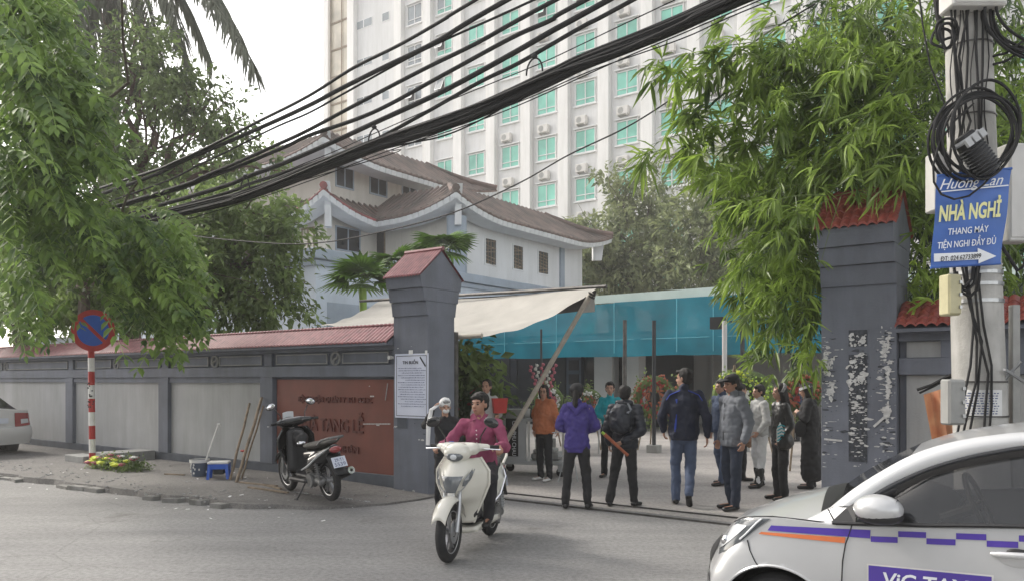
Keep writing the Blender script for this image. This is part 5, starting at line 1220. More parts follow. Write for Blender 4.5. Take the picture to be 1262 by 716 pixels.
# ================================================================ organic shapes by voxel remesh
_dg = bpy.context.evaluated_depsgraph_get
tmpc = COL
def wrinkle(co, no, amp, f, seed=0, stretch=(1, 1, 1)):
    out = co.copy()
    for i in range(len(co)):
        p = co[i]; v = noise.noise(Vector((p[0] * f * stretch[0] + seed, p[1] * f * stretch[1], p[2] * f * stretch[2]))) + .5 * noise.noise(Vector((p[0] * f * 2.3 + seed, p[1] * f * 2.3, p[2] * f * 2.3)))
        out[i] += no[i] * amp * v
    return out
def remesh(mb, name, voxel, material, parent, smooth=2, amp=0, f=9, seed=0, stretch=(1, 1, .6), fn=None, dec=None):
    me = bpy.data.meshes.new(name); me.from_pydata([tuple(v) for v in mb.v], [], mb.f)
    o = bpy.data.objects.new(name, me); COL.objects.link(o)
    md = o.modifiers.new('r', 'REMESH'); md.mode = 'VOXEL'; md.voxel_size = voxel; md.use_smooth_shade = True
    if smooth: s = o.modifiers.new('s', 'SMOOTH'); s.factor = .5; s.iterations = smooth
    if dec: d = o.modifiers.new('d', 'DECIMATE'); d.ratio = dec
    m2 = bpy.data.meshes.new_from_object(o.evaluated_get(_dg())); bpy.data.objects.remove(o); bpy.data.meshes.remove(me)
    n = len(m2.vertices)
    if amp or fn:
        co = np.empty(n * 3, np.float32); m2.vertices.foreach_get('co', co); co = co.reshape(-1, 3); no = np.empty(n * 3, np.float32); m2.vertices.foreach_get('normal', no); no = no.reshape(-1, 3)
        if amp: co2 = wrinkle(co, no, amp, f, seed, stretch)
        else: co2 = co.copy()
        if fn: co2 = fn(co2, no)
        m2.vertices.foreach_set('co', co2.ravel()); m2.update()
    m2.polygons.foreach_set('use_smooth', [True] * len(m2.polygons)); m2.name = name
    return link(name, m2, material, parent)
def limb(m, p0, p1, r0, r1, seg=12, ov=None):    # tapered limb with round ends; r may be (rx, ry) in a frame given by ov (sideways vector)
    p0 = Vector(p0); p1 = Vector(p1); d = p1 - p0; L = max(d.length, 1e-4); d.normalize()
    r0 = r0 if isinstance(r0, (tuple, list)) else (r0, r0); r1 = r1 if isinstance(r1, (tuple, list)) else (r1, r1)
    x = Vector(ov) if ov is not None else d.orthogonal(); x = (x - d * x.dot(d)).normalized(); y = d.cross(x); V = []; F = []; rows = []
    for k in (0, .35, .7, .92): rows.append((p0 - d * (math.cos(math.asin(k)) * min(r0)), k, r0))
    for t in (0, .25, .5, .75, 1): rows.append((p0.lerp(p1, t), 1, (r0[0] + (r1[0] - r0[0]) * t, r0[1] + (r1[1] - r0[1]) * t)))
    for k in (.92, .7, .35, 0): rows.append((p1 + d * (math.cos(math.asin(k)) * min(r1)), k, r1))
    for c, k, r in rows:
        k = max(k, .02)
        for i in range(seg): a = 2 * math.pi * i / seg; V.append(c + x * math.cos(a) * r[0] * k + y * math.sin(a) * r[1] * k)
    n = len(rows)
    for i in range(n - 1):
        for k in range(seg): F.append((i * seg + k, i * seg + (k + 1) % seg, (i + 1) * seg + (k + 1) % seg, (i + 1) * seg + k))
    F.append(tuple(range(seg - 1, -1, -1))); F.append(tuple((n - 1) * seg + k for k in range(seg)))
    return m.raw(V, F)
def chainl(m, pts, rs, ov=(0, 1, 0), seg=16):
    for i in range(len(pts) - 1): limb(m, pts[i], pts[i + 1], rs[i], rs[i + 1], seg, ov)

mm('skin', (.42, .24, .17), rough=.5, var=.06, scale=12)
mm('skin_dark', (.34, .18, .12), rough=.5, var=.06, scale=12)
mm('lips', (.28, .09, .08), rough=.4)
mm('hair', (.012, .010, .009), rough=.75, var=.4, scale=30)
mm('hair_grey', (.25, .25, .25), rough=.6, var=.3, scale=40)
mm('eye_dark', (.01, .008, .008), rough=.1)
def cloth(k, c, rough=.85, var=.12, **kw): mm(k, c, rough=rough, var=var, scale=7, bump=.25, bscale=120, **kw)
cloth('c_maroon', (.26, .052, .11)); cloth('c_charcoal', (.018, .018, .022)); cloth('c_black', (.016, .016, .018)); cloth('c_orange', (.40, .135, .06)); cloth('c_purple', (.055, .04, .20))
cloth('c_teal', (.01, .30, .36)); cloth('c_puffer', (.010, .013, .022), rough=.5); cloth('c_navy', (.014, .018, .038)); cloth('c_royal', (.02, .05, .32)); cloth('c_grey', (.14, .15, .17)); cloth('c_jeans', (.07, .095, .16)); cloth('c_djeans', (.022, .03, .05))
cloth('c_white', (.62, .62, .62)); cloth('c_lgrey', (.42, .42, .41)); cloth('c_leather', (.010, .010, .010), rough=.35); cloth('c_tan', (.28, .18, .12)); cloth('c_bluej', (.04, .06, .11)); mm('shoe_black', (.01, .01, .01), rough=.35); mm('shoe_white', (.65, .64, .62), rough=.6); mm('lime', (.38, .58, .08), rough=.6)

def hand(m, wrist, d, palm_n, k, curl=.5, thumb=1):
    """palm, four separate bent fingers and a thumb leaving the side of the palm"""
    d = Vector(d).normalized(); n = Vector(palm_n); n = (n - d * n.dot(d)).normalized(); s = d.cross(n) * thumb; w = Vector(wrist)
    limb(m, w, w + d * .075 * k, (.026 * k, .016 * k), (.038 * k, .015 * k), 10, s)
    for i, L in enumerate((.062, .072, .068, .052)):
        b = w + d * .082 * k + s * (.030 - .020 * i) * k; cl = curl * (1 + .1 * i); d1 = (d * math.cos(cl * .6) + n * math.sin(cl * .6)).normalized(); d2 = (d * math.cos(cl * 1.5) + n * math.sin(cl * 1.5)).normalized(); d3 = (d * math.cos(cl * 2.3) + n * math.sin(cl * 2.3)).normalized()
        p1 = b + d1 * L * .5 * k; p2 = p1 + d2 * L * .32 * k; p3 = p2 + d3 * L * .22 * k
        limb(m, b, p1, .0100 * k, .0094 * k, 8); limb(m, p1, p2, .0094 * k, .0088 * k, 8); limb(m, p2, p3, .0088 * k, .0078 * k, 8)
    b = w + d * .03 * k + s * .028 * k; t1 = b + (d * .6 + s * .75 + n * .25).normalized() * .038 * k; t2 = t1 + (d * .9 + s * .25 + n * .35).normalized() * .032 * k
    limb(m, b, t1, .0125 * k, .011 * k, 8); limb(m, t1, t2, .011 * k, .009 * k, 8)

def person(label, at, yaw, H=1.65, top='c_black', bottom='c_black', shoes='shoe_black', pose=None, yawh=0, pitch=0, hair='short', skin='skin', fat=1., coat=0, amp=.016, topfn=None, female=False, z0=0., extra=None, group='people at the hall gate', collar=True, hand_curl=.55, jr=0., vox=.0085, hem=None, seated=False, frame_parent=None):
    r = root('person', label, 'person', tuple(at), frame='L', rz=R(yaw), group=group)
    k = H / 1.70; q = dict(hip=(0, 0, .90), waist=(.0, 0, 1.05), chest=(-.005, 0, 1.25), neck=(0, 0, 1.43),
        ls=(0, .175, 1.375), rs=(0, -.175, 1.375), le=(-.03, .225, 1.10), re=(-.03, -.225, 1.10), lw=(.04, .235, .86), rw=(.04, -.235, .86),
        lk=(.015, .10, .49), rk=(.015, -.10, .49), la=(-.01, .105, .09), ra=(-.01, -.105, .09), lt=None, rt=None, ln=None, rn=None, lhd=None, rhd=None)
    if female:
        q['ls'] = (0, .155, 1.37); q['rs'] = (0, -.155, 1.37); q['le'] = (-.03, .205, 1.10); q['re'] = (-.03, -.205, 1.10); q['lw'] = (.04, .21, .87); q['rw'] = (.04, -.21, .87)
    if pose: q.update(pose)
    J = {a: (Vector(b) * k if b is not None else None) for a, b in q.items()}
    hip, waist, chest, neck = J['hip'], J['waist'], J['chest'], J['neck']
    hd = neck + Vector((.02, 0, .135)) * k; Hm = Euler((0, R(pitch), R(yawh))).to_matrix()
    hp = lambda x, y, z: hd + Hm @ (Vector((x, y, z)) * k)
    # body: one continuous skin
    b = MB(); lat = (0, 1, 0)
    chainl(b, [hip, waist, chest, chest.lerp(neck, .6)], [(.13 * k, .085 * k), (.11 * k, .078 * k), (.14 * k, .09 * k), (.12 * k, .07 * k)], lat)
    limb(b, neck - Vector((0, 0, .04)), hd + Vector((-.01, 0, -.05)) * k, .056 * k, .052 * k)
    b.ell(hp(-.012, 0, .045), (.092 * k, .075 * k, .088 * k), 20, 14, Hm); b.ell(hp(.018, 0, -.015), (.072 * k, .060 * k, .082 * k), 18, 12, Hm); b.ell(hp(.052, 0, -.068), (.028 * k, .030 * k, .024 * k), 10, 8, Hm)
    limb(b, hp(.082, 0, .02), hp(.100, 0, -.012), .0095 * k, .0145 * k, 8); b.ell(hp(.078, 0, .036), (.014 * k, .046 * k, .010 * k), 10, 6, Hm); b.ell(hp(.078, 0, -.047), (.014 * k, .022 * k, .011 * k), 10, 6, Hm)
    for s in (1, -1): b.ell(hp(-.008, s * .077, .004), (.018 * k, .010 * k, .030 * k), 10, 8, Hm); b.ell(hp(.055, s * .034, -.008), (.022 * k, .020 * k, .02 * k), 8, 6, Hm)
    for s in 'lr':
        sh, el, wr = J[s + 's'], J[s + 'e'], J[s + 'w']; limb(b, sh, el, .046 * k, .038 * k); limb(b, el, wr, .037 * k, .025 * k)
        limb(b, chest.lerp(neck, .55), sh, (.05 * k, .05 * k), .05 * k)
        d = J[s + 'hd'].copy() if J[s + 'hd'] is not None else (wr - el); pn = J[s + 'n'] if J[s + 'n'] is not None else Vector((.2, -1 if s == 'l' else 1, 0)); hand(b, wr, d, pn, k * .98, hand_curl, 1 if s == 'r' else -1)
        kn, an = J[s + 'k'], J[s + 'a']; hj = hip + Vector((0, (.085 if s == 'l' else -.085) * k, -.02 * k)); limb(b, hj, kn, .07 * k, .05 * k); limb(b, kn, an, .05 * k, .036 * k)
        t = J[s + 't'] if J[s + 't'] is not None else an + Vector((.16, .02 if s == 'l' else -.02, -.05)) * k; limb(b, an - Vector((0, 0, .04 * k)), t, .032 * k, .026 * k)
    remesh(b, 'body', vox, skin, r, 2)
    # face
    for s in (1, -1):
        m = MB(); m.ell(hp(.0775, s * .030, .014), (.010 * k, .0135 * k, .0065 * k), 8, 6, Hm); m.build('eye', 'eye_dark', r, smooth=True)
        m = MB(); m.ell(hp(.083, s * .031, .037), (.008 * k, .021 * k, .0045 * k), 8, 5, Hm); m.build('eyebrow', 'hair' if hair != 'grey' else 'hair_grey', r, smooth=True)
    m = MB(); m.ell(hp(.087, 0, -.047), (.009 * k, .021 * k, .0075 * k), 10, 6, Hm); m.build('lips', 'lips', r, smooth=True)
    # hair
    if hair not in (None, 'none'):
        m = MB(); m.ell(hp(-.025, 0, .055), (.098 * k, .087 * k, .092 * k), 20, 14, Hm); m.ell(hp(-.045, 0, .005), (.070 * k, .080 * k, .075 * k), 16, 12, Hm)
        if hair in ('short', 'grey', 'fringe'): m.ell(hp(.045, .01, .098), (.045 * k, .062 * k, .026 * k), 14, 8, Hm)
        if hair == 'fringe': m.ell(hp(.062, 0, .078), (.028 * k, .066 * k, .026 * k), 12, 8, Hm)
        if hair in ('pony', 'bun'): limb(m, hp(-.10, 0, .03), hp(-.125, 0, -.06), .035 * k, .04 * k)
        if hair == 'pony': chainl(m, [hp(-.12, 0, -.03), hp(-.13, 0, -.14), hp(-.11, .01, -.27)], [.038 * k, .040 * k, .018 * k])
        if hair == 'bob':
            for s in (1, -1): limb(m, hp(-.02, s * .065, .04), hp(-.02, s * .070, -.085), (.055 * k, .028 * k), (.04 * k, .02 * k), 12, Hm @ Vector((1, 0, 0)))
            limb(m, hp(-.065, 0, .0), hp(-.06, 0, -.09), (.06 * k, .04 * k), (.055 * k, .03 * k), 12, (0, 1, 0))
        if hair == 'long':
            for s in (1, -1): limb(m, hp(-.01, s * .068, .04), hp(-.05, s * .075, -.20), (.05 * k, .026 * k), (.05 * k, .03 * k), 12, Hm @ Vector((1, 0, 0)))
            chainl(m, [hp(-.07, 0, .0), hp(-.11, 0, -.16), hp(-.13, 0, -.38), hp(-.11, 0, -.55)], [(.07 * k, .05 * k), (.10 * k, .05 * k), (.10 * k, .045 * k), (.05 * k, .02 * k)])
        remesh(m, 'hair', .010, 'hair_grey' if hair == 'grey' else 'hair', r, 1, amp=.010, f=26, stretch=(1, 1, .25), seed=at[0])
    # upper garment
    j = jr; hz = (hem if hem is not None else .86); m = MB(); hb = hip.copy(); hb.z = hz * k
    f = fat; hb2 = hb
    chainl(m, [hb + Vector((0, 0, .04)), hip + Vector((0, 0, .02)), waist, chest, chest.lerp(neck, .62)], [((.155 * f + j + coat * .05) * k, (.115 * f + j + coat * .03) * k), ((.155 * f + j) * k, (.115 * f + j) * k), ((.145 * f + j) * k, (.110 * f + j) * k), ((.165 * f + j) * k, (.118 * f + j) * k), ((.125 * f + j) * k, (.085 + j) * k)], lat)
    for s in 'lr':
        sh, el, wr = J[s + 's'], J[s + 'e'], J[s + 'w']
        limb(m, chest.lerp(neck, .6), sh, (.070 * k, .062 * k), (.058 + j * .6) * k); limb(m, sh, el, (.060 + j * .7) * k, (.054 + j * .7) * k); limb(m, el, el.lerp(wr, .93), (.054 + j * .7) * k, (.038 + j * .4) * k)
    if collar: limb(m, neck - Vector((.005, 0, .03)), neck + Vector((-.005, 0, .035 * k)), (.072 * k, .072 * k), (.064 * k, .064 * k))
    zc = (hz - .035) * k + .01
    def hemfn(co, no):
        if topfn: co = topfn(co, no)
        c2 = co.copy(); xy = (co[:, 0] ** 2 + (co[:, 1] * .8) ** 2) < (.22 * k) ** 2; low = (co[:, 2] < zc) & xy
        c2[low, 2] = zc + (co[low, 2] - zc) * .08; c2[low, 0] *= 1 - .25 * np.clip((zc - co[low, 2]) * 6, 0, 1); c2[low, 1] *= 1 - .25 * np.clip((zc - co[low, 2]) * 6, 0, 1)
        return c2
    remesh(m, 'jacket' if not coat else 'coat', .0115, top, r, 2, amp=amp, f=10, seed=at[1], fn=hemfn if not seated else topfn)
    # trousers
    m = MB(); limb(m, hip + Vector((0, .04 * k, .06 * k)), hip - Vector((0, .04 * k, -.06 * k)), (.10 * k, .10 * k), (.10 * k, .10 * k)); limb(m, hip + Vector((0, 0, .05 * k)), hip - Vector((0, 0, .04 * k)), (.150 * k, .105 * k), (.155 * k, .11 * k), 16, lat)
    for s in 'lr':
        kn, an = J[s + 'k'], J[s + 'a']; hj = hip + Vector((0, (.080 if s == 'l' else -.080) * k, -.03 * k)); limb(m, hj, kn, .090 * k, .068 * k); limb(m, kn, an - (kn - an).normalized() * .012 * k, .068 * k, .056 * k)
    remesh(m, 'trousers', .0115, bottom, r, 2, amp=.014, f=9, seed=at[1] + 4, stretch=(1, 1, .9))
    for s in 'lr':
        an = J[s + 'a']; t = J[s + 't'] if J[s + 't'] is not None else an + Vector((.17, .025 if s == 'l' else -.025, -.055)) * k
        d = (t - an); m = MB(); heel = an + Vector((0, 0, -.045 * k)) - Vector((d.x, d.y, 0)).normalized() * .03 * k
        limb(m, heel, t, (.040 * k, .036 * k), (.043 * k, .027 * k), 12, (-d.y, d.x, 0)); limb(m, an, an + Vector((0, 0, -.04)) * k, .045 * k, .042 * k)
        remesh(m, 'shoe', .009, shoes, r, 1)
    if extra: extra(r, J, k, hp, Hm)
    return r, J, k, hp, Hm
def fac(x, y):  # heading that looks from the spot towards the camera, in degrees
    return math.degrees(math.atan2(-y, -x))
def quilt(step=.075, amp=.012):
    def f(co, no):
        w = np.abs(np.sin(np.pi * co[:, 2] / step)) ** .5
        return co + no * (w[:, None] - .5) * amp
    return f
def people():
    # woman in the orange sweatshirt
    g = G(671, 592)
    def ex(r, J, k, hp, Hm):
        for s in (1, -1): m = MB(); m.torus(hp(.093, s * .031, .013), .019 * k, .0028 * k, Hm @ Vector((1, 0, 0)), 14, 4); o = m.build('glasses', 'black', r)
        m = MB(); m.tube([hp(.09, .05, .015), hp(.0, .079, .012)], .002, 4); m.build('glasses_arm', 'black', r)
    person('woman in a loose burnt orange sweatshirt, glasses and white trainers', g, fac(g.x, g.y) - 40, 1.57, 'c_orange', 'c_black', 'shoe_white', dict(le=(-.05, .25, 1.13), lw=(-.06, .25, .92), re=(-.04, -.25, 1.12), rw=(-.02, -.24, .90), la=(.02, .13, .09), ra=(-.02, -.10, .09)), yawh=25, hair='bob', female=True, fat=1.18, jr=.016, amp=.028, extra=ex, collar=True)
    # woman in purple hoodie, from behind
    g = G(711, 627)
    def ex(r, J, k, hp, Hm):
        m = MB(); n = J['neck']; limb(m, n + Vector((-.06, .09, -.02)), n + Vector((-.06, -.09, -.02)), .045, .045); limb(m, n + Vector((-.10, .05, -.03)), n + Vector((-.12, 0, -.12)), .04, .03); limb(m, n + Vector((-.10, -.05, -.03)), n + Vector((-.12, 0, -.12)), .04, .03)
        remesh(m, 'hood', .011, 'c_purple', r, 3, amp=.012, f=14)
        m = MB(); m.ell(hp(-.02, 0, .065), (.108 * k, .098 * k, .088 * k), 18, 12, Hm); limb(m, hp(.06, .03, .06), hp(.14, 0, .045), (.05, .012), (.04, .008), 10, (0, 1, 0)); remesh(m, 'cap', .010, 'c_black', r, 1)
    person('woman seen from behind in a purple hooded jacket, dark cap and ponytail', g, fac(g.x, g.y) + 176, 1.60, 'c_purple', 'c_black', 'shoe_black', dict(le=(.02, .25, 1.13), lw=(.14, .13, 1.06), re=(.02, -.26, 1.12), rw=(.16, -.12, 1.05), la=(-.01, .155, .09), ra=(-.01, -.15, .09), lk=(.02, .125, .49), rk=(.02, -.125, .49)), yawh=-6, hair='pony', female=True, fat=1.06, jr=.012, amp=.024, hem=.80, extra=ex)
    # woman in teal
    g = G(752, 588)
    def ex(r, J, k, hp, Hm):
        m = MB()
        for s in 'lr': a, b_ = J[s + 's'], J[s + 'e']; out = Vector((0, .062 if s == 'l' else -.062, 0)); m.tube([a + out * .9 + Vector((0, 0, .02)), b_ + out * .9], .008, 6)
        m.build('sleeve_stripe', 'c_white', r)
    person('woman in a teal track jacket facing the street with arms folded', g, fac(g.x, g.y) - 12, 1.62, 'c_teal', 'c_black', 'shoe_black', dict(le=(.04, .24, 1.12), lw=(.17, .06, 1.10), re=(.04, -.24, 1.12), rw=(.17, -.05, 1.06)), yawh=8, hair='short', female=True, fat=.98, jr=.004, extra=ex, amp=.016)
    # puffer jacket, backpack, incense roll
    g = G(770, 624)
    def ex(r, J, k, hp, Hm):
        c = J['chest'] + Vector((-.20, .0, -.01)); m = MB(); m.ell(c, (.10, .15, .20), 16, 12); m.ell(c + Vector((-.03, 0, -.06)), (.09, .14, .14), 14, 10); remesh(m, 'backpack', .011, 'c_puffer', r, 2, amp=.015, f=12)
        for s in (1, -1): m = MB(); m.tube([J['neck'] + Vector((-.10, s * .07, .02)), J['neck'] + Vector((-.15, s * .12, -.05)), c + Vector((-.08, s * .11, .08))], .017, 6, flat=.5); m.build('strap', 'c_grey', r)
        m = MB(); n = J['neck']; limb(m, n + Vector((-.03, .08, .02)), n + Vector((-.03, -.08, .02)), .045, .045); remesh(m, 'collar', .011, 'c_puffer', r, 2)
    p7 = person('person from behind in quilted black puffer jacket, hand behind the back', g, fac(g.x, g.y) + 165, 1.58, 'c_puffer', 'c_black', 'shoe_black', dict(rw=(-.19, -.02, .93), re=(-.13, -.27, 1.08), rhd=(-.02, .1, -.05), lw=(.0, .23, .88), le=(-.06, .24, 1.10), la=(-.06, .20, .09), lk=(.02, .15, .49), ra=(.06, -.12, .09), lt=(.10, .24, .03), rt=(.22, -.16, .03)), hair='short', fat=1.10, jr=.022, amp=.008, topfn=quilt(), extra=ex, hem=.84)
    w = p7[0]; bpy.context.view_layer.update(); mw = w.matrix_world; hw = mw @ (p7[1]['rw'] + Vector((-.05, .06, -.03)))
    rr = root('incense_roll', 'orange wrapped bundle held behind the back of the puffer jacket', 'bundle', tuple(hw), frame='L')
    m = MB(); a, b_ = Vector((-.17, -.06, .13)), Vector((.13, -.06, -.14)); m.tube([a, a.lerp(b_, .3), a.lerp(b_, .8), b_], [.040, .036, .03, .036], 8, flat=.6); m.build('wrapping', 'flower_orange', rr)
    m = MB(); m.tube([a + Vector((-.03, 0, .025)), a], [.035, .036], 8, flat=.5); m.build('end', 'lime', rr)
    # man in the navy jacket, walking away, head turned left
    g = G(843, 622)
    def ex(r, J, k, hp, Hm):
        for s in (1, -1):
            m = MB(); m.tube([J['neck'] + Vector((-.065, s * .05, .0)), J['ls' if s > 0 else 'rs'] + Vector((-.065, 0, .0)), (J['ls' if s > 0 else 'rs']).lerp(J['le' if s > 0 else 're'], .25) + Vector((-.078, s * .02, 0))], .020, 6, flat=.4); m.build('shoulder_panel', 'c_royal', r)
        m = MB(); m.tube([J['chest'] + Vector((-.115, .10, .08)), J['waist'] + Vector((-.112, .11, 0)), J['hip'] + Vector((-.115, .12, .02))], .018, 6, flat=.35); m.build('back_stripe', 'c_royal', r)
    person('tall man in a navy and blue zip jacket and jeans walking into the yard', g, fac(g.x, g.y) + 182, 1.80, 'c_navy', 'c_jeans', 'shoe_black', dict(le=(.0, .27, 1.12), lw=(.11, .25, .92), re=(-.06, -.27, 1.10), rw=(.0, -.28, .85), lk=(.10, .10, .50), la=(.04, .10, .09), rk=(.03, -.08, .50), ra=(-.22, -.05, .19), rt=(-.16, -.06, .03), lt=(.2, .11, .03)), yawh=62, hair='short', fat=1.14, jr=.012, amp=.018, extra=ex, hem=.84)
    # man in grey jacket and cap, in profile
    g = G(903, 628)
    def ex(r, J, k, hp, Hm):
        m = MB(); m.ell(hp(-.012, 0, .075), (.108 * k, .090 * k, .070 * k), 18, 12, Hm); limb(m, hp(.07, 0, .072), hp(.165, 0, .060), (.062 * k, .011), (.050 * k, .008), 12, Hm @ Vector((0, 1, 0))); remesh(m, 'cap', .009, 'c_black', r, 1)
        m = MB(); n = J['neck']; limb(m, n + Vector((-.08, .06, .01)), n + Vector((-.08, -.06, .01)), .055, .055); limb(m, n + Vector((-.09, 0, .0)), n + Vector((-.13, 0, -.08)), .06, .045); remesh(m, 'hood', .011, 'c_grey', r, 3, amp=.01, f=14)
        m = MB(); m.tube([J['chest'] + Vector((.135, 0, .10)), J['waist'] + Vector((.138, 0, 0)), J['hip'] + Vector((.14, 0, -.02))], .006, 6); m.build('zip', 'black', r)
    person('man in grey hooded padded jacket and black cap, seen in profile', g, 198, 1.72, 'c_grey', 'c_djeans', 'shoe_black', dict(le=(-.07, .25, 1.11), lw=(.02, .27, .88), re=(-.06, -.25, 1.1), rw=(.03, -.25, .87), la=(.02, .08, .09), ra=(-.05, -.10, .09), hip=(.0, 0, .9), chest=(-.02, 0, 1.25)), pitch=4, yawh=4, hair='short', skin='skin_dark', fat=1.08, jr=.018, amp=.016, topfn=quilt(.09, .006), extra=ex, hem=.83)
    # person behind him carrying a bag
    g = G(890, 597)
    def ex(r, J, k, hp, Hm):
        m = MB(); m.ell(J['rw'] + Vector((-.05, -.12, -.08)), (.10, .09, .16), 14, 10); remesh(m, 'shoulder_bag', .012, 'c_tan', r, 2, amp=.02, f=12)
    person('person in a slate blue jacket half hidden behind the man in the black cap', g, 200, 1.66, 'c_bluej', 'c_jeans', 'shoe_black', dict(la=(.10, .12, .09), ra=(-.12, -.1, .09)), hair='short', fat=1.08, jr=.014)
    g = G(912, 592)
    person('person carrying a brown bag behind the grey jacket', g, 10, 1.60, 'c_charcoal', 'c_charcoal', 'shoe_black', hair='short', jr=.02, extra=ex)
    # white hooded vest and black boots
    g = G(936, 600)
    def ex(r, J, k, hp, Hm):
        for s in 'lr':
            m = MB(); an = J[s + 'a']; kn = J[s + 'k']; limb(m, an + Vector((0, 0, -.02)), an.lerp(kn, .5), .062, .07); remesh(m, 'boot', .010, 'shoe_black', r, 1, amp=.012, f=16)
    person('person in a white sleeveless hooded top, pale trousers and short black boots', g, 195, 1.58, 'c_lgrey', 'c_white', 'shoe_black', dict(le=(.0, .22, 1.1), lw=(.12, .16, .93), la=(.10, .12, .09), ra=(-.10, -.10, .09)), hair='short', female=True, fat=1.05, jr=.016, extra=ex, amp=.022)
    # woman in black leather jacket
    g = G(962, 616)
    def ex(r, J, k, hp, Hm):
        m = MB(); m.torus(hp(-.02, 0, .055), .094 * k, .013 * k, (Hm @ Vector((.55, 0, .35))), 26, 6, squash=2.0); m.build('headscarf', 'hair_grey', r)
        m = MB(); m.ell(J['hip'] + Vector((.03, .19, -.02)), (.13, .06, .12), 14, 10); remesh(m, 'handbag', .011, 'c_leather', r, 2, amp=.012, f=10)
        c = J['waist'] + Vector((.10, .21, .0)); m = MB(); m.raw([c + Vector((-.05, .01, -.16)), c + Vector((.07, .01, -.17)), c + Vector((.07, .01, .0)), c + Vector((.02, .01, .10)), c + Vector((-.03, .01, .0))], [(0, 1, 2, 3, 4)]); m.build('scarf_end', 'paint_white', r)
        m = MB()
        for i in range(5): m.tube([c + Vector((-.045, .016, -.14 + i * .045)), c + Vector((.0, .016, -.12 + i * .045)), c + Vector((.06, .016, -.15 + i * .045))], .008, 4)
        m.build('scarf_pattern', 'c_teal', r)
    person('woman with long black hair, grey headscarf and black leather jacket, in profile', g, 188, 1.60, 'c_leather', 'c_black', 'shoe_black', dict(le=(-.06, .2, 1.1), lw=(.06, .18, .92), re=(-.10, -.21, 1.1), rw=(-.13, -.24, .88), rhd=(-.10, -.02, -.04)), yawh=2, hair='long', female=True, fat=.98, jr=.008, extra=ex)
    # long black coat with white headband
    g = G(999, 602)
    def ex(r, J, k, hp, Hm):
        m = MB(); chainl(m, [J['waist'], Vector((0, 0, .6)), Vector((-.02, 0, .26))], [(.17, .13), (.20, .15), (.23, .17)]); remesh(m, 'coat_skirt', .012, 'c_black', r, 2, amp=.03, f=7, stretch=(1, 1, .15))
        m = MB(); m.lathe([(.100 * k, -.016), (.104 * k, -.018), (.104 * k, .020), (.100 * k, .018)], hp(-.012, 0, .055), Hm @ Vector((.1, 0, 1)), 24); m.build('headband', 'c_white', r)
        m = MB(); m.ell(J['hip'] + Vector((.12, .16, .06)), (.09, .05, .13), 12, 8); remesh(m, 'handbag', .011, 'c_black', r, 1)
    person('woman in a long black coat and white mourning headband beside the right gate pillar', g, 150, 1.62, 'c_black', 'c_black', 'shoe_black', dict(le=(.05, .21, 1.12), lw=(.16, .10, 1.2), chest=(.02, 0, 1.25), neck=(.05, 0, 1.42)), pitch=14, hair='bob', female=True, fat=1.1, jr=.015, extra=ex, hem=.70)
    # woman with the red bag behind the rider
    g = Vector(((599 - 631) / 960 * 12.6, 12.6, 0))
    def ex(r, J, k, hp, Hm):
        m = MB(); c = J['chest'] + Vector((.17, .16, .02)); m.prism([c + Vector((0, -.10, -.12)), c + Vector((0, .10, -.12)), c + Vector((0, .13, .12)), c + Vector((0, -.13, .12))], (.07, 0, 0)); m.build('gift_bag', 'paint_red', r)
        m = MB()
        for i in range(5): m.ell(c + Vector((-.004, rnd.uniform(-.08, .08), rnd.uniform(-.08, .08))), (.004, .012, .012), 6, 4)
        m.build('bag_print', 'letter_yellow', r)
    person('woman in a pale top with a bright red gift bag, behind the scooter rider', g, fac(g.x, g.y) + 20, 1.66, 'c_lgrey', 'c_charcoal', 'shoe_black', dict(le=(.02, .23, 1.12), lw=(.16, .16, 1.10), re=(.0, -.22, 1.1), rw=(.12, -.12, 1.05)), yawh=-40, hair='pony', female=True, extra=ex)
    # elderly woman with white headscarf, mask, arm raised
    g = Vector(((549 - 631) / 960 * 9.7, 9.7, 0))
    def ex(r, J, k, hp, Hm):
        m = MB(); m.ell(hp(-.02, 0, .062), (.105 * k, .092 * k, .088 * k), 18, 12, Hm); remesh(m, 'headscarf', .010, 'c_white', r, 1, amp=.008, f=20)
        m = MB(); m.ell(hp(.06, 0, -.038), (.040 * k, .050 * k, .040 * k), 14, 10, Hm); m.build('face_mask', 'paper_white', r, smooth=True)
        m = MB(); a = J['rw'] + Vector((.03, 0, .02)); m.tube([hp(-.02, -.09, .06), a + Vector((0, .05, .03)), a + Vector((.03, -.02, -.02)), a + Vector((.05, -.05, -.2)), a + Vector((.05, -.06, -.45))], [.02, .025, .03, .035, .03], 8, flat=.4); m.build('scarf_tail', 'c_white', r)
    person('elderly woman in black with a white mourning headscarf and face mask, one arm raised', g, fac(g.x, g.y) - 5, 1.42, 'c_black', 'c_black', 'shoe_black', dict(re=(.06, -.30, 1.30), rw=(.10, -.17, 1.54), rhd=(.02, .05, .1), le=(-.02, .22, 1.1), lw=(.10, .18, .95)), yawh=14, pitch=6, hair='grey', female=True, fat=1.1, extra=ex)
    # small far figures at the back of the yard
    for px, lab in ((968, 'small far figure in black sitting near the back wall of the shed'), (980, 'small far figure in grey beside the seated one near the back wall')):
        g = Vector(((px - 631) / 960 * 21, 21, 0)); person(lab, g, 200, 1.55, 'c_charcoal' if px == 968 else 'c_bluej', 'c_charcoal', pose=dict(), vox=.02, hair='short')
people()
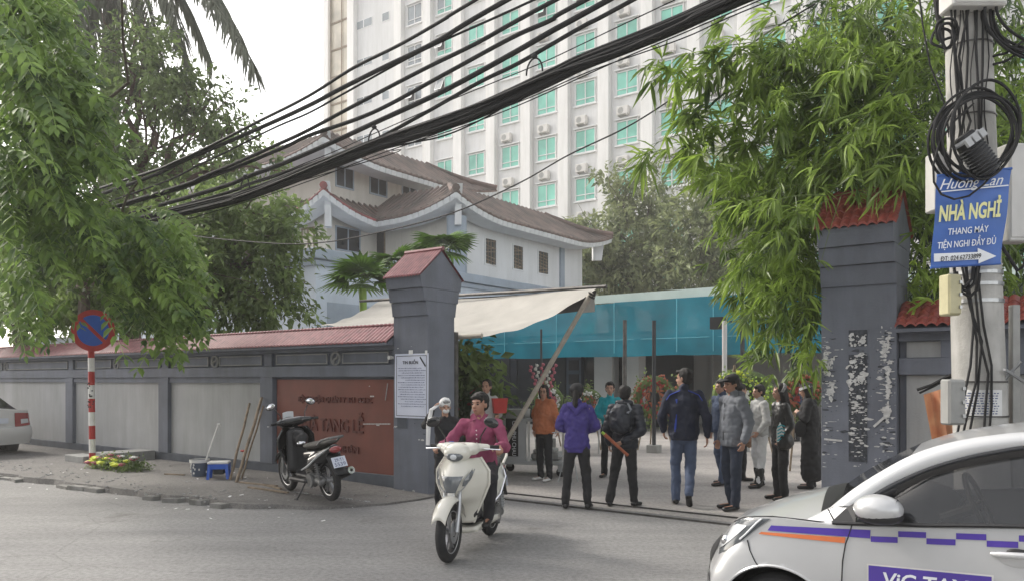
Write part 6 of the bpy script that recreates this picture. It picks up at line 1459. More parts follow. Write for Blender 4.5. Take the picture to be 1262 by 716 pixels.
# ================================================================ vehicles
mm('car_white', (.60, .60, .59), rough=.28, var=.02, coat=.8)
mm('car_silver', (.55, .555, .56), rough=.30, metal=.25, var=.03, coat=.8, scale=4)
mm('rubber', (.02, .02, .021), rough=.85, var=.25, scale=20, bump=.2)
mm('rim', (.40, .40, .41), rough=.35, metal=.7)
mm('chrome', (.75, .76, .78), rough=.12, metal=1.)
mm('black_trim', (.016, .016, .018), rough=.5)
mm('black_gloss', (.010, .010, .011), rough=.15, coat=.6)
mm('purple', (.075, .04, .33), rough=.35, coat=.4)
mm('orange_stripe', (.62, .17, .06), rough=.35, coat=.4)
mm('lens', (.62, .64, .66), rough=.12, coat=1.)
mm('lens_dark', (.10, .11, .12), rough=.15, coat=1.)
mm('tail_red', (.28, .03, .03), rough=.2, coat=1.)
mm('interior', (.035, .035, .038), rough=.8)
mm('pearl', (.66, .64, .57), rough=.25, coat=.8, var=.02)
mm('seat_black', (.02, .02, .02), rough=.6, bump=.3, bscale=200)
mm('seat_dusty', (.075, .07, .062), rough=.7, var=.25, scale=8)
mm('engine', (.16, .16, .16), rough=.55, metal=.4, var=.3, scale=20)
mm('plate', (.62, .66, .74), rough=.5)
def catmull(P_, t):
    n = len(P_) - 1; x = min(max(t * n, 0), n - 1e-6); i = int(x); f = x - i; a, b, c, d = P_[max(i - 1, 0)], P_[i], P_[i + 1], P_[min(i + 2, n)]
    return .5 * ((2 * b) + (c - a) * f + (2 * a - 5 * b + 4 * c - d) * f * f + (3 * b - a - 3 * c + d) * f ** 3)
def wheel(par, x, y, z, r, w, name='wheel', side=-1):
    e = bpy.data.objects.new(name, None)
    t = MB(); prof = [(r * .62, -w / 2), (r * .90, -w / 2), (r * .98, -w * .38), (r, -w * .2), (r, w * .2), (r * .98, w * .38), (r * .90, w / 2), (r * .62, w / 2)]
    t.lathe(prof, (x, y, z), (0, 1, 0), 40); o = t.build('wheel', 'rubber', par, smooth=True, org=(0, 0, 0))
    m = MB(); yy = y + side * w * .42; m.lathe([(r * .62, -side * .02), (r * .60, side * .015), (r * .55, 0), (r * .54, -side * .05)], (x, yy, z), (0, 1, 0), 32); m.lathe([(0, side * .02), (r * .14, side * .02), (r * .15, 0)], (x, yy, z), (0, 1, 0), 20)
    for k in range(8): a = 2 * math.pi * k / 8; m.bar((x + math.cos(a) * r * .12, yy, z + math.sin(a) * r * .12), (x + math.cos(a) * r * .56, yy, z + math.sin(a) * r * .56), .03, .05)
    m.build('rim', 'rim', o, org=(0, 0, 0)); m = MB(); m.lathe([(0, 0), (r * .54, 0)], (x, y + side * w * .15, z), (0, 1, 0), 24); m.build('brake_disc', 'black_trim', o, org=(0, 0, 0))
    return o
def halves(nm, V_, F_, mt, par, smooth, CY):
    used = sorted({k for f in F_ for k in f}); ix = {k: i for i, k in enumerate(used)}; Vc = [Vector(V_[k]) for k in used]; Fc = [tuple(ix[k] for k in f) for f in F_]
    Vm = [Vector((p.x, 2 * CY - p.y, p.z)) for p in Vc]; Fm = [tuple(reversed(f)) for f in Fc]; m = MB(); m.raw(Vc, Fc)
    if min(abs(p.y - CY) for p in Vc) > .02:
        MB().raw(Vm, Fm).build(nm, mt, par, smooth=smooth, org=(0, 0, 0)); return m.build(nm, mt, par, smooth=smooth, org=(0, 0, 0))
    m.raw(Vm, Fm); bm = bmesh.new(); o = m.build(nm, mt, par, smooth=smooth, org=(0, 0, 0)); bm.from_mesh(o.data); bmesh.ops.remove_doubles(bm, verts=bm.verts, dist=.0008); bm.to_mesh(o.data); bm.free(); return o
def taxi():
    r = root('taxi', 'silver-white hatchback taxi with purple chequers cut by the right picture edge', 'taxi', (1.453, 4.3, 0), frame='L', rz=ST_ANG)
    # local frame: x towards the tail, y inward (away from the camera), z up; near side at y = 0, centre line y = .80
    CY = .80
    # longitudinal curves on the near side: centre front -> corner -> side -> rear corner -> centre rear
    def C(z0, zc, pts): return [Vector(p) for p in pts]
    curves = [  # each: points (x, y, z), same count; y measured from near side plane
        [(-.64, .80, .20), (-.53, .45, .20), (-.42, .16, .20), (-.30, .06, .20), (0, .04, .20), (.35, .035, .18), (.9, .03, .17), (1.5, .03, .17), (2.1, .03, .18), (2.6, .08, .22), (2.86, .30, .26), (2.9, .80, .26)],
        [(-.69, .80, .34), (-.55, .45, .34), (-.43, .14, .34), (-.32, .025, .34), (0, .012, .34), (.35, .018, .34), (.9, .018, .34), (1.5, .018, .34), (2.1, .01, .34), (2.6, .05, .36), (2.90, .28, .38), (2.95, .80, .38)],
        [(-.69, .80, .50), (-.55, .44, .50), (-.43, .13, .50), (-.32, .01, .50), (0, -.012, .50), (.35, .004, .50), (.9, .004, .50), (1.5, .0, .51), (2.1, -.01, .52), (2.6, .03, .54), (2.90, .26, .56), (2.95, .80, .56)],
        [(-.60, .80, .62), (-.49, .43, .62), (-.38, .14, .62), (-.28, .02, .625), (0, -.006, .64), (.35, -.002, .65), (.9, -.004, .66), (1.5, -.006, .68), (2.1, -.012, .70), (2.6, .03, .71), (2.88, .26, .72), (2.93, .80, .72)],
        [(-.52, .80, .71), (-.43, .43, .71), (-.335, .16, .715), (-.23, .045, .735), (0, .012, .76), (.35, .004, .78), (.9, .0, .80), (1.5, .0, .82), (2.1, .0, .85), (2.6, .04, .86), (2.85, .27, .86), (2.90, .80, .86)],
        [(-.45, .80, .765), (-.385, .45, .772), (-.305, .19, .80), (-.20, .075, .855), (0, .03, .885), (.35, .012, .885), (.9, .008, .93), (1.5, .01, .975), (2.1, .02, 1.0), (2.6, .06, 1.02), (2.83, .29, 1.02), (2.88, .80, 1.02)],
    ]
    curves = [[Vector(p) for p in c] for c in curves]
    def net(u, v):
        return catmull([catmull(c, u) for c in curves], v)
    NU, NV = 150, 26; wheels = [(0., .29), (2.385, .29)]; RA = .335
    V = []; idx = {}
    for i in range(NU + 1):
        for j in range(NV + 1):
            p = net(i / NU, j / NV); V.append(p)
    def snapped(p):
        q = p.copy()
        if q.y < .35:
            for wx, wz in wheels:
                d = math.hypot(q.x - wx, q.z - wz)
                if d < RA and q.z > -1: 
                    return q, True
        return q, False
    flags = [snapped(p)[1] for p in V]
    F = []
    used = set()
    for i in range(NU):
        for j in range(NV):
            f = (i * (NV + 1) + j, (i + 1) * (NV + 1) + j, (i + 1) * (NV + 1) + j + 1, i * (NV + 1) + j + 1)
            if all(flags[k] for k in f): continue
            F.append(f); used.update(f)
    for k in used:
        if flags[k]:
            p = V[k]; wx, wz = min(wheels, key=lambda w_: abs(p.x - w_[0])); dx, dz = p.x - wx, p.z - wz; d = max(1e-4, math.hypot(dx, dz)); V[k] = Vector((wx + dx / d * RA, p.y, wz + dz / d * RA))
    def mirror(VV): return [Vector((p.x, 2 * CY - p.y, p.z)) for p in VV]
    def both(nm, V_, F_, mt, par=r, smooth=True):
        return halves(nm, V_, F_, mt, par, smooth, CY)
    body = both('body', V, F, 'car_silver')
    # bonnet and cowl: from the top curve of the nose back to the windscreen foot
    top = [net(i / NU, 1.0) for i in range(NU + 1)]
    hoodpts = [p for p in top if p.x <= .42 and p.y <= .801]; 
    half = [p for i, p in enumerate(top) if i < NU * .5 and p.x < .44]
    def hood(u, v):      # u: along the edge from centre front to the pillar foot; v: towards the centre line
        f_ = u * (len(half) - 1); i_ = min(int(f_), len(half) - 2); e = half[i_].lerp(half[i_ + 1], f_ - i_)
        t = max(0, min(1, (e.x + .45) / .87)); zc = .775 + .235 * (1 - (1 - t) ** 1.7) + .02 * t
        c = Vector((e.x - .06 * t * (1 - v) * 0, CY, zc)); w_ = 1 - (1 - v) ** 2.1
        p = e.lerp(c, v); p.z = e.z + (zc - e.z) * w_; return p
    m = MB(); m.surf(hood, len(half) - 1, 14); V2 = [Vector(v) for v in m.v]
    both('bonnet', V2, [tuple(reversed(f)) for f in m.f], 'car_silver')
    def ub(v):           # where the bonnet ends, swept forward towards the centre line
        xt = .23 - .15 * v; lo, hi = 0., 1.
        for _ in range(20):
            md = (lo + hi) / 2
            if hood(md, 0).x < xt: lo = md
            else: hi = md
        return lo
    m = MB(); m.surf(lambda u, v: hood(ub(.13 + .87 * v) + (1 - ub(.13 + .87 * v)) * u, .13 + .87 * v) + Vector((0, 0, .006)), 6, 20); both('cowl_panel', [Vector(v) for v in m.v], [tuple(reversed(f)) for f in m.f], 'black_trim')
    # cowl and wipers
    cl = MB()
    cl.surf(lambda u, v: Vector((.425 - .30 * (1 - (2 * u - 1) ** 2) * .45 + v * .20, .10 + 1.40 * u, (.985 + .045 * (1 - (2 * u - 1) ** 2)) + v * .035)), 16, 3); cl.build('cowl', 'black_trim', r, smooth=True, org=(0, 0, 0))
    for y0, y1 in ((.30, .85), (.80, 1.35)):
        m = MB(); m.tube([(.37, y0 + .5, 1.045), (.45, y0 + .25, 1.09), (.50, y0, 1.12)], .008, 6); m.tube([(.46, y0 + .50, 1.10), (.52, y0 - .04, 1.14)], .009, 6); m.build('wiper', 'black_trim', r, org=(0, 0, 0))
    # greenhouse curves (near side)
    outer = [(.26, .085, .955), (.375, .12, 1.065), (.504, .145, 1.165), (.65, .165, 1.26), (.80, .18, 1.325), (.97, .19, 1.37), (1.2, .20, 1.405), (1.6, .205, 1.43), (2.1, .215, 1.44), (2.5, .235, 1.39), (2.72, .25, 1.33)]
    inner = [(.40, .06, .985), (.49, .085, 1.05), (.585, .105, 1.115), (.73, .125, 1.195), (.87, .14, 1.252), (1.0, .148, 1.292), (1.2, .155, 1.335), (1.6, .160, 1.365), (2.1, .168, 1.355), (2.45, .185, 1.30), (2.62, .20, 1.20)]
    outer = [Vector(p) for p in outer]; inner = [Vector(p) for p in inner]
    def strip(cA, cB, bulge, n=60, off=0):
        m = MB(); m.surf(lambda u, v: catmull(cA, u).lerp(catmull(cB, u), v) + Vector((0, -bulge * math.sin(math.pi * v) - off, bulge * .6 * math.sin(math.pi * v))), n, 6); return [Vector(v) for v in m.v], m.f
    V_, F_ = strip(outer, inner, .018); both('roof_rail', V_, [tuple(reversed(f)) for f in F_], 'car_silver')
    for s_ in (1, -1):
        f = lambda p: Vector((p[0], p[1] if s_ > 0 else 2 * CY - p[1], p[2])); q = [(.13, .045, .878), (.31, .012, .890), (.41, .045, .975), (.46, .085, 1.035), (.40, .122, 1.082), (.27, .095, .965), (.19, .075, .915)]
        cc = Vector((.29, .052, .955)); ring = [f(p) for p in q]; m = MB(); m.raw([f(cc)] + ring, [((0, i + 1, (i + 1) % 7 + 1) if s_ < 0 else (0, (i + 1) % 7 + 1, i + 1)) for i in range(7)]); m.build('pillar_foot', 'car_silver', r, smooth=True, org=(0, 0, 0))
    # weather strip / deflector
    inner2 = [p + Vector((.03 if i < 3 else .012, .004, -.040)) for i, p in enumerate(inner)]; V_, F_ = strip([p + Vector((0, -.012, .01)) for p in inner], [p + Vector((0, -.014, 0)) for p in inner2], .006); both('rain_deflector', V_, [tuple(reversed(f)) for f in F_], 'black_gloss')
    # side glass down to the belt
    belt = [(.30, .018, .895), (.44, .018, .905), (.58, .015, .918), (.73, .013, .93), (.87, .012, .945), (1.0, .011, .958), (1.2, .010, .975), (1.6, .012, .995), (2.1, .02, 1.01), (2.45, .04, 1.03), (2.62, .06, 1.05)]
    belt = [Vector(p) for p in belt]
    m = MB(); m.surf(lambda u, v: catmull(inner2, u).lerp(catmull(belt, u), v) + Vector((0, -.016 * math.sin(math.pi * v), 0)), 50, 8); V_ = [Vector(v) for v in m.v]
    for nm, sel in (('side_window', lambda x: x < 1.36), ('rear_side_window', lambda x: x >= 1.36)):
        Fs = [tuple(reversed(f)) for f in m.f if sel(V_[f[0]].x)]; both(nm, V_, Fs, 'car_glass')
    m = MB(); m.bar((1.36, .012, .98), (1.40, .150, 1.36), .012, .10); m.build('door_pillar', 'black_trim', r, org=(0, 0, 0))
    m = MB(); m.tube([catmull(belt, t / 30) + Vector((0, -.010, .0)) for t in range(31)], .011, 6); m.build('belt_seal', 'black_trim', r, org=(0, 0, 0), smooth=True)
    # shoulder between body top curve and belt
    tp = [p for p in top if .25 < p.x < 2.65 and p.y < .4]
    def beltx(x):
        lo, hi = 0., 1.
        for _ in range(24):
            md = (lo + hi) / 2
            if catmull(belt, md).x < x: lo = md
            else: hi = md
        return catmull(belt, lo)
    m = MB(); n = len(tp) - 1; m.surf(lambda u, v: tp[min(int(round(u * n)), n)].lerp(beltx(tp[min(int(round(u * n)), n)].x) + Vector((0, .004, 0)), v), n, 2); both('shoulder', [Vector(v) for v in m.v], [tuple(reversed(f)) for f in m.f], 'car_silver')
    # roof and screens
    def roof(u, v): e = catmull(outer, .30 + .70 * u); c = Vector((e.x - .05 * (1 - u), CY, e.z + .018)); w_ = math.sin(v * math.pi / 2); p = e.lerp(c, v); p.z = e.z + (c.z - e.z) * w_; return p
    m = MB(); m.surf(roof, 30, 12); both('roof', [Vector(v) for v in m.v], [tuple(reversed(f)) for f in m.f], 'car_silver')
    def screen(u, v): e = catmull(outer, .30 * u); c = Vector((e.x - .12 * (1 - u) - .05 * u, CY, e.z + .018 * u + .015 * (1 - u))); w_ = math.sin(v * math.pi / 2); p = e.lerp(c, w_); p.x = e.x + (c.x - e.x) * w_; return p
    m = MB(); m.surf(screen, 14, 12); both('windscreen', [Vector(v) for v in m.v], [tuple(reversed(f)) for f in m.f], 'car_glass')
    m = MB(); m.raw([(2.72, .25, 1.33), (2.72, 1.35, 1.33), (2.88, 1.35, 1.02), (2.88, .25, 1.02)], [(0, 1, 2, 3)]); m.build('rear_window', 'car_glass', r, org=(0, 0, 0))
    # near-side surface lookup by (x, z) and by net parameters
    def sideat(x, z):
        lo, hi = .28, .80
        for _ in range(30):
            md = (lo + hi) / 2
            if net(md, .6).x < x: lo = md
            else: hi = md
        u = lo; a, b = 0., 1.
        for _ in range(22):
            md = (a + b) / 2
            if net(u, md).z < z: a = md
            else: b = md
        p = net(u, a); return Vector((x, p.y, z)), u, a
    def decal(name, quadpts, mt, off=.003, par=r, n=(14, 3), thick=0):
        a, b, c, d = [Vector((p[0], 0, p[1])) for p in quadpts]; m = MB()
        def f(u, v): q = a.lerp(b, u).lerp(d.lerp(c, u), v); p = sideat(q.x, q.z)[0]; return Vector((q.x, p.y - off, q.z))
        m.surf(f, *n); return m.build(name, mt, par, smooth=True, org=(0, 0, 0))
    decal('purple_stripe', [(-.05, .812), (.485, .835), (.487, .878), (-.03, .842)], 'purple')
    decal('orange_stripe', [(-.10, .787), (.362, .795), (.366, .826), (-.085, .800)], 'orange_stripe')
    def zb(x): return .878 + (x - .489) * .078
    w_ = .128; x = .489; k = 0
    while x < 2.2:
        z1 = zb(x) if k % 2 else zb(x) - .030; z2 = zb(x + w_) if k % 2 else zb(x + w_) - .030
        decal('chequer', [(x, z1 - .030), (x + w_ - .002, z2 - .030), (x + w_ - .002, z2 - .001), (x, z1 - .001)], 'purple', n=(3, 1)); x += w_; k += 1
    # door plate with the taxi lettering
    q = [(.472, .50), (1.03, .52), (1.03, .728), (.472, .705)]; decal('plate_edge', q, 'paint_white', off=.004)
    q = [(.480, .508), (1.022, .528), (1.022, .720), (.480, .698)]; pl = decal('name_plate', q, 'purple', off=.006)
    m = MB(); p = sideat(.75, .62)[0]; m.text('ViC TAXI', (.752, p.y - .010, .612), (1, 0, .035), (-.035, 0, 1), .068, .40, ext=.001, bold=.02, shear=.15); m.build('lettering', 'letter_white', pl, org=(0, 0, 0))
    m = MB(); m.text('3.9999999', (.752, p.y - .010, .535), (1, 0, .035), (-.035, 0, 1), .04, .0001, ext=.001) if 0 else None
    # shut lines
    def line(pts, nm='shut_line', rr=.0035):
        m = MB(); m.tube([sideat(x, z)[0] + Vector((0, -.001, 0)) for x, z in pts], rr, 5); m.build(nm, 'black', r, org=(0, 0, 0))
    line([(.396, .895), (.385, .85), (.365, .79), (.352, .70), (.348, .60), (.352, .45), (.36, .25)]); line([(1.385, .96), (1.38, .8), (1.37, .5), (1.34, .22)]); line([(-.165, .745), (-.145, .69), (-.115, .64), (-.085, .60)])
    m = MB(); m.tube([sideat(.32, .885)[0] + Vector((0, -.002, .0)), Vector((.285, .035, .93)), Vector((.262, .065, .957))], .0035, 5); m.build('shut_line', 'black', r, org=(0, 0, 0))
    m = MB(); m.tube([half[int(len(half) * t)] + Vector((0, .012, .006)) for t in (.35, .45, .55, .65, .75, .85, .95)], .0035, 5); m.build('shut_line', 'black', r, org=(0, 0, 0), smooth=True)
    # arch lip and liner
    for wx, wz in wheels:
        m = MB(); pts = []
        for k in range(31):
            a = math.pi * (-.10 + 1.20 * k / 30); x, z = wx + math.cos(a) * RA, wz + math.sin(a) * RA
            try: y = sideat(min(x, 2.75), z)[0].y
            except Exception: y = .02
            pts.append((x, y + .002, z))
        m.tube(pts, .008, 6); m.build('arch_lip', 'car_silver', r, smooth=True, org=(0, 0, 0))
        m = MB(); m.lathe([(RA, 0), (RA + .005, .30), (.05, .30)], (wx, .03, wz), (0, 1, 0), 30); m.build('arch_liner', 'black', r, org=(0, 0, 0))
        wheel(r, wx, .12, wz, .285, .17); wheel(r, wx, 2 * CY - .12, wz, .285, .17, side=1)
    # headlights
    def lamp(side):
        uv = [(.15, .66), (.155, .80), (.20, .93), (.245, 1.0), (.29, 1.02), (.352, .985), (.325, .90), (.285, .78), (.245, .66), (.20, .60)]
        pts = []
        cen = (.235, .82)
        def S(u, v, o=.006):
            v = min(v, 1.0) + 0; p = net(u, v); du = net(min(u + .01, 1), v) - net(u - .01, v); dv = net(u, min(v + .02, 1)) - net(u, v - .02); nn = du.cross(dv).normalized()
            if nn.y > 0: nn = -nn
            q = p + nn * o; return q if side > 0 else Vector((q.x, 2 * CY - q.y, q.z))
        for nm, sc, mt, o in (('headlight', 1.0, 'lens_dark', .004), ('reflector', .62, 'lens', .009)):
            m = MB(); ring = []; K = 6
            for j in range(K + 1):
                for (u, v) in uv:
                    f = sc * (j / K); shift = (-.012, -.01) if sc < 1 else (0, 0); ring.append(S(cen[0] + shift[0] + (u - cen[0]) * f, cen[1] + shift[1] + (v - cen[1]) * f, o + .010 * (1 - f * f)))
            L = len(uv); Fz = [(j * L + k, j * L + (k + 1) % L, (j + 1) * L + (k + 1) % L, (j + 1) * L + k) for j in range(K) for k in range(L)]
            m.raw(ring, Fz); o_ = m.build(nm, mt, r if nm == 'headlight' else hl, smooth=True, org=(0, 0, 0))
            if nm == 'headlight': hl = o_
        m = MB(); c = S(.215, .78, .006); m.ell(c, .035, 14, 10); m.build('bulb', 'chrome', hl, smooth=True, org=(0, 0, 0))
        m = MB(); m.tube([S(.285 + .012 * k, .80 + .045 * k, .012) for k in range(5)], .006, 6); m.build('indicator_strip', 'lens', hl, org=(0, 0, 0))
        return hl
    lamp(1); lamp(-1)
    m = MB(); m.surf(lambda u, v: net(.02 + .10 * u, .30 + .30 * v) + Vector((-.006, 0, 0)), 8, 4); both('grille', [Vector(v) for v in m.v], m.f, 'black_trim', smooth=False)
    m = MB(); m.surf(lambda u, v: net(.145 + .045 * u, .24 + .16 * v) + Vector((-.007, -.005, 0)), 6, 4); both('fog_recess', [Vector(v) for v in m.v], m.f, 'black_trim', smooth=True)
    # sail panel and mirror
    m = MB(); m.prism([(.292, .006, .897), (.414, .0, .903), (.414, .045, 1.015), (.36, .05, .975)], (0, .02, 0)); m.build('sail_panel', 'black_trim', r, org=(0, 0, 0))
    mp = MB(); mp.ell((.545, -.10, 1.005), (.118, .095, .074), 24, 16); mo = remesh(mp, 'mirror', .012, 'car_silver', r, 2)
    m = MB(); m.ell((.552, -.095, .972), (.110, .088, .045), 20, 10); m.bar((.43, .01, .955), (.52, -.06, .955), .05, .03); m.build('mirror_base', 'black_trim', mo, smooth=True, org=(0, 0, 0))
    m = MB(); m.lathe([(0, 0), (.062, 0)], (.632, -.10, 1.0), (1, 0, 0), 20); m.build('mirror_glass', 'chrome', mo, org=(0, 0, 0))
    # door handle
    p = sideat(1.10, .825)[0]
    m = MB(); m.ell((1.125, p.y + .010, .808), (.085, .022, .042), 20, 10); m.build('handle_recess', 'car_silver', r, smooth=True, org=(0, 0, 0))
    m = MB(); m.tube([(1.02, p.y - .006, .828), (1.06, p.y - .028, .833), (1.14, p.y - .034, .838), (1.21, p.y - .026, .843), (1.235, p.y - .006, .846)], [.010, .015, .016, .015, .010], 10, flat=1.); m.build('door_handle', 'car_silver', r, smooth=True, org=(0, 0, 0))
    m = MB(); m.ell((1.13, p.y - .006, .848), (.05, .012, .016), 14, 8); m.build('handle_gap', 'black', r, smooth=True, org=(0, 0, 0))
    # interior
    m = MB(); m.box((.30, .10, .30), (2.6, 1.5, .45)); m.build('floor_pan', 'interior', r, org=(0, 0, 0))
    m = MB(); m.surf(lambda u, v: Vector((.50 + .25 * v, .12 + 1.36 * u, .98 + .02 * math.sin(u * 9) - .10 * v * v)), 20, 5); m.raw([(.75, .12, .88), (.75, 1.48, .88), (.72, 1.48, .45), (.72, .12, .45)], [(0, 1, 2, 3)]); m.build('dashboard', 'interior', r, smooth=True, org=(0, 0, 0))
    m = MB(); ax = Vector((1, 0, .42)).normalized(); m.torus((.93, .45, .985), .175, .014, ax, 28, 8); m.bar((.92, .30, .985), (.92, .60, .985), .02, .03); m.tube([(.75, .45, .90), (.93, .45, .985)], .03, 8); m.build('steering_wheel', 'seat_dusty', r, smooth=True, org=(0, 0, 0))
    for y in (.45, 1.15):
        m = MB(); limb(m, (1.45, y - .12, .62), (1.45, y + .12, .62), .13, .13); limb(m, (1.15, y - .12, .58), (1.15, y + .12, .58), .12, .12); limb(m, (1.58, y - .10, .75), (1.66, y - .10, 1.08), .10, .09); limb(m, (1.58, y + .10, .75), (1.66, y + .10, 1.08), .10, .09); limb(m, (1.66, y - .05, 1.22), (1.66, y + .05, 1.22), .07, .07); remesh(m, 'seat', .03, 'interior', r, 2)
    m = MB(); limb(m, (2.3, .25, .65), (2.3, 1.35, .65), .14, .14); limb(m, (2.45, .25, .95), (2.45, 1.35, .95), .12, .12); remesh(m, 'rear_seat', .03, 'interior', r, 2)
    m = MB(); m.box((.66, .74, 1.24), (.70, .98, 1.30), bev=.01); m.build('rear_view_mirror', 'black_trim', r, org=(0, 0, 0))
    m = MB(); m.raw([(-.5, .15, .2), (2.8, .15, .2), (2.8, 1.45, .2), (-.5, 1.45, .2)], [(0, 1, 2, 3)]); m.build('underbody', 'black', r, org=(0, 0, 0))
taxi()
def sedan():
    p = G(14, 573, .0); r = root('white_sedan', 'white saloon car with its tail showing at the far left edge', 'car', (p.x - 2.30, p.y + .75, 0), frame='L', rz=ST_ANG + R(4))
    # local x towards the nose is -x; tail end at x = +.95, rear axle at 0
    def prof(s):   # half outline of the body in plan at height levels
        return s
    curves = [
        [(.98, .88, .30), (.95, .45, .30), (.85, .12, .30), (.55, .03, .28), (0, .02, .28), (-1.2, .02, .25), (-2.6, .02, .28), (-3.2, .10, .30), (-3.5, .50, .32), (-3.55, .88, .32)],
        [(1.04, .88, .50), (1.02, .45, .50), (.90, .08, .50), (.55, .0, .50), (0, -.01, .50), (-1.2, .0, .50), (-2.6, -.01, .50), (-3.3, .08, .50), (-3.58, .50, .52), (-3.62, .88, .52)],
        [(1.05, .88, .64), (1.02, .45, .64), (.89, .09, .64), (.55, .01, .64), (0, -.005, .66), (-1.2, .0, .66), (-2.6, .0, .66), (-3.25, .10, .64), (-3.5, .5, .62), (-3.55, .88, .62)],
        [(.99, .88, .70), (.97, .45, .70), (.85, .11, .72), (.52, .03, .75), (0, .01, .80), (-1.2, .01, .80), (-2.6, .02, .78), (-3.2, .12, .72), (-3.42, .5, .68), (-3.46, .88, .68)],
        [(.98, .88, 1.02), (.95, .45, 1.02), (.84, .14, 1.00), (.50, .07, .98), (0, .06, .96), (-1.2, .06, .93), (-2.6, .08, .86), (-3.0, .18, .80), (-3.2, .5, .76), (-3.24, .88, .76)]]
    curves = [[Vector(q) for q in c] for c in curves]; CY = .88
    net = lambda u, v: catmull([catmull(c, u) for c in curves], v)
    m = MB(); m.surf(net, 90, 18); V = [Vector(v) for v in m.v]; RA = .34; ax = [(0, .31), (-2.6, .31)]
    fl = [any(math.hypot(p_.x - a, p_.z - z) < RA and p_.y < .3 for a, z in ax) for p_ in V]; F = [f for f in m.f if not all(fl[k] for k in f)]
    for f in F:
        for k in f:
            if fl[k]: q = V[k]; a, z = min(ax, key=lambda w: abs(q.x - w[0])); d = math.hypot(q.x - a, q.z - z) + 1e-5; V[k] = Vector((a + (q.x - a) / d * RA, q.y, z + (q.z - z) / d * RA)); fl[k] = False
    def both(nm, V_, F_, mt, sm=True): return halves(nm, V_, F_, mt, r, sm, CY)
    both('body', V, F, 'car_white')
    top = [net(i / 90, 1) for i in range(91)]
    m = MB(); m.surf(lambda u, v: Vector((top[int(u * 90)].x, top[int(u * 90)].y + (CY - top[int(u * 90)].y) * v, top[int(u * 90)].z + .05 * math.sin(v * 1.57))), 90, 6); both('deck', [Vector(v) for v in m.v], m.f, 'car_white')
    out = [Vector(q) for q in ((.62, .24, 1.0), (.25, .26, 1.14), (-.2, .28, 1.30), (-.8, .30, 1.39), (-1.4, .30, 1.40), (-1.9, .28, 1.28), (-2.5, .22, .90))]
    m = MB(); m.surf(lambda u, v: Vector((catmull(out, u).x, catmull(out, u).y + (CY - catmull(out, u).y) * v, catmull(out, u).z + .05 * math.sin(v * 1.57))), 30, 8); Vr = [Vector(v) for v in m.v]
    both('roof', Vr, [f for f in m.f if -1.5 < Vr[f[0]].x < -.2], 'car_white'); both('rear_window', Vr, [f for f in m.f if Vr[f[0]].x >= -.2], 'dark_glass'); both('windscreen', Vr, [f for f in m.f if Vr[f[0]].x <= -1.5], 'dark_glass')
    m = MB(); m.surf(lambda u, v: catmull(out, u).lerp(Vector((catmull(out, u).x, .06, .95)), v), 30, 5); both('side_window', [Vector(v) for v in m.v], [tuple(reversed(f)) for f in m.f], 'dark_glass')
    m = MB(); m.surf(lambda u, v: net(.105 + .12 * u, .70 + .24 * v) + Vector((.012 * (1 - u), -.012, 0)), 10, 5); both('tail_light', [Vector(v) for v in m.v], m.f, 'tail_red')
    m = MB(); m.surf(lambda u, v: net(.14 + .06 * u, .78 + .07 * v) + Vector((.018 * (1 - u), -.018, 0)), 6, 3); both('reversing_lamp', [Vector(v) for v in m.v], m.f, 'lens')
    for a, z in ax: wheel(r, a, .14, z, .31, .2); wheel(r, a, 2 * CY - .14, z, .31, .2, side=1); m = MB(); m.lathe([(RA, 0), (RA, .3), (.05, .3)], (a, .03, z), (0, 1, 0), 24); m.build('arch_liner', 'black', r, org=(0, 0, 0))
    m = MB(); m.box((1.045, .62, .75), (1.06, 1.14, .86)); m.build('number_plate', 'plate', r, org=(0, 0, 0))
sedan()

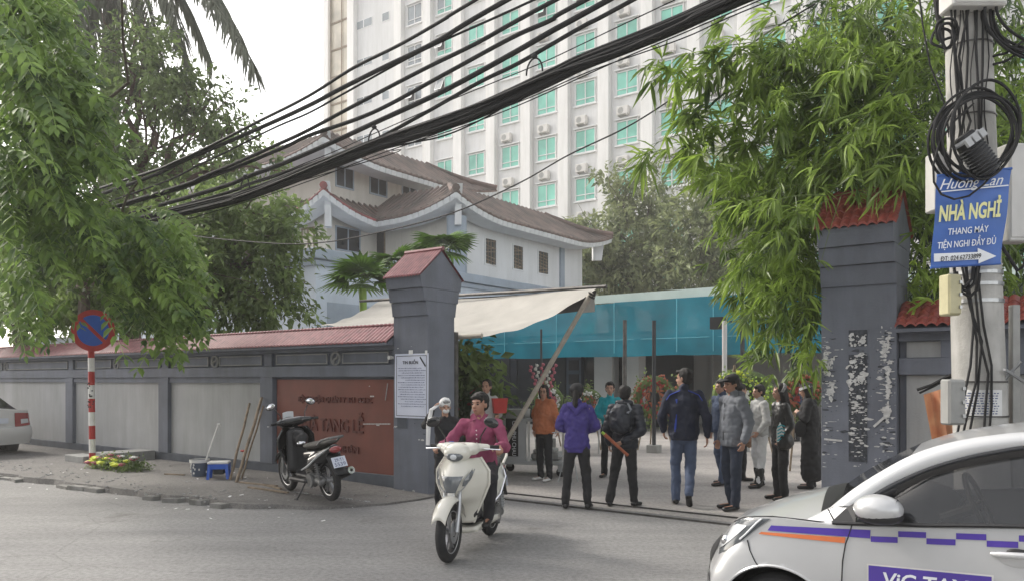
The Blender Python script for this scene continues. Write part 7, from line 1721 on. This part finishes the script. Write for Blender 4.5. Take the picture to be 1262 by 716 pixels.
# ---------------------------------------------------------------- scooters. local frame: x forward, y left, z up, origin on the ground mid wheelbase
def scooter(label, at, yaw, colr, kind, lean=0, steer=0):
    r = root('scooter', label, 'scooter', tuple(at), frame='L', rz=R(yaw), group='scooters'); r.rotation_euler = (R(lean), 0, R(yaw)) if not lean else (Matrix.Rotation(R(yaw), 3, 'Z') @ Matrix.Rotation(R(lean), 3, 'X')).to_euler()
    white = kind == 'white'; FX, RX, RW = .66, -.62, .275
    B = lambda mb, nm, mt, par=r, sm=True, **k: mb.build(nm, mt, par, smooth=sm, org=(0, 0, 0), **k)
    def wh(x, nm, rr=RW, w=.10):
        m = MB(); m.torus((x, 0, rr), rr - w * .5, w * .5, (0, 1, 0), 44, 12, squash=.92); t = B(m, nm, 'rubber')
        m = MB(); m.lathe([(rr - w * .92, -.030), (rr - w * .82, -.034), (rr - w * .86, 0), (rr - w * .82, .034), (rr - w * .92, .030)], (x, 0, rr), (0, 1, 0), 40)
        for k in range(10): a = 2 * math.pi * k / 10; a2 = a + .18 * (-1) ** k; m.bar((x + math.cos(a) * .03, 0, rr + math.sin(a) * .03), (x + math.cos(a2) * (rr - w * .88), 0, rr + math.sin(a2) * (rr - w * .88)), .03, .016)
        m.lathe([(0, -.05), (.035, -.05), (.04, .0), (.035, .05), (0, .05)], (x, 0, rr), (0, 1, 0), 16); B(m, 'rim', 'rim', t, False)
        return t
    fw = wh(FX, 'front_wheel'); wh(RX, 'rear_wheel')
    m = MB(); m.lathe([(.045, 0), (.10, 0), (.10, .004), (.045, .004)], (FX, .048, RW), (0, 1, 0), 28); B(m, 'brake_disc', 'steel', fw, False)
    # fork and steering head
    for s in (1, -1): m = MB(); m.tube([(FX, s * .075, RW), (FX - .06, s * .075, RW + .20), (FX - .10, s * .07, RW + .36)], [.022, .022, .018], 10); B(m, 'fork_leg', 'steel')
    m = MB(); m.tube([(FX - .10, 0, RW + .33), (FX - .27, 0, .98)], .028, 10); B(m, 'steering_stem', 'black_trim')
    # front mudguard
    m = MB(); m.surf(lambda u, v: Vector((FX + math.cos(R(28) + R(128) * u) * (RW + .035 + .012 * math.sin(u * 3.14)), (v - .5) * 2 * (.062 + .016 * math.sin(u * 3.14)), RW + math.sin(R(28) + R(128) * u) * (RW + .035 + .012) - .045 * (abs(v - .5) * 2) ** 2.2)), 20, 12); o = B(m, 'front_mudguard', colr); md = o.modifiers.new('s', 'SOLIDIFY'); md.thickness = .006
    # leg shield (outer apron) with its central V panel
    def shield(u, v):   # u bottom..top, v right..left
        z = .30 + .62 * u; w = (.10, .14, .19, .235, .235, .16)[min(int(u * 5), 5)]; w2 = (.10, .14, .19, .235, .235, .16)[min(int(u * 5) + 1, 5)]; w = w + (w2 - w) * (u * 5 % 1 if u < 1 else 0)
        q = (v - .5) * 2; xs = (.33, .345, .40, .57, .605, .60, .56, .50); f = u * 7; i_ = min(int(f), 6); xc = xs[i_] + (xs[i_ + 1] - xs[i_]) * (f - i_); w *= 1.12; x = xc - (xc - .27) * abs(q) ** 2.0; return Vector((x, q * w, z))
    m = MB(); m.surf(shield, 24, 24); o = B(m, 'leg_shield', colr); md = o.modifiers.new('s', 'SOLIDIFY'); md.thickness = .02; md.offset = 1
    m = MB(); m.surf(lambda u, v: shield(.42 + .34 * u, .5 + (v - .5) * (.10 + .30 * u)) + Vector((.030, 0, 0)), 10, 10); B(m, 'nose_panel', 'lens_dark' if white else 'black_gloss')
    m = MB(); m.surf(lambda u, v: shield(.42 + .10 * u, .5 + (v - .5) * .16) + Vector((.036, 0, 0)), 6, 6); B(m, 'badge', 'chrome')
    for s in (1, -1):
        m = MB(); m.surf(lambda u, v: shield(.62 + .28 * u, .5 + s * (.20 + .14 * u + .085 * (v - .5) * math.sin(3.14 * min(1, u + .15)))) + Vector((.045, s * .012, 0)), 12, 5); B(m, 'indicator', 'lens_dark' if white else 'lens')
        m = MB(); m.tube([shield(t / 10, .5 + s * .5) + Vector((.0, 0, 0)) for t in range(11)], .012, 8); B(m, 'shield_rim', colr)
    for s in (1, -1):
        m = MB(); m.tube([shield(t, .5 + s * q) + Vector((.030, 0, 0)) for t, q in ((.40, .06), (.50, .13), (.60, .22), (.72, .30), (.85, .36))], .006, 6); B(m, 'crease_line', 'box_grey' if white else 'dark')
    # inner apron, tunnel, floor board
    m = MB(); limb(m, (.24, 0, .38), (.27, 0, .86), (.19, .07), (.13, .06), 14, (0, 1, 0)); limb(m, (.16, 0, .30), (-.22, 0, .30), (.115, .05), (.13, .05), 14, (0, 1, 0)); remesh(m, 'inner_panel', .013, 'black_trim', r, 2)
    m = MB(); m.surf(lambda u, v: Vector((.30 - .62 * u, (v - .5) * 2 * (.15 + .05 * u), .215 - .02 * math.sin(3.14 * v) + .03 * u)), 10, 8); o = B(m, 'floorboard', colr if white else 'black_trim'); md = o.modifiers.new('s', 'SOLIDIFY'); md.thickness = .05
    # rear body
    m = MB(); chainl(m, [(-.18, 0, .42), (-.38, 0, .50), (-.62, 0, .60), (-.86, 0, .72)], [(.12, .17), (.165, .155), (.155, .12), (.075, .05)]); limb(m, (-.20, 0, .60), (-.70, 0, .66), (.13, .08), (.12, .06), 14, (0, 1, 0)); remesh(m, 'tail_body', .012, colr, r, 3)
    for s in (1, -1): m = MB(); m.tube([(-.16, s * .155, .40), (-.40, s * .178, .47), (-.68, s * .155, .62), (-.86, s * .07, .73)], [.012, .016, .014, .006], 8); B(m, 'side_moulding', 'chrome' if white else 'steel_paint')
    m = MB(); chainl(m, [(-.12, 0, .70), (-.35, 0, .725), (-.58, 0, .755), (-.82, 0, .795)], [(.09, .035), (.135, .05), (.13, .045), (.075, .025)]); remesh(m, 'seat', .012, 'seat_black' if white else 'seat_dusty', r, 3)
    m = MB(); m.tube([(-.66, .13, .76), (-.80, .13, .83), (-.95, .09, .86), (-.99, 0, .865), (-.95, -.09, .86), (-.80, -.13, .83), (-.66, -.13, .76)], .016, 10); B(m, 'grab_rail', colr if white else 'engine')
    m = MB(); m.ell((-.90, 0, .70), (.045, .085, .045), 16, 10); B(m, 'tail_light', 'tail_red')
    # rear mudguard, plate, indicators
    m = MB(); m.surf(lambda u, v: Vector((-.80 - .20 * u, (v - .5) * (.20 - .03 * u), .62 - .24 * u + .0 * v)), 6, 4); o = B(m, 'rear_mudguard', 'black_trim'); md = o.modifiers.new('s', 'SOLIDIFY'); md.thickness = .012
    m = MB(); c = Vector((-.965, 0, .545)); up_ = Vector((.45, 0, .9)).normalized(); sd_ = Vector((0, -1, 0)); m.prism([c - sd_ * .095 - up_ * .07, c + sd_ * .095 - up_ * .07, c + sd_ * .095 + up_ * .07, c - sd_ * .095 + up_ * .07], sd_.cross(up_) * .004); pl = B(m, 'number_plate', 'plate', r, False)
    if not white:
        m = MB(); nn = sd_.cross(up_) * .007; m.text('29-T1', c + nn + up_ * .008, sd_, up_, .042, .12, ext=.001); m.text('5539', c + nn - up_ * .055, sd_, up_, .048, .15, ext=.001); m.build('lettering', 'ink_blue', pl, org=(0, 0, 0))
    # engine, swing arm, exhaust on the right, shock absorber on the left, stands
    m = MB(); limb(m, (-.25, .06, .30), (-.62, .09, .28), (.07, .09), (.05, .07)); limb(m, (-.22, 0, .30), (-.34, 0, .36), .10, .09); m.ell((-.36, .10, .28), (.12, .05, .10), 16, 10); remesh(m, 'engine', .014, 'engine', r, 1, amp=.012, f=18)
    m = MB(); m.lathe([(0, -.01), (.09, -.01), (.095, .0), (.09, .02), (0, .02)], (-.38, .15, .28), (0, 1, 0), 20); B(m, 'engine_cover', 'engine', r, False)
    m = MB(); m.tube([(-.25, -.09, .22), (-.42, -.12, .20), (-.55, -.14, .27)], .018, 8); m.tube([(-.52, -.15, .27), (-.60, -.155, .30), (-.86, -.165, .385), (-.93, -.165, .405)], [.035, .055, .058, .045], 16); ex = B(m, 'exhaust', 'black_trim'); m = MB(); m.lathe([(.02, 0), (.046, 0), (.048, .02), (.02, .02)], (-.925, -.165, .403), (-1, 0, .3), 18); B(m, 'end_cap', 'chrome', ex, False)
    m = MB(); m.tube([(-.62, .13, .30), (-.56, .13, .52)], .018, 10)
    for k in range(7): m.torus(Vector((-.615, .13, .33)).lerp(Vector((-.57, .13, .50)), k / 6), .030, .006, (.25, 0, 1), 14, 5)
    B(m, 'shock_absorber', 'steel' if white else 'engine', r, False)
    m = MB()
    if white: m.tube([(-.30, .10, .20), (-.48, .14, .17)], .012, 8)
    else: m.tube([(-.12, .10, .22), (-.10, .24, .015)], .012, 8); m.bar((-.13, .25, .012), (-.05, .25, .012), .03, .012)
    B(m, 'side_stand', 'black_trim')
    # handlebar fairing, headlight, grips, levers, mirrors
    hx, hz = .40, .985
    m = MB(); limb(m, (hx - .05, .13, hz + .02), (hx - .05, -.13, hz + .02), (.085, .062), (.085, .062), 14, (1, 0, 0)); m.ell((hx + .03, 0, hz - .01), (.115, .135, .095), 20, 14); limb(m, (hx - .07, .10, hz + .03), (hx - .14, .24, hz + .03), .05, .032); limb(m, (hx - .07, -.10, hz + .03), (hx - .14, -.24, hz + .03), .05, .032); limb(m, (hx - .02, 0, hz - .06), (hx - .04, 0, hz - .13), .07, .06); hf = remesh(m, 'handlebar_fairing', .011, colr, r, 3)
    m = MB(); m.ell((hx + .105, 0, hz - .035), (.045, .085, .055), 20, 12, Matrix.Rotation(R(-15), 3, 'Y')); hl = B(m, 'headlight', 'lens_dark', r); m = MB(); m.ell((hx + .128, 0, hz - .042), (.026, .05, .034), 12, 8); B(m, 'bulb', 'lens', hl)
    if white:
        ra = random.Random(2); m = MB()
        for k in range(9): y = ra.uniform(-.09, .07); x = ra.uniform(-.02, .06); m.tube([(hx + x, y, hz + .078 - x * .5), (hx + x + ra.uniform(-.02, .04), y + ra.uniform(-.04, .05), hz + .076 - x * .6)], .003, 4)
        B(m, 'pen_marks', 'plastic_blue', hf)
    for s in (1, -1):
        m = MB(); m.tube([(hx - .13, s * .22, hz + .03), (hx - .19, s * .34, hz + .03)], .018, 10); B(m, 'grip', 'rubber')
        m = MB(); m.tube([(hx - .09, s * .20, hz + .02), (hx - .06, s * .24, hz + .02), (hx - .12, s * .36, hz + .01), (hx - .13, s * .37, hz + .01)], [.007, .006, .006, .009], 8); B(m, 'brake_lever', 'chrome')
        m = MB(); b0 = Vector((hx - .12, s * .17, hz + .05)); b1 = b0 + Vector((.02, s * .07, .17)); m.tube([b0, b0 + Vector((0, s * .01, .08)), b1], .007, 8); mc = b1 + Vector((0, s * .05, .045)); m.ell(mc, (.020, .075, .048), 18, 12, Matrix.Rotation(R(-18 * s), 3, 'X')); mi = B(m, 'mirror', 'black_gloss')
        m = MB(); rot = Matrix.Rotation(R(-18 * s), 3, 'X'); m.ell(mc + Vector((-.010, 0, 0)), (.014, .066, .040), 18, 10, rot); B(m, 'mirror_glass', 'chrome', mi)
    if not white:
        m = MB(); limb(m, (.12, .02, .86), (.14, .04, .72), (.08, .05), (.07, .05)); m.ell((.08, .0, .76), (.08, .09, .10), 14, 10); remesh(m, 'hung_bag', .013, 'black_trim', r, 2, amp=.02, f=10); m = MB(); m.ell((.03, .03, .73), (.06, .07, .035), 14, 8); B(m, 'helmet_visor', 'chrome')
        m = MB(); m.surf(lambda u, v: Vector((hx + .05 - .02 * u, (v - .5) * .16, hz + .02 + .14 * u - .05 * (v - .5) ** 2)), 6, 8); B(m, 'speedometer_screen', 'lens')
    return r
fp = G(551, 694); rp = G(607, 657); mid = (fp + rp) / 2; yw = math.degrees(math.atan2(fp.y - rp.y, fp.x - rp.x))
wsc = scooter('cream-white scooter with its rider rolling out of the gate', mid, yw, 'pearl', 'white')
def rider():
    k = 1.68 / 1.70
    def ex(r, J, k, hp, Hm):
        m = MB()
        for s in (1, -1): m.raw([J['neck'] + Vector((.055, s * .012, .0)), J['neck'] + Vector((.085, s * .075, -.035)), J['neck'] + Vector((.045, s * .085, .025)), J['neck'] + Vector((-.02, s * .085, .045)), J['neck'] + Vector((.015, s * .06, .05))], [(0, 1, 2, 3, 4)])
        o = m.build('shirt_collar', 'c_maroon', r); md = o.modifiers.new('s', 'SOLIDIFY'); md.thickness = .008
        m = MB()
        for i in range(5): m.ell(J['chest'].lerp(J['waist'], i / 4 - .3) + Vector((.128 + .006 * i, 0, 0)), (.004, .007, .007), 8, 5)
        m.build('button', 'paint_white', r)
    z0 = .80
    pose = dict(hip=(-.02, 0, .80), waist=(.0, 0, .95), chest=(.045, 0, 1.12), neck=(.07, 0, 1.285), ls=(.045, .175, 1.225), rs=(.045, -.175, 1.225),
                le=(.17, .31, 1.01), re=(.17, -.31, 1.01), lw=(.40, .29, 1.035), rw=(.40, -.29, 1.035), lhd=(.06, .03, -.02), rhd=(.06, -.03, -.02), ln=(0, 0, -1), rn=(0, 0, -1),
                lk=(.38, .215, .70), rk=(.38, -.215, .70), la=(.33, .17, .34), ra=(.33, -.17, .34), lt=(.49, .19, .27), rt=(.49, -.19, .27))
    # the pose is written around x = 0 at the seat; the seat is 0.33 m behind the middle of the scooter
    off = wsc.matrix_basis @ Vector((-.33 + .0, 0, -.02))
    person('man in a magenta shirt and dark trousers riding the cream scooter', off, yw, 1.69, 'c_maroon', 'c_charcoal', 'shoe_black', pose, yawh=-14, hair='fringe', skin='skin_dark', fat=1.02, jr=.004, amp=.020, seated=True, extra=ex, hem=.76, group=None, hand_curl=1.0, vox=.0075)
rider()
fp = G(359, 604, .08); rp = G(409, 617, .08); mid = (fp + rp) / 2; yw2 = math.degrees(math.atan2(fp.y - rp.y, fp.x - rp.x))
scooter('dusty black scooter parked on its stand by the red sign', mid, yw2, 'black_gloss', 'black', lean=-7)
# ================================================================ small things on the pavement and in the yard
def street_things():
    # no-parking sign
    b = G(114, 574, .08); r = root('no_parking_sign', 'round red and blue no parking sign on a red and white banded post', 'road sign', tuple(b), frame='W')
    top = P(112, 405, b.y); ax = lambda z: Vector((b.x + (top.x - b.x) * z / top.z, b.y, z)); zs = [.08 + i * (2.30 - .08) / 9 for i in range(10)]
    for i in range(9): m = MB(); m.tube([ax(zs[i]), ax(zs[i + 1])], .055, 14); m.build('post_band', 'paint_red' if i % 2 == 0 else 'paint_white', r, smooth=True)
    m = MB(); m.tube([ax(2.30), ax(2.85)], .05, 12); m.build('post_top', 'rail', r, smooth=True)
    m = MB(); ra = random.Random(1)
    for k in range(16): z = ra.uniform(1.15, 1.62); a = ra.uniform(3.6, 5.8); c = ax(z) + Vector((math.cos(a) * .056, math.sin(a) * .056, 0)); m.box((c.x - .014, c.y - .003, c.z - .012), (c.x + .014, c.y + .003, c.z + .012))
    m.build('sticker_scraps', 'dark', r)['kind'] = 'stuff'
    c = P(115, 407, b.y - .07); Rr = 25.5 * b.y / 960; n = Vector((.12, -1, 0)).normalized()
    m = MB(); m.lathe([(0, 0), (Rr, 0), (Rr, .012), (0, .012)], c, n, 48); d = m.build('disc', 'paint_red', r)
    m = MB(); m.lathe([(0, .0155), (Rr * .74, .0155)], c, n, 48); m.build('blue_field', 'disc_blue', d)
    x = n.cross(UP).normalized(); e = (x * 1 + UP * -1).normalized() if (x.x > 0) else (-x + UP * -1).normalized(); f = e.cross(n); h = Rr * .76; w = Rr * .085; o = c + n * .018
    m = MB(); m.raw([o - e * h - f * w, o + e * h - f * w, o + e * h + f * w, o - e * h + f * w], [(0, 1, 2, 3)]); m.build('diagonal_bar', 'paint_red', d)
    # funeral wreath lying at its foot
    c = G(146, 578, .08); r = root('wreath', 'funeral wreath of yellow and white flowers lying on the pavement by the sign', 'wreath', tuple(c), frame='L', rz=ST_ANG)
    ra = random.Random(4); V, F = cloud_leaves([(0, 0, .09), (-.45, 0, .07), (.45, 0, .08)], [(.42, .22, .04), (.26, .18, .04), (.26, .18, .04)], 2600, .065, .012, .25); link('greenery', np_mesh('greenery', V, F), 'leaf_dark', r)['kind'] = 'stuff'
    for i in range(44):
        t = ra.uniform(-1, 1); row = i % 3; q = Vector((t * .60, -.24 + row * .13 + ra.uniform(-.04, .04), .11 + .05 * row + ra.uniform(0, .03))); m = MB(); rr = ra.uniform(.032, .048); m.ell(q, (rr, rr, rr * .7), 9, 6)
        for k in range(6): a = k * 1.05; m.ell(q + Vector((math.cos(a) * rr, math.sin(a) * rr, .004)), (rr * .5, rr * .5, rr * .35), 6, 4)
        m.build('flower', ('flower_yellow', 'flower_yellow', 'flower_white')[row] if ra.random() > .25 else 'flower_pink', r, smooth=True, org=(0, 0, 0))
    # paint bucket with roller handle
    c = G(246, 587, .08); r = root('bucket', 'paint-spattered bucket with a long handle leaning out of it', 'bucket', tuple(c), frame='L')
    m = MB(); m.lathe([(0, 0), (.115, 0), (.14, .25), (.148, .25), (.148, .27), (.132, .27), (.11, .03)], (0, 0, 0), (0, 0, 1), 24); m.build('pail', 'hall_blue', r, smooth=True)
    m = MB(); m.lathe([(.150, .235), (.156, .235), (.156, .285), (.150, .285)], (0, 0, 0), (0, 0, 1), 24); m.lathe([(0, .262), (.14, .262)], (0, 0, 0), (0, 0, 1), 24); m.build('rim', 'paint_white', r)
    m = MB(); m.tube([(.04, 0, .08), (.26, .12, .84)], .014, 8); m.tube([(.24, .12, .84), (.29, .12, .84)], .018, 8); m.build('handle', 'paint_white', r, smooth=True)
    ra = random.Random(8); m = MB()
    for k in range(14): a = ra.uniform(3.3, 6); z = ra.uniform(.05, .22); rr = .118 + z * .1; m.ell((math.cos(a) * rr, math.sin(a) * rr, z), (.014, .006, .02), 6, 4)
    m.build('paint_drips', 'paint_white', r)['kind'] = 'stuff'
    # blue plastic stool
    c = G(270, 590, .08); r = root('plastic_stool', 'low blue plastic stool with a white seat beside the bucket', 'stool', tuple(c), frame='L', rz=.2)
    m = MB(); m.box((-.16, -.13, .25), (.16, .13, .285), bev=.012); m.build('seat', 'paint_white', r)
    for sx in (-1, 1):
        for sy in (-1, 1): m = MB(); m.prism([(sx * .15, sy * .12, .25), (sx * .10, sy * .12, .25), (sx * .13, sy * .145, 0), (sx * .17, sy * .145, 0)], (0, -sy * .03, 0)); m.build('leg', 'plastic_blue', r)
    for sy in (-1, 1): m = MB(); m.box((-.13, sy * .118 - .008, .17), (.13, sy * .118 + .008, .25)); m.build('apron', 'plastic_blue', r)
    for sx in (-1, 1): m = MB(); m.box((sx * .14 - .008, -.11, .15), (sx * .14 + .008, .11, .25)); m.build('apron', 'plastic_blue', r)
    m = MB(); m.box((-.09, -.07, .08), (.09, .08, .24), bev=.02); m.build('inner_bucket', 'dark', r)
    # leaning poles
    for (bx, by, tx, ty, Y1, rr, lab) in ((283, 592, 309, 497, 13.2, .022, 'shorter wooden pole leaning on the wall'), (291, 595, 324, 490, 13.1, .026, 'longer wooden pole leaning on the wall'), (297, 591, 326, 500, 13.0, .016, 'thin bamboo stick leaning behind the longer pole')):
        q0 = G(bx, by, .08); a = A(tx, .02); q1 = S2W(a, .0, Zs(a, .0, ty)); r = root('wooden_pole', lab, 'pole', tuple(q0), frame='W', group='poles leaning on the wall'); m = MB(); m.tube([q0.lerp(q1, k / 6) + Vector((.006 * math.sin(k * 2), 0, 0)) for k in range(7)], rr, 8); m.build('shaft', 'wood', r, smooth=True)
    for i, (px, py, ang, L) in enumerate(((318, 597, .1, .8), (335, 600, -.2, .6), (330, 604, .0, .9), (215, 585, .3, .4))):
        c = G(px, py, .09); r = root('loose_stick', ('bleached lath on the ground left of the black scooter', 'short lath under the front of the black scooter', 'long lath lying before the black scooter', 'short stick left of the bucket')[i], 'stick', tuple(c), frame='L', rz=ST_ANG + ang); m = MB(); m.box((-L / 2, -.02, 0), (L / 2, .02, .022)); m.build('lath', 'wood', r)
    c = G(306, 566, .25); a, bb = A(303, .03), 0
    r = root('red_cap', 'small red thing on the wall foot behind the poles', 'rag', tuple(S2W(a, -.03, .42)), frame='L', rz=ST_ANG); m = MB(); m.ell((0, 0, 0), (.075, .03, .022), 12, 6); remesh(m, 'cloth', .008, 'paint_red', r, 1, amp=.006, f=30)
street_things()
def trolley():
    c = G(648, 588); c = Vector(((657 - 631) / 960 * 13.7, 13.7, 0)); r = root('steel_trolley', 'grey steel trolley on castors with a black lettered sash on its side', 'trolley', tuple(c), frame='L', rz=R(-14))
    L, Wd, z0, z1 = .62, .36, .20, .98
    m = MB(); m.box((-L, -Wd, z0), (L, Wd, z0 + .06)); m.build('bed', 'steel_paint', r, bevel=.008)
    m = MB(); m.box((-L, -Wd, z1 - .04), (L, Wd, z1)); m.build('top_shelf', 'steel_paint', r, bevel=.008)
    m = MB(); m.box((-L, -Wd, z0 + .06), (-.04, -Wd + .02, z1 - .04)); m.build('side_panel', 'steel_paint', r)
    m = MB(); m.box((-L, -Wd + .021, z0 + .06), (-L + .02, Wd, z1 - .04)); m.build('end_panel', 'steel_paint', r)
    for x, y in ((-.02, -Wd), (L - .04, -Wd), (L - .04, Wd - .04), (-L + .021, Wd - .04)): m = MB(); m.box((x, y, z0 + .06), (x + .04, y + .04, z1 - .04)); m.build('upright', 'paint_white', r)
    m = MB(); m.box((0, -.2, z0 + .06), (L - .1, .25, z0 + .20), bev=.04); m.box((.05, -.25, z0 + .20), (L - .2, .2, z0 + .26), bev=.02); m.build('folded_sheets', 'box_grey', r)
    m = MB(); m.box((-L + .03, -.2, z1 + .001), (-.1, .2, z1 + .16)); m.build('crate', 'box_grey', r); m = MB(); m.box((0, -.25, z1 + .001), (L - .05, .2, z1 + .10), bev=.02); m.build('black_bag', 'black', r)
    m = MB(); m.box((-.40, -Wd - .012, z0 + .14), (-.18, -Wd - .004, z1 + .01)); s = m.build('sash', 'black', r)
    m = MB(); m.text('CAP PHU CHAU', (-.285, -Wd - .014, (z0 + z1) / 2 + .06), (0, 0, -1), (1, 0, 0), .07, .60, ext=.001); m.build('lettering', 'letter_white', s, org=(0, 0, 0))
    for x in (-L + .1, L - .1):
        for y in (-Wd + .06, Wd - .06): m = MB(); m.lathe([(0, -.02), (.075, -.02), (.08, 0), (.075, .02), (0, .02)], (x + .03, y, .08), (0, 1, 0), 18); w = m.build('castor', 'rubber', r); m = MB(); m.box((x - .02, y - .03, .09), (x + .07, y + .03, z0)); m.build('fork', 'steel', w, org=(0, 0, 0))
    c = Vector(((703 - 631) / 960 * 12.6, 12.6, 0)); r = root('folding_stand', 'thin metal folding stand behind the orange sweatshirt', 'stand', tuple(c), frame='L')
    for k, (x0, x1) in enumerate(((-.20, .05), (.12, -.03))): m = MB(); m.tube([(x0, 0, .0), (x1, .02, .95)], .010, 6); m.build('leg', 'steel', r, smooth=True)
    m = MB(); m.tube([(-.20, .02, .42), (.30, .02, .42)], .008, 6); m.tube([(-.30, .02, .80), (.1, .02, .83)], .008, 6); m.build('crossbar', 'steel', r)
trolley()
def wreath_stand(px, Y, zc, rad, mats, label, fl=70):
    c = Vector(((px - 631) / 960 * Y, Y, 0)); r = root('wreath_stand', label, 'wreath', tuple(c), frame='L', group='funeral wreaths standing in the yard'); ra = random.Random(px)
    for s in (-1, 1): m = MB(); m.tube([(s * rad * .75, -.15, 0), (0, 0, zc + rad * 1.2)], .018, 6); m.build('leg', 'wood', r, smooth=True)
    m = MB(); m.tube([(0, .5, 0), (0, .03, zc + rad)], .018, 6); m.build('rear_leg', 'wood', r)
    m = MB(); m.torus((0, -.05, zc), rad * .72, rad * .20, (0, 1, 0), 28, 8); m.build('ring', 'leaf_dark', r, smooth=True)
    V, F = cloud_leaves([(math.cos(a) * rad * .8, -.05, zc + math.sin(a) * rad * .8) for a in [k * .785 for k in range(8)]], [(rad * .22, .06, rad * .22)] * 8, 480, .09, .016, .0, True); link('greenery', np_mesh('greenery', V, F), 'leaf_dark', r)['kind'] = 'stuff'
    for ring, mt in enumerate(mats):
        m = MB()
        for i in range(fl): a = ra.uniform(0, 6.28); q = rad * (.25 + .25 * ring + ra.uniform(0, .25)); p = Vector((math.cos(a) * q, -.13 - ra.uniform(0, .06), zc + math.sin(a) * q)); s = ra.uniform(.018, .034); m.ell(p, (s, s * .6, s), 6, 4)
        m.build('flowers', mt, r)['kind'] = 'stuff'
def yard_things():
    wreath_stand(806, 18.5, 1.25, .55, ['flower_orange', 'flower_red', 'flower_orange'], 'round red-orange wreath on a tripod between the dark posts')
    wreath_stand(905, 15.5, 1.35, .50, ['flower_white', 'lime', 'flower_yellow'], 'wreath with a lime green border behind the man in the grey jacket')
    wreath_stand(925, 17.5, 1.30, .60, ['flower_yellow', 'lime'], 'leafy yellow-green wreath behind the white hooded top')
    wreath_stand(676, 19.5, 1.15, .40, ['flower_pink', 'flower_white'], 'wreath of pink flowers behind the orange sweatshirt')
    wreath_stand(725, 18.5, 1.1, .38, ['flower_orange', 'flower_white'], 'small orange wreath behind the woman in the purple hoodie')
    wreath_stand(986, 13.6, 1.45, .42, ['flower_red', 'flower_orange'], 'dark leafy wreath with red flowers beside the right gate pillar')
    # tall plant with red ribbon just inside the left pillar
    c = P(574, 470, 13.4); c.z = 0; r = root('potted_plant', 'tall leafy potted plant tied with red just inside the left gate pillar', 'plant', tuple(c), frame='L')
    m = MB(); m.lathe([(0, 0), (.20, 0), (.27, .42), (.29, .42), (.29, .47), (.24, .47)], (0, 0, 0), (0, 0, 1), 20); m.build('pot', 'bark_red', r, smooth=True)
    V, F = cloud_leaves([(0, 0, 1.0), (.05, 0, 1.6), (-.05, 0, 1.95)], [(.28, .25, .45), (.28, .25, .35), (.2, .2, .25)], 1300, .22, .055, .35); link('foliage', np_mesh('foliage', V, F), 'leaf_dark', r)
    m = MB(); m.tube([(0, 0, .4), (.02, 0, 1.9)], .02, 6); m.build('stem', 'bark', r)
    m = MB(); ra = random.Random(3)
    for k in range(26): m.ell((ra.uniform(-.22, .25), -.22 + ra.uniform(-.06, .04), ra.uniform(.9, 1.55)), (.05, .03, .045), 7, 5)
    m.build('red_flowers', 'flower_red', r)['kind'] = 'stuff'
    # gladioli spray
    c = P(672, 470, 15.5); c.z = 0; r = root('flower_vase', 'tall spray of pale gladioli beside the bamboo prop', 'flowers', tuple(c), frame='L')
    m = MB(); m.lathe([(0, 0), (.12, 0), (.15, .35), (.10, .5), (.13, .6), (.11, .6)], (0, 0, .5), (0, 0, 1), 16); m.box((-.2, -.2, 0), (.2, .2, .5)); m.build('vase', 'box_grey', r)
    for k in range(5):
        d = Vector((-.30 + .12 * k, -.05, .9)).normalized(); m = MB(); m.tube([(0, 0, 1.0), Vector((0, 0, 1.0)) + d * 1.0], .008, 5)
        for i in range(9): m.ell(Vector((0, 0, 1.0)) + d * (.4 + i * .07) + Vector((.02 * (-1) ** i, -.01, 0)), (.035, .03, .035), 7, 5)
        m.build('flower_stem', 'flower_white' if k % 2 else 'flower_pink', r)
    # low stools / table behind, small things far in the shed
    c = P(700, 520, 17.5); c.z = 0; r = root('folding_table', 'low grey table in the yard behind the purple hoodie', 'table', tuple(c), frame='L', rz=ST_ANG)
    m = MB(); m.box((-.7, -.35, .70), (.7, .35, .74)); m.build('tabletop', 'box_grey', r)
    for x in (-.62, .62):
        for y in (-.3, .3): m = MB(); m.tube([(x, y, 0), (x, y, .70)], .018, 6); m.build('leg', 'steel', r)
yard_things()

# ================================================================ faint morning haze: one closed box of even air
def haze():
    m = bpy.data.materials.new('haze'); m.use_nodes = True; nt = m.node_tree; nt.nodes.remove(nt.nodes['Principled BSDF'])
    v = nt.nodes.new('ShaderNodeVolumePrincipled'); v.inputs['Color'].default_value = (.97, .96, .94, 1); v.inputs['Density'].default_value = .0019; v.inputs['Anisotropy'].default_value = .2
    nt.links.new(v.outputs[0], nt.nodes['Material Output'].inputs['Volume']); MT['haze'] = m
    o = MB().box((-90, -50, -1), (90, 110, 56)).build('haze', 'haze'); tag(o, 'faint pale haze over the street', kind='stuff')
haze()
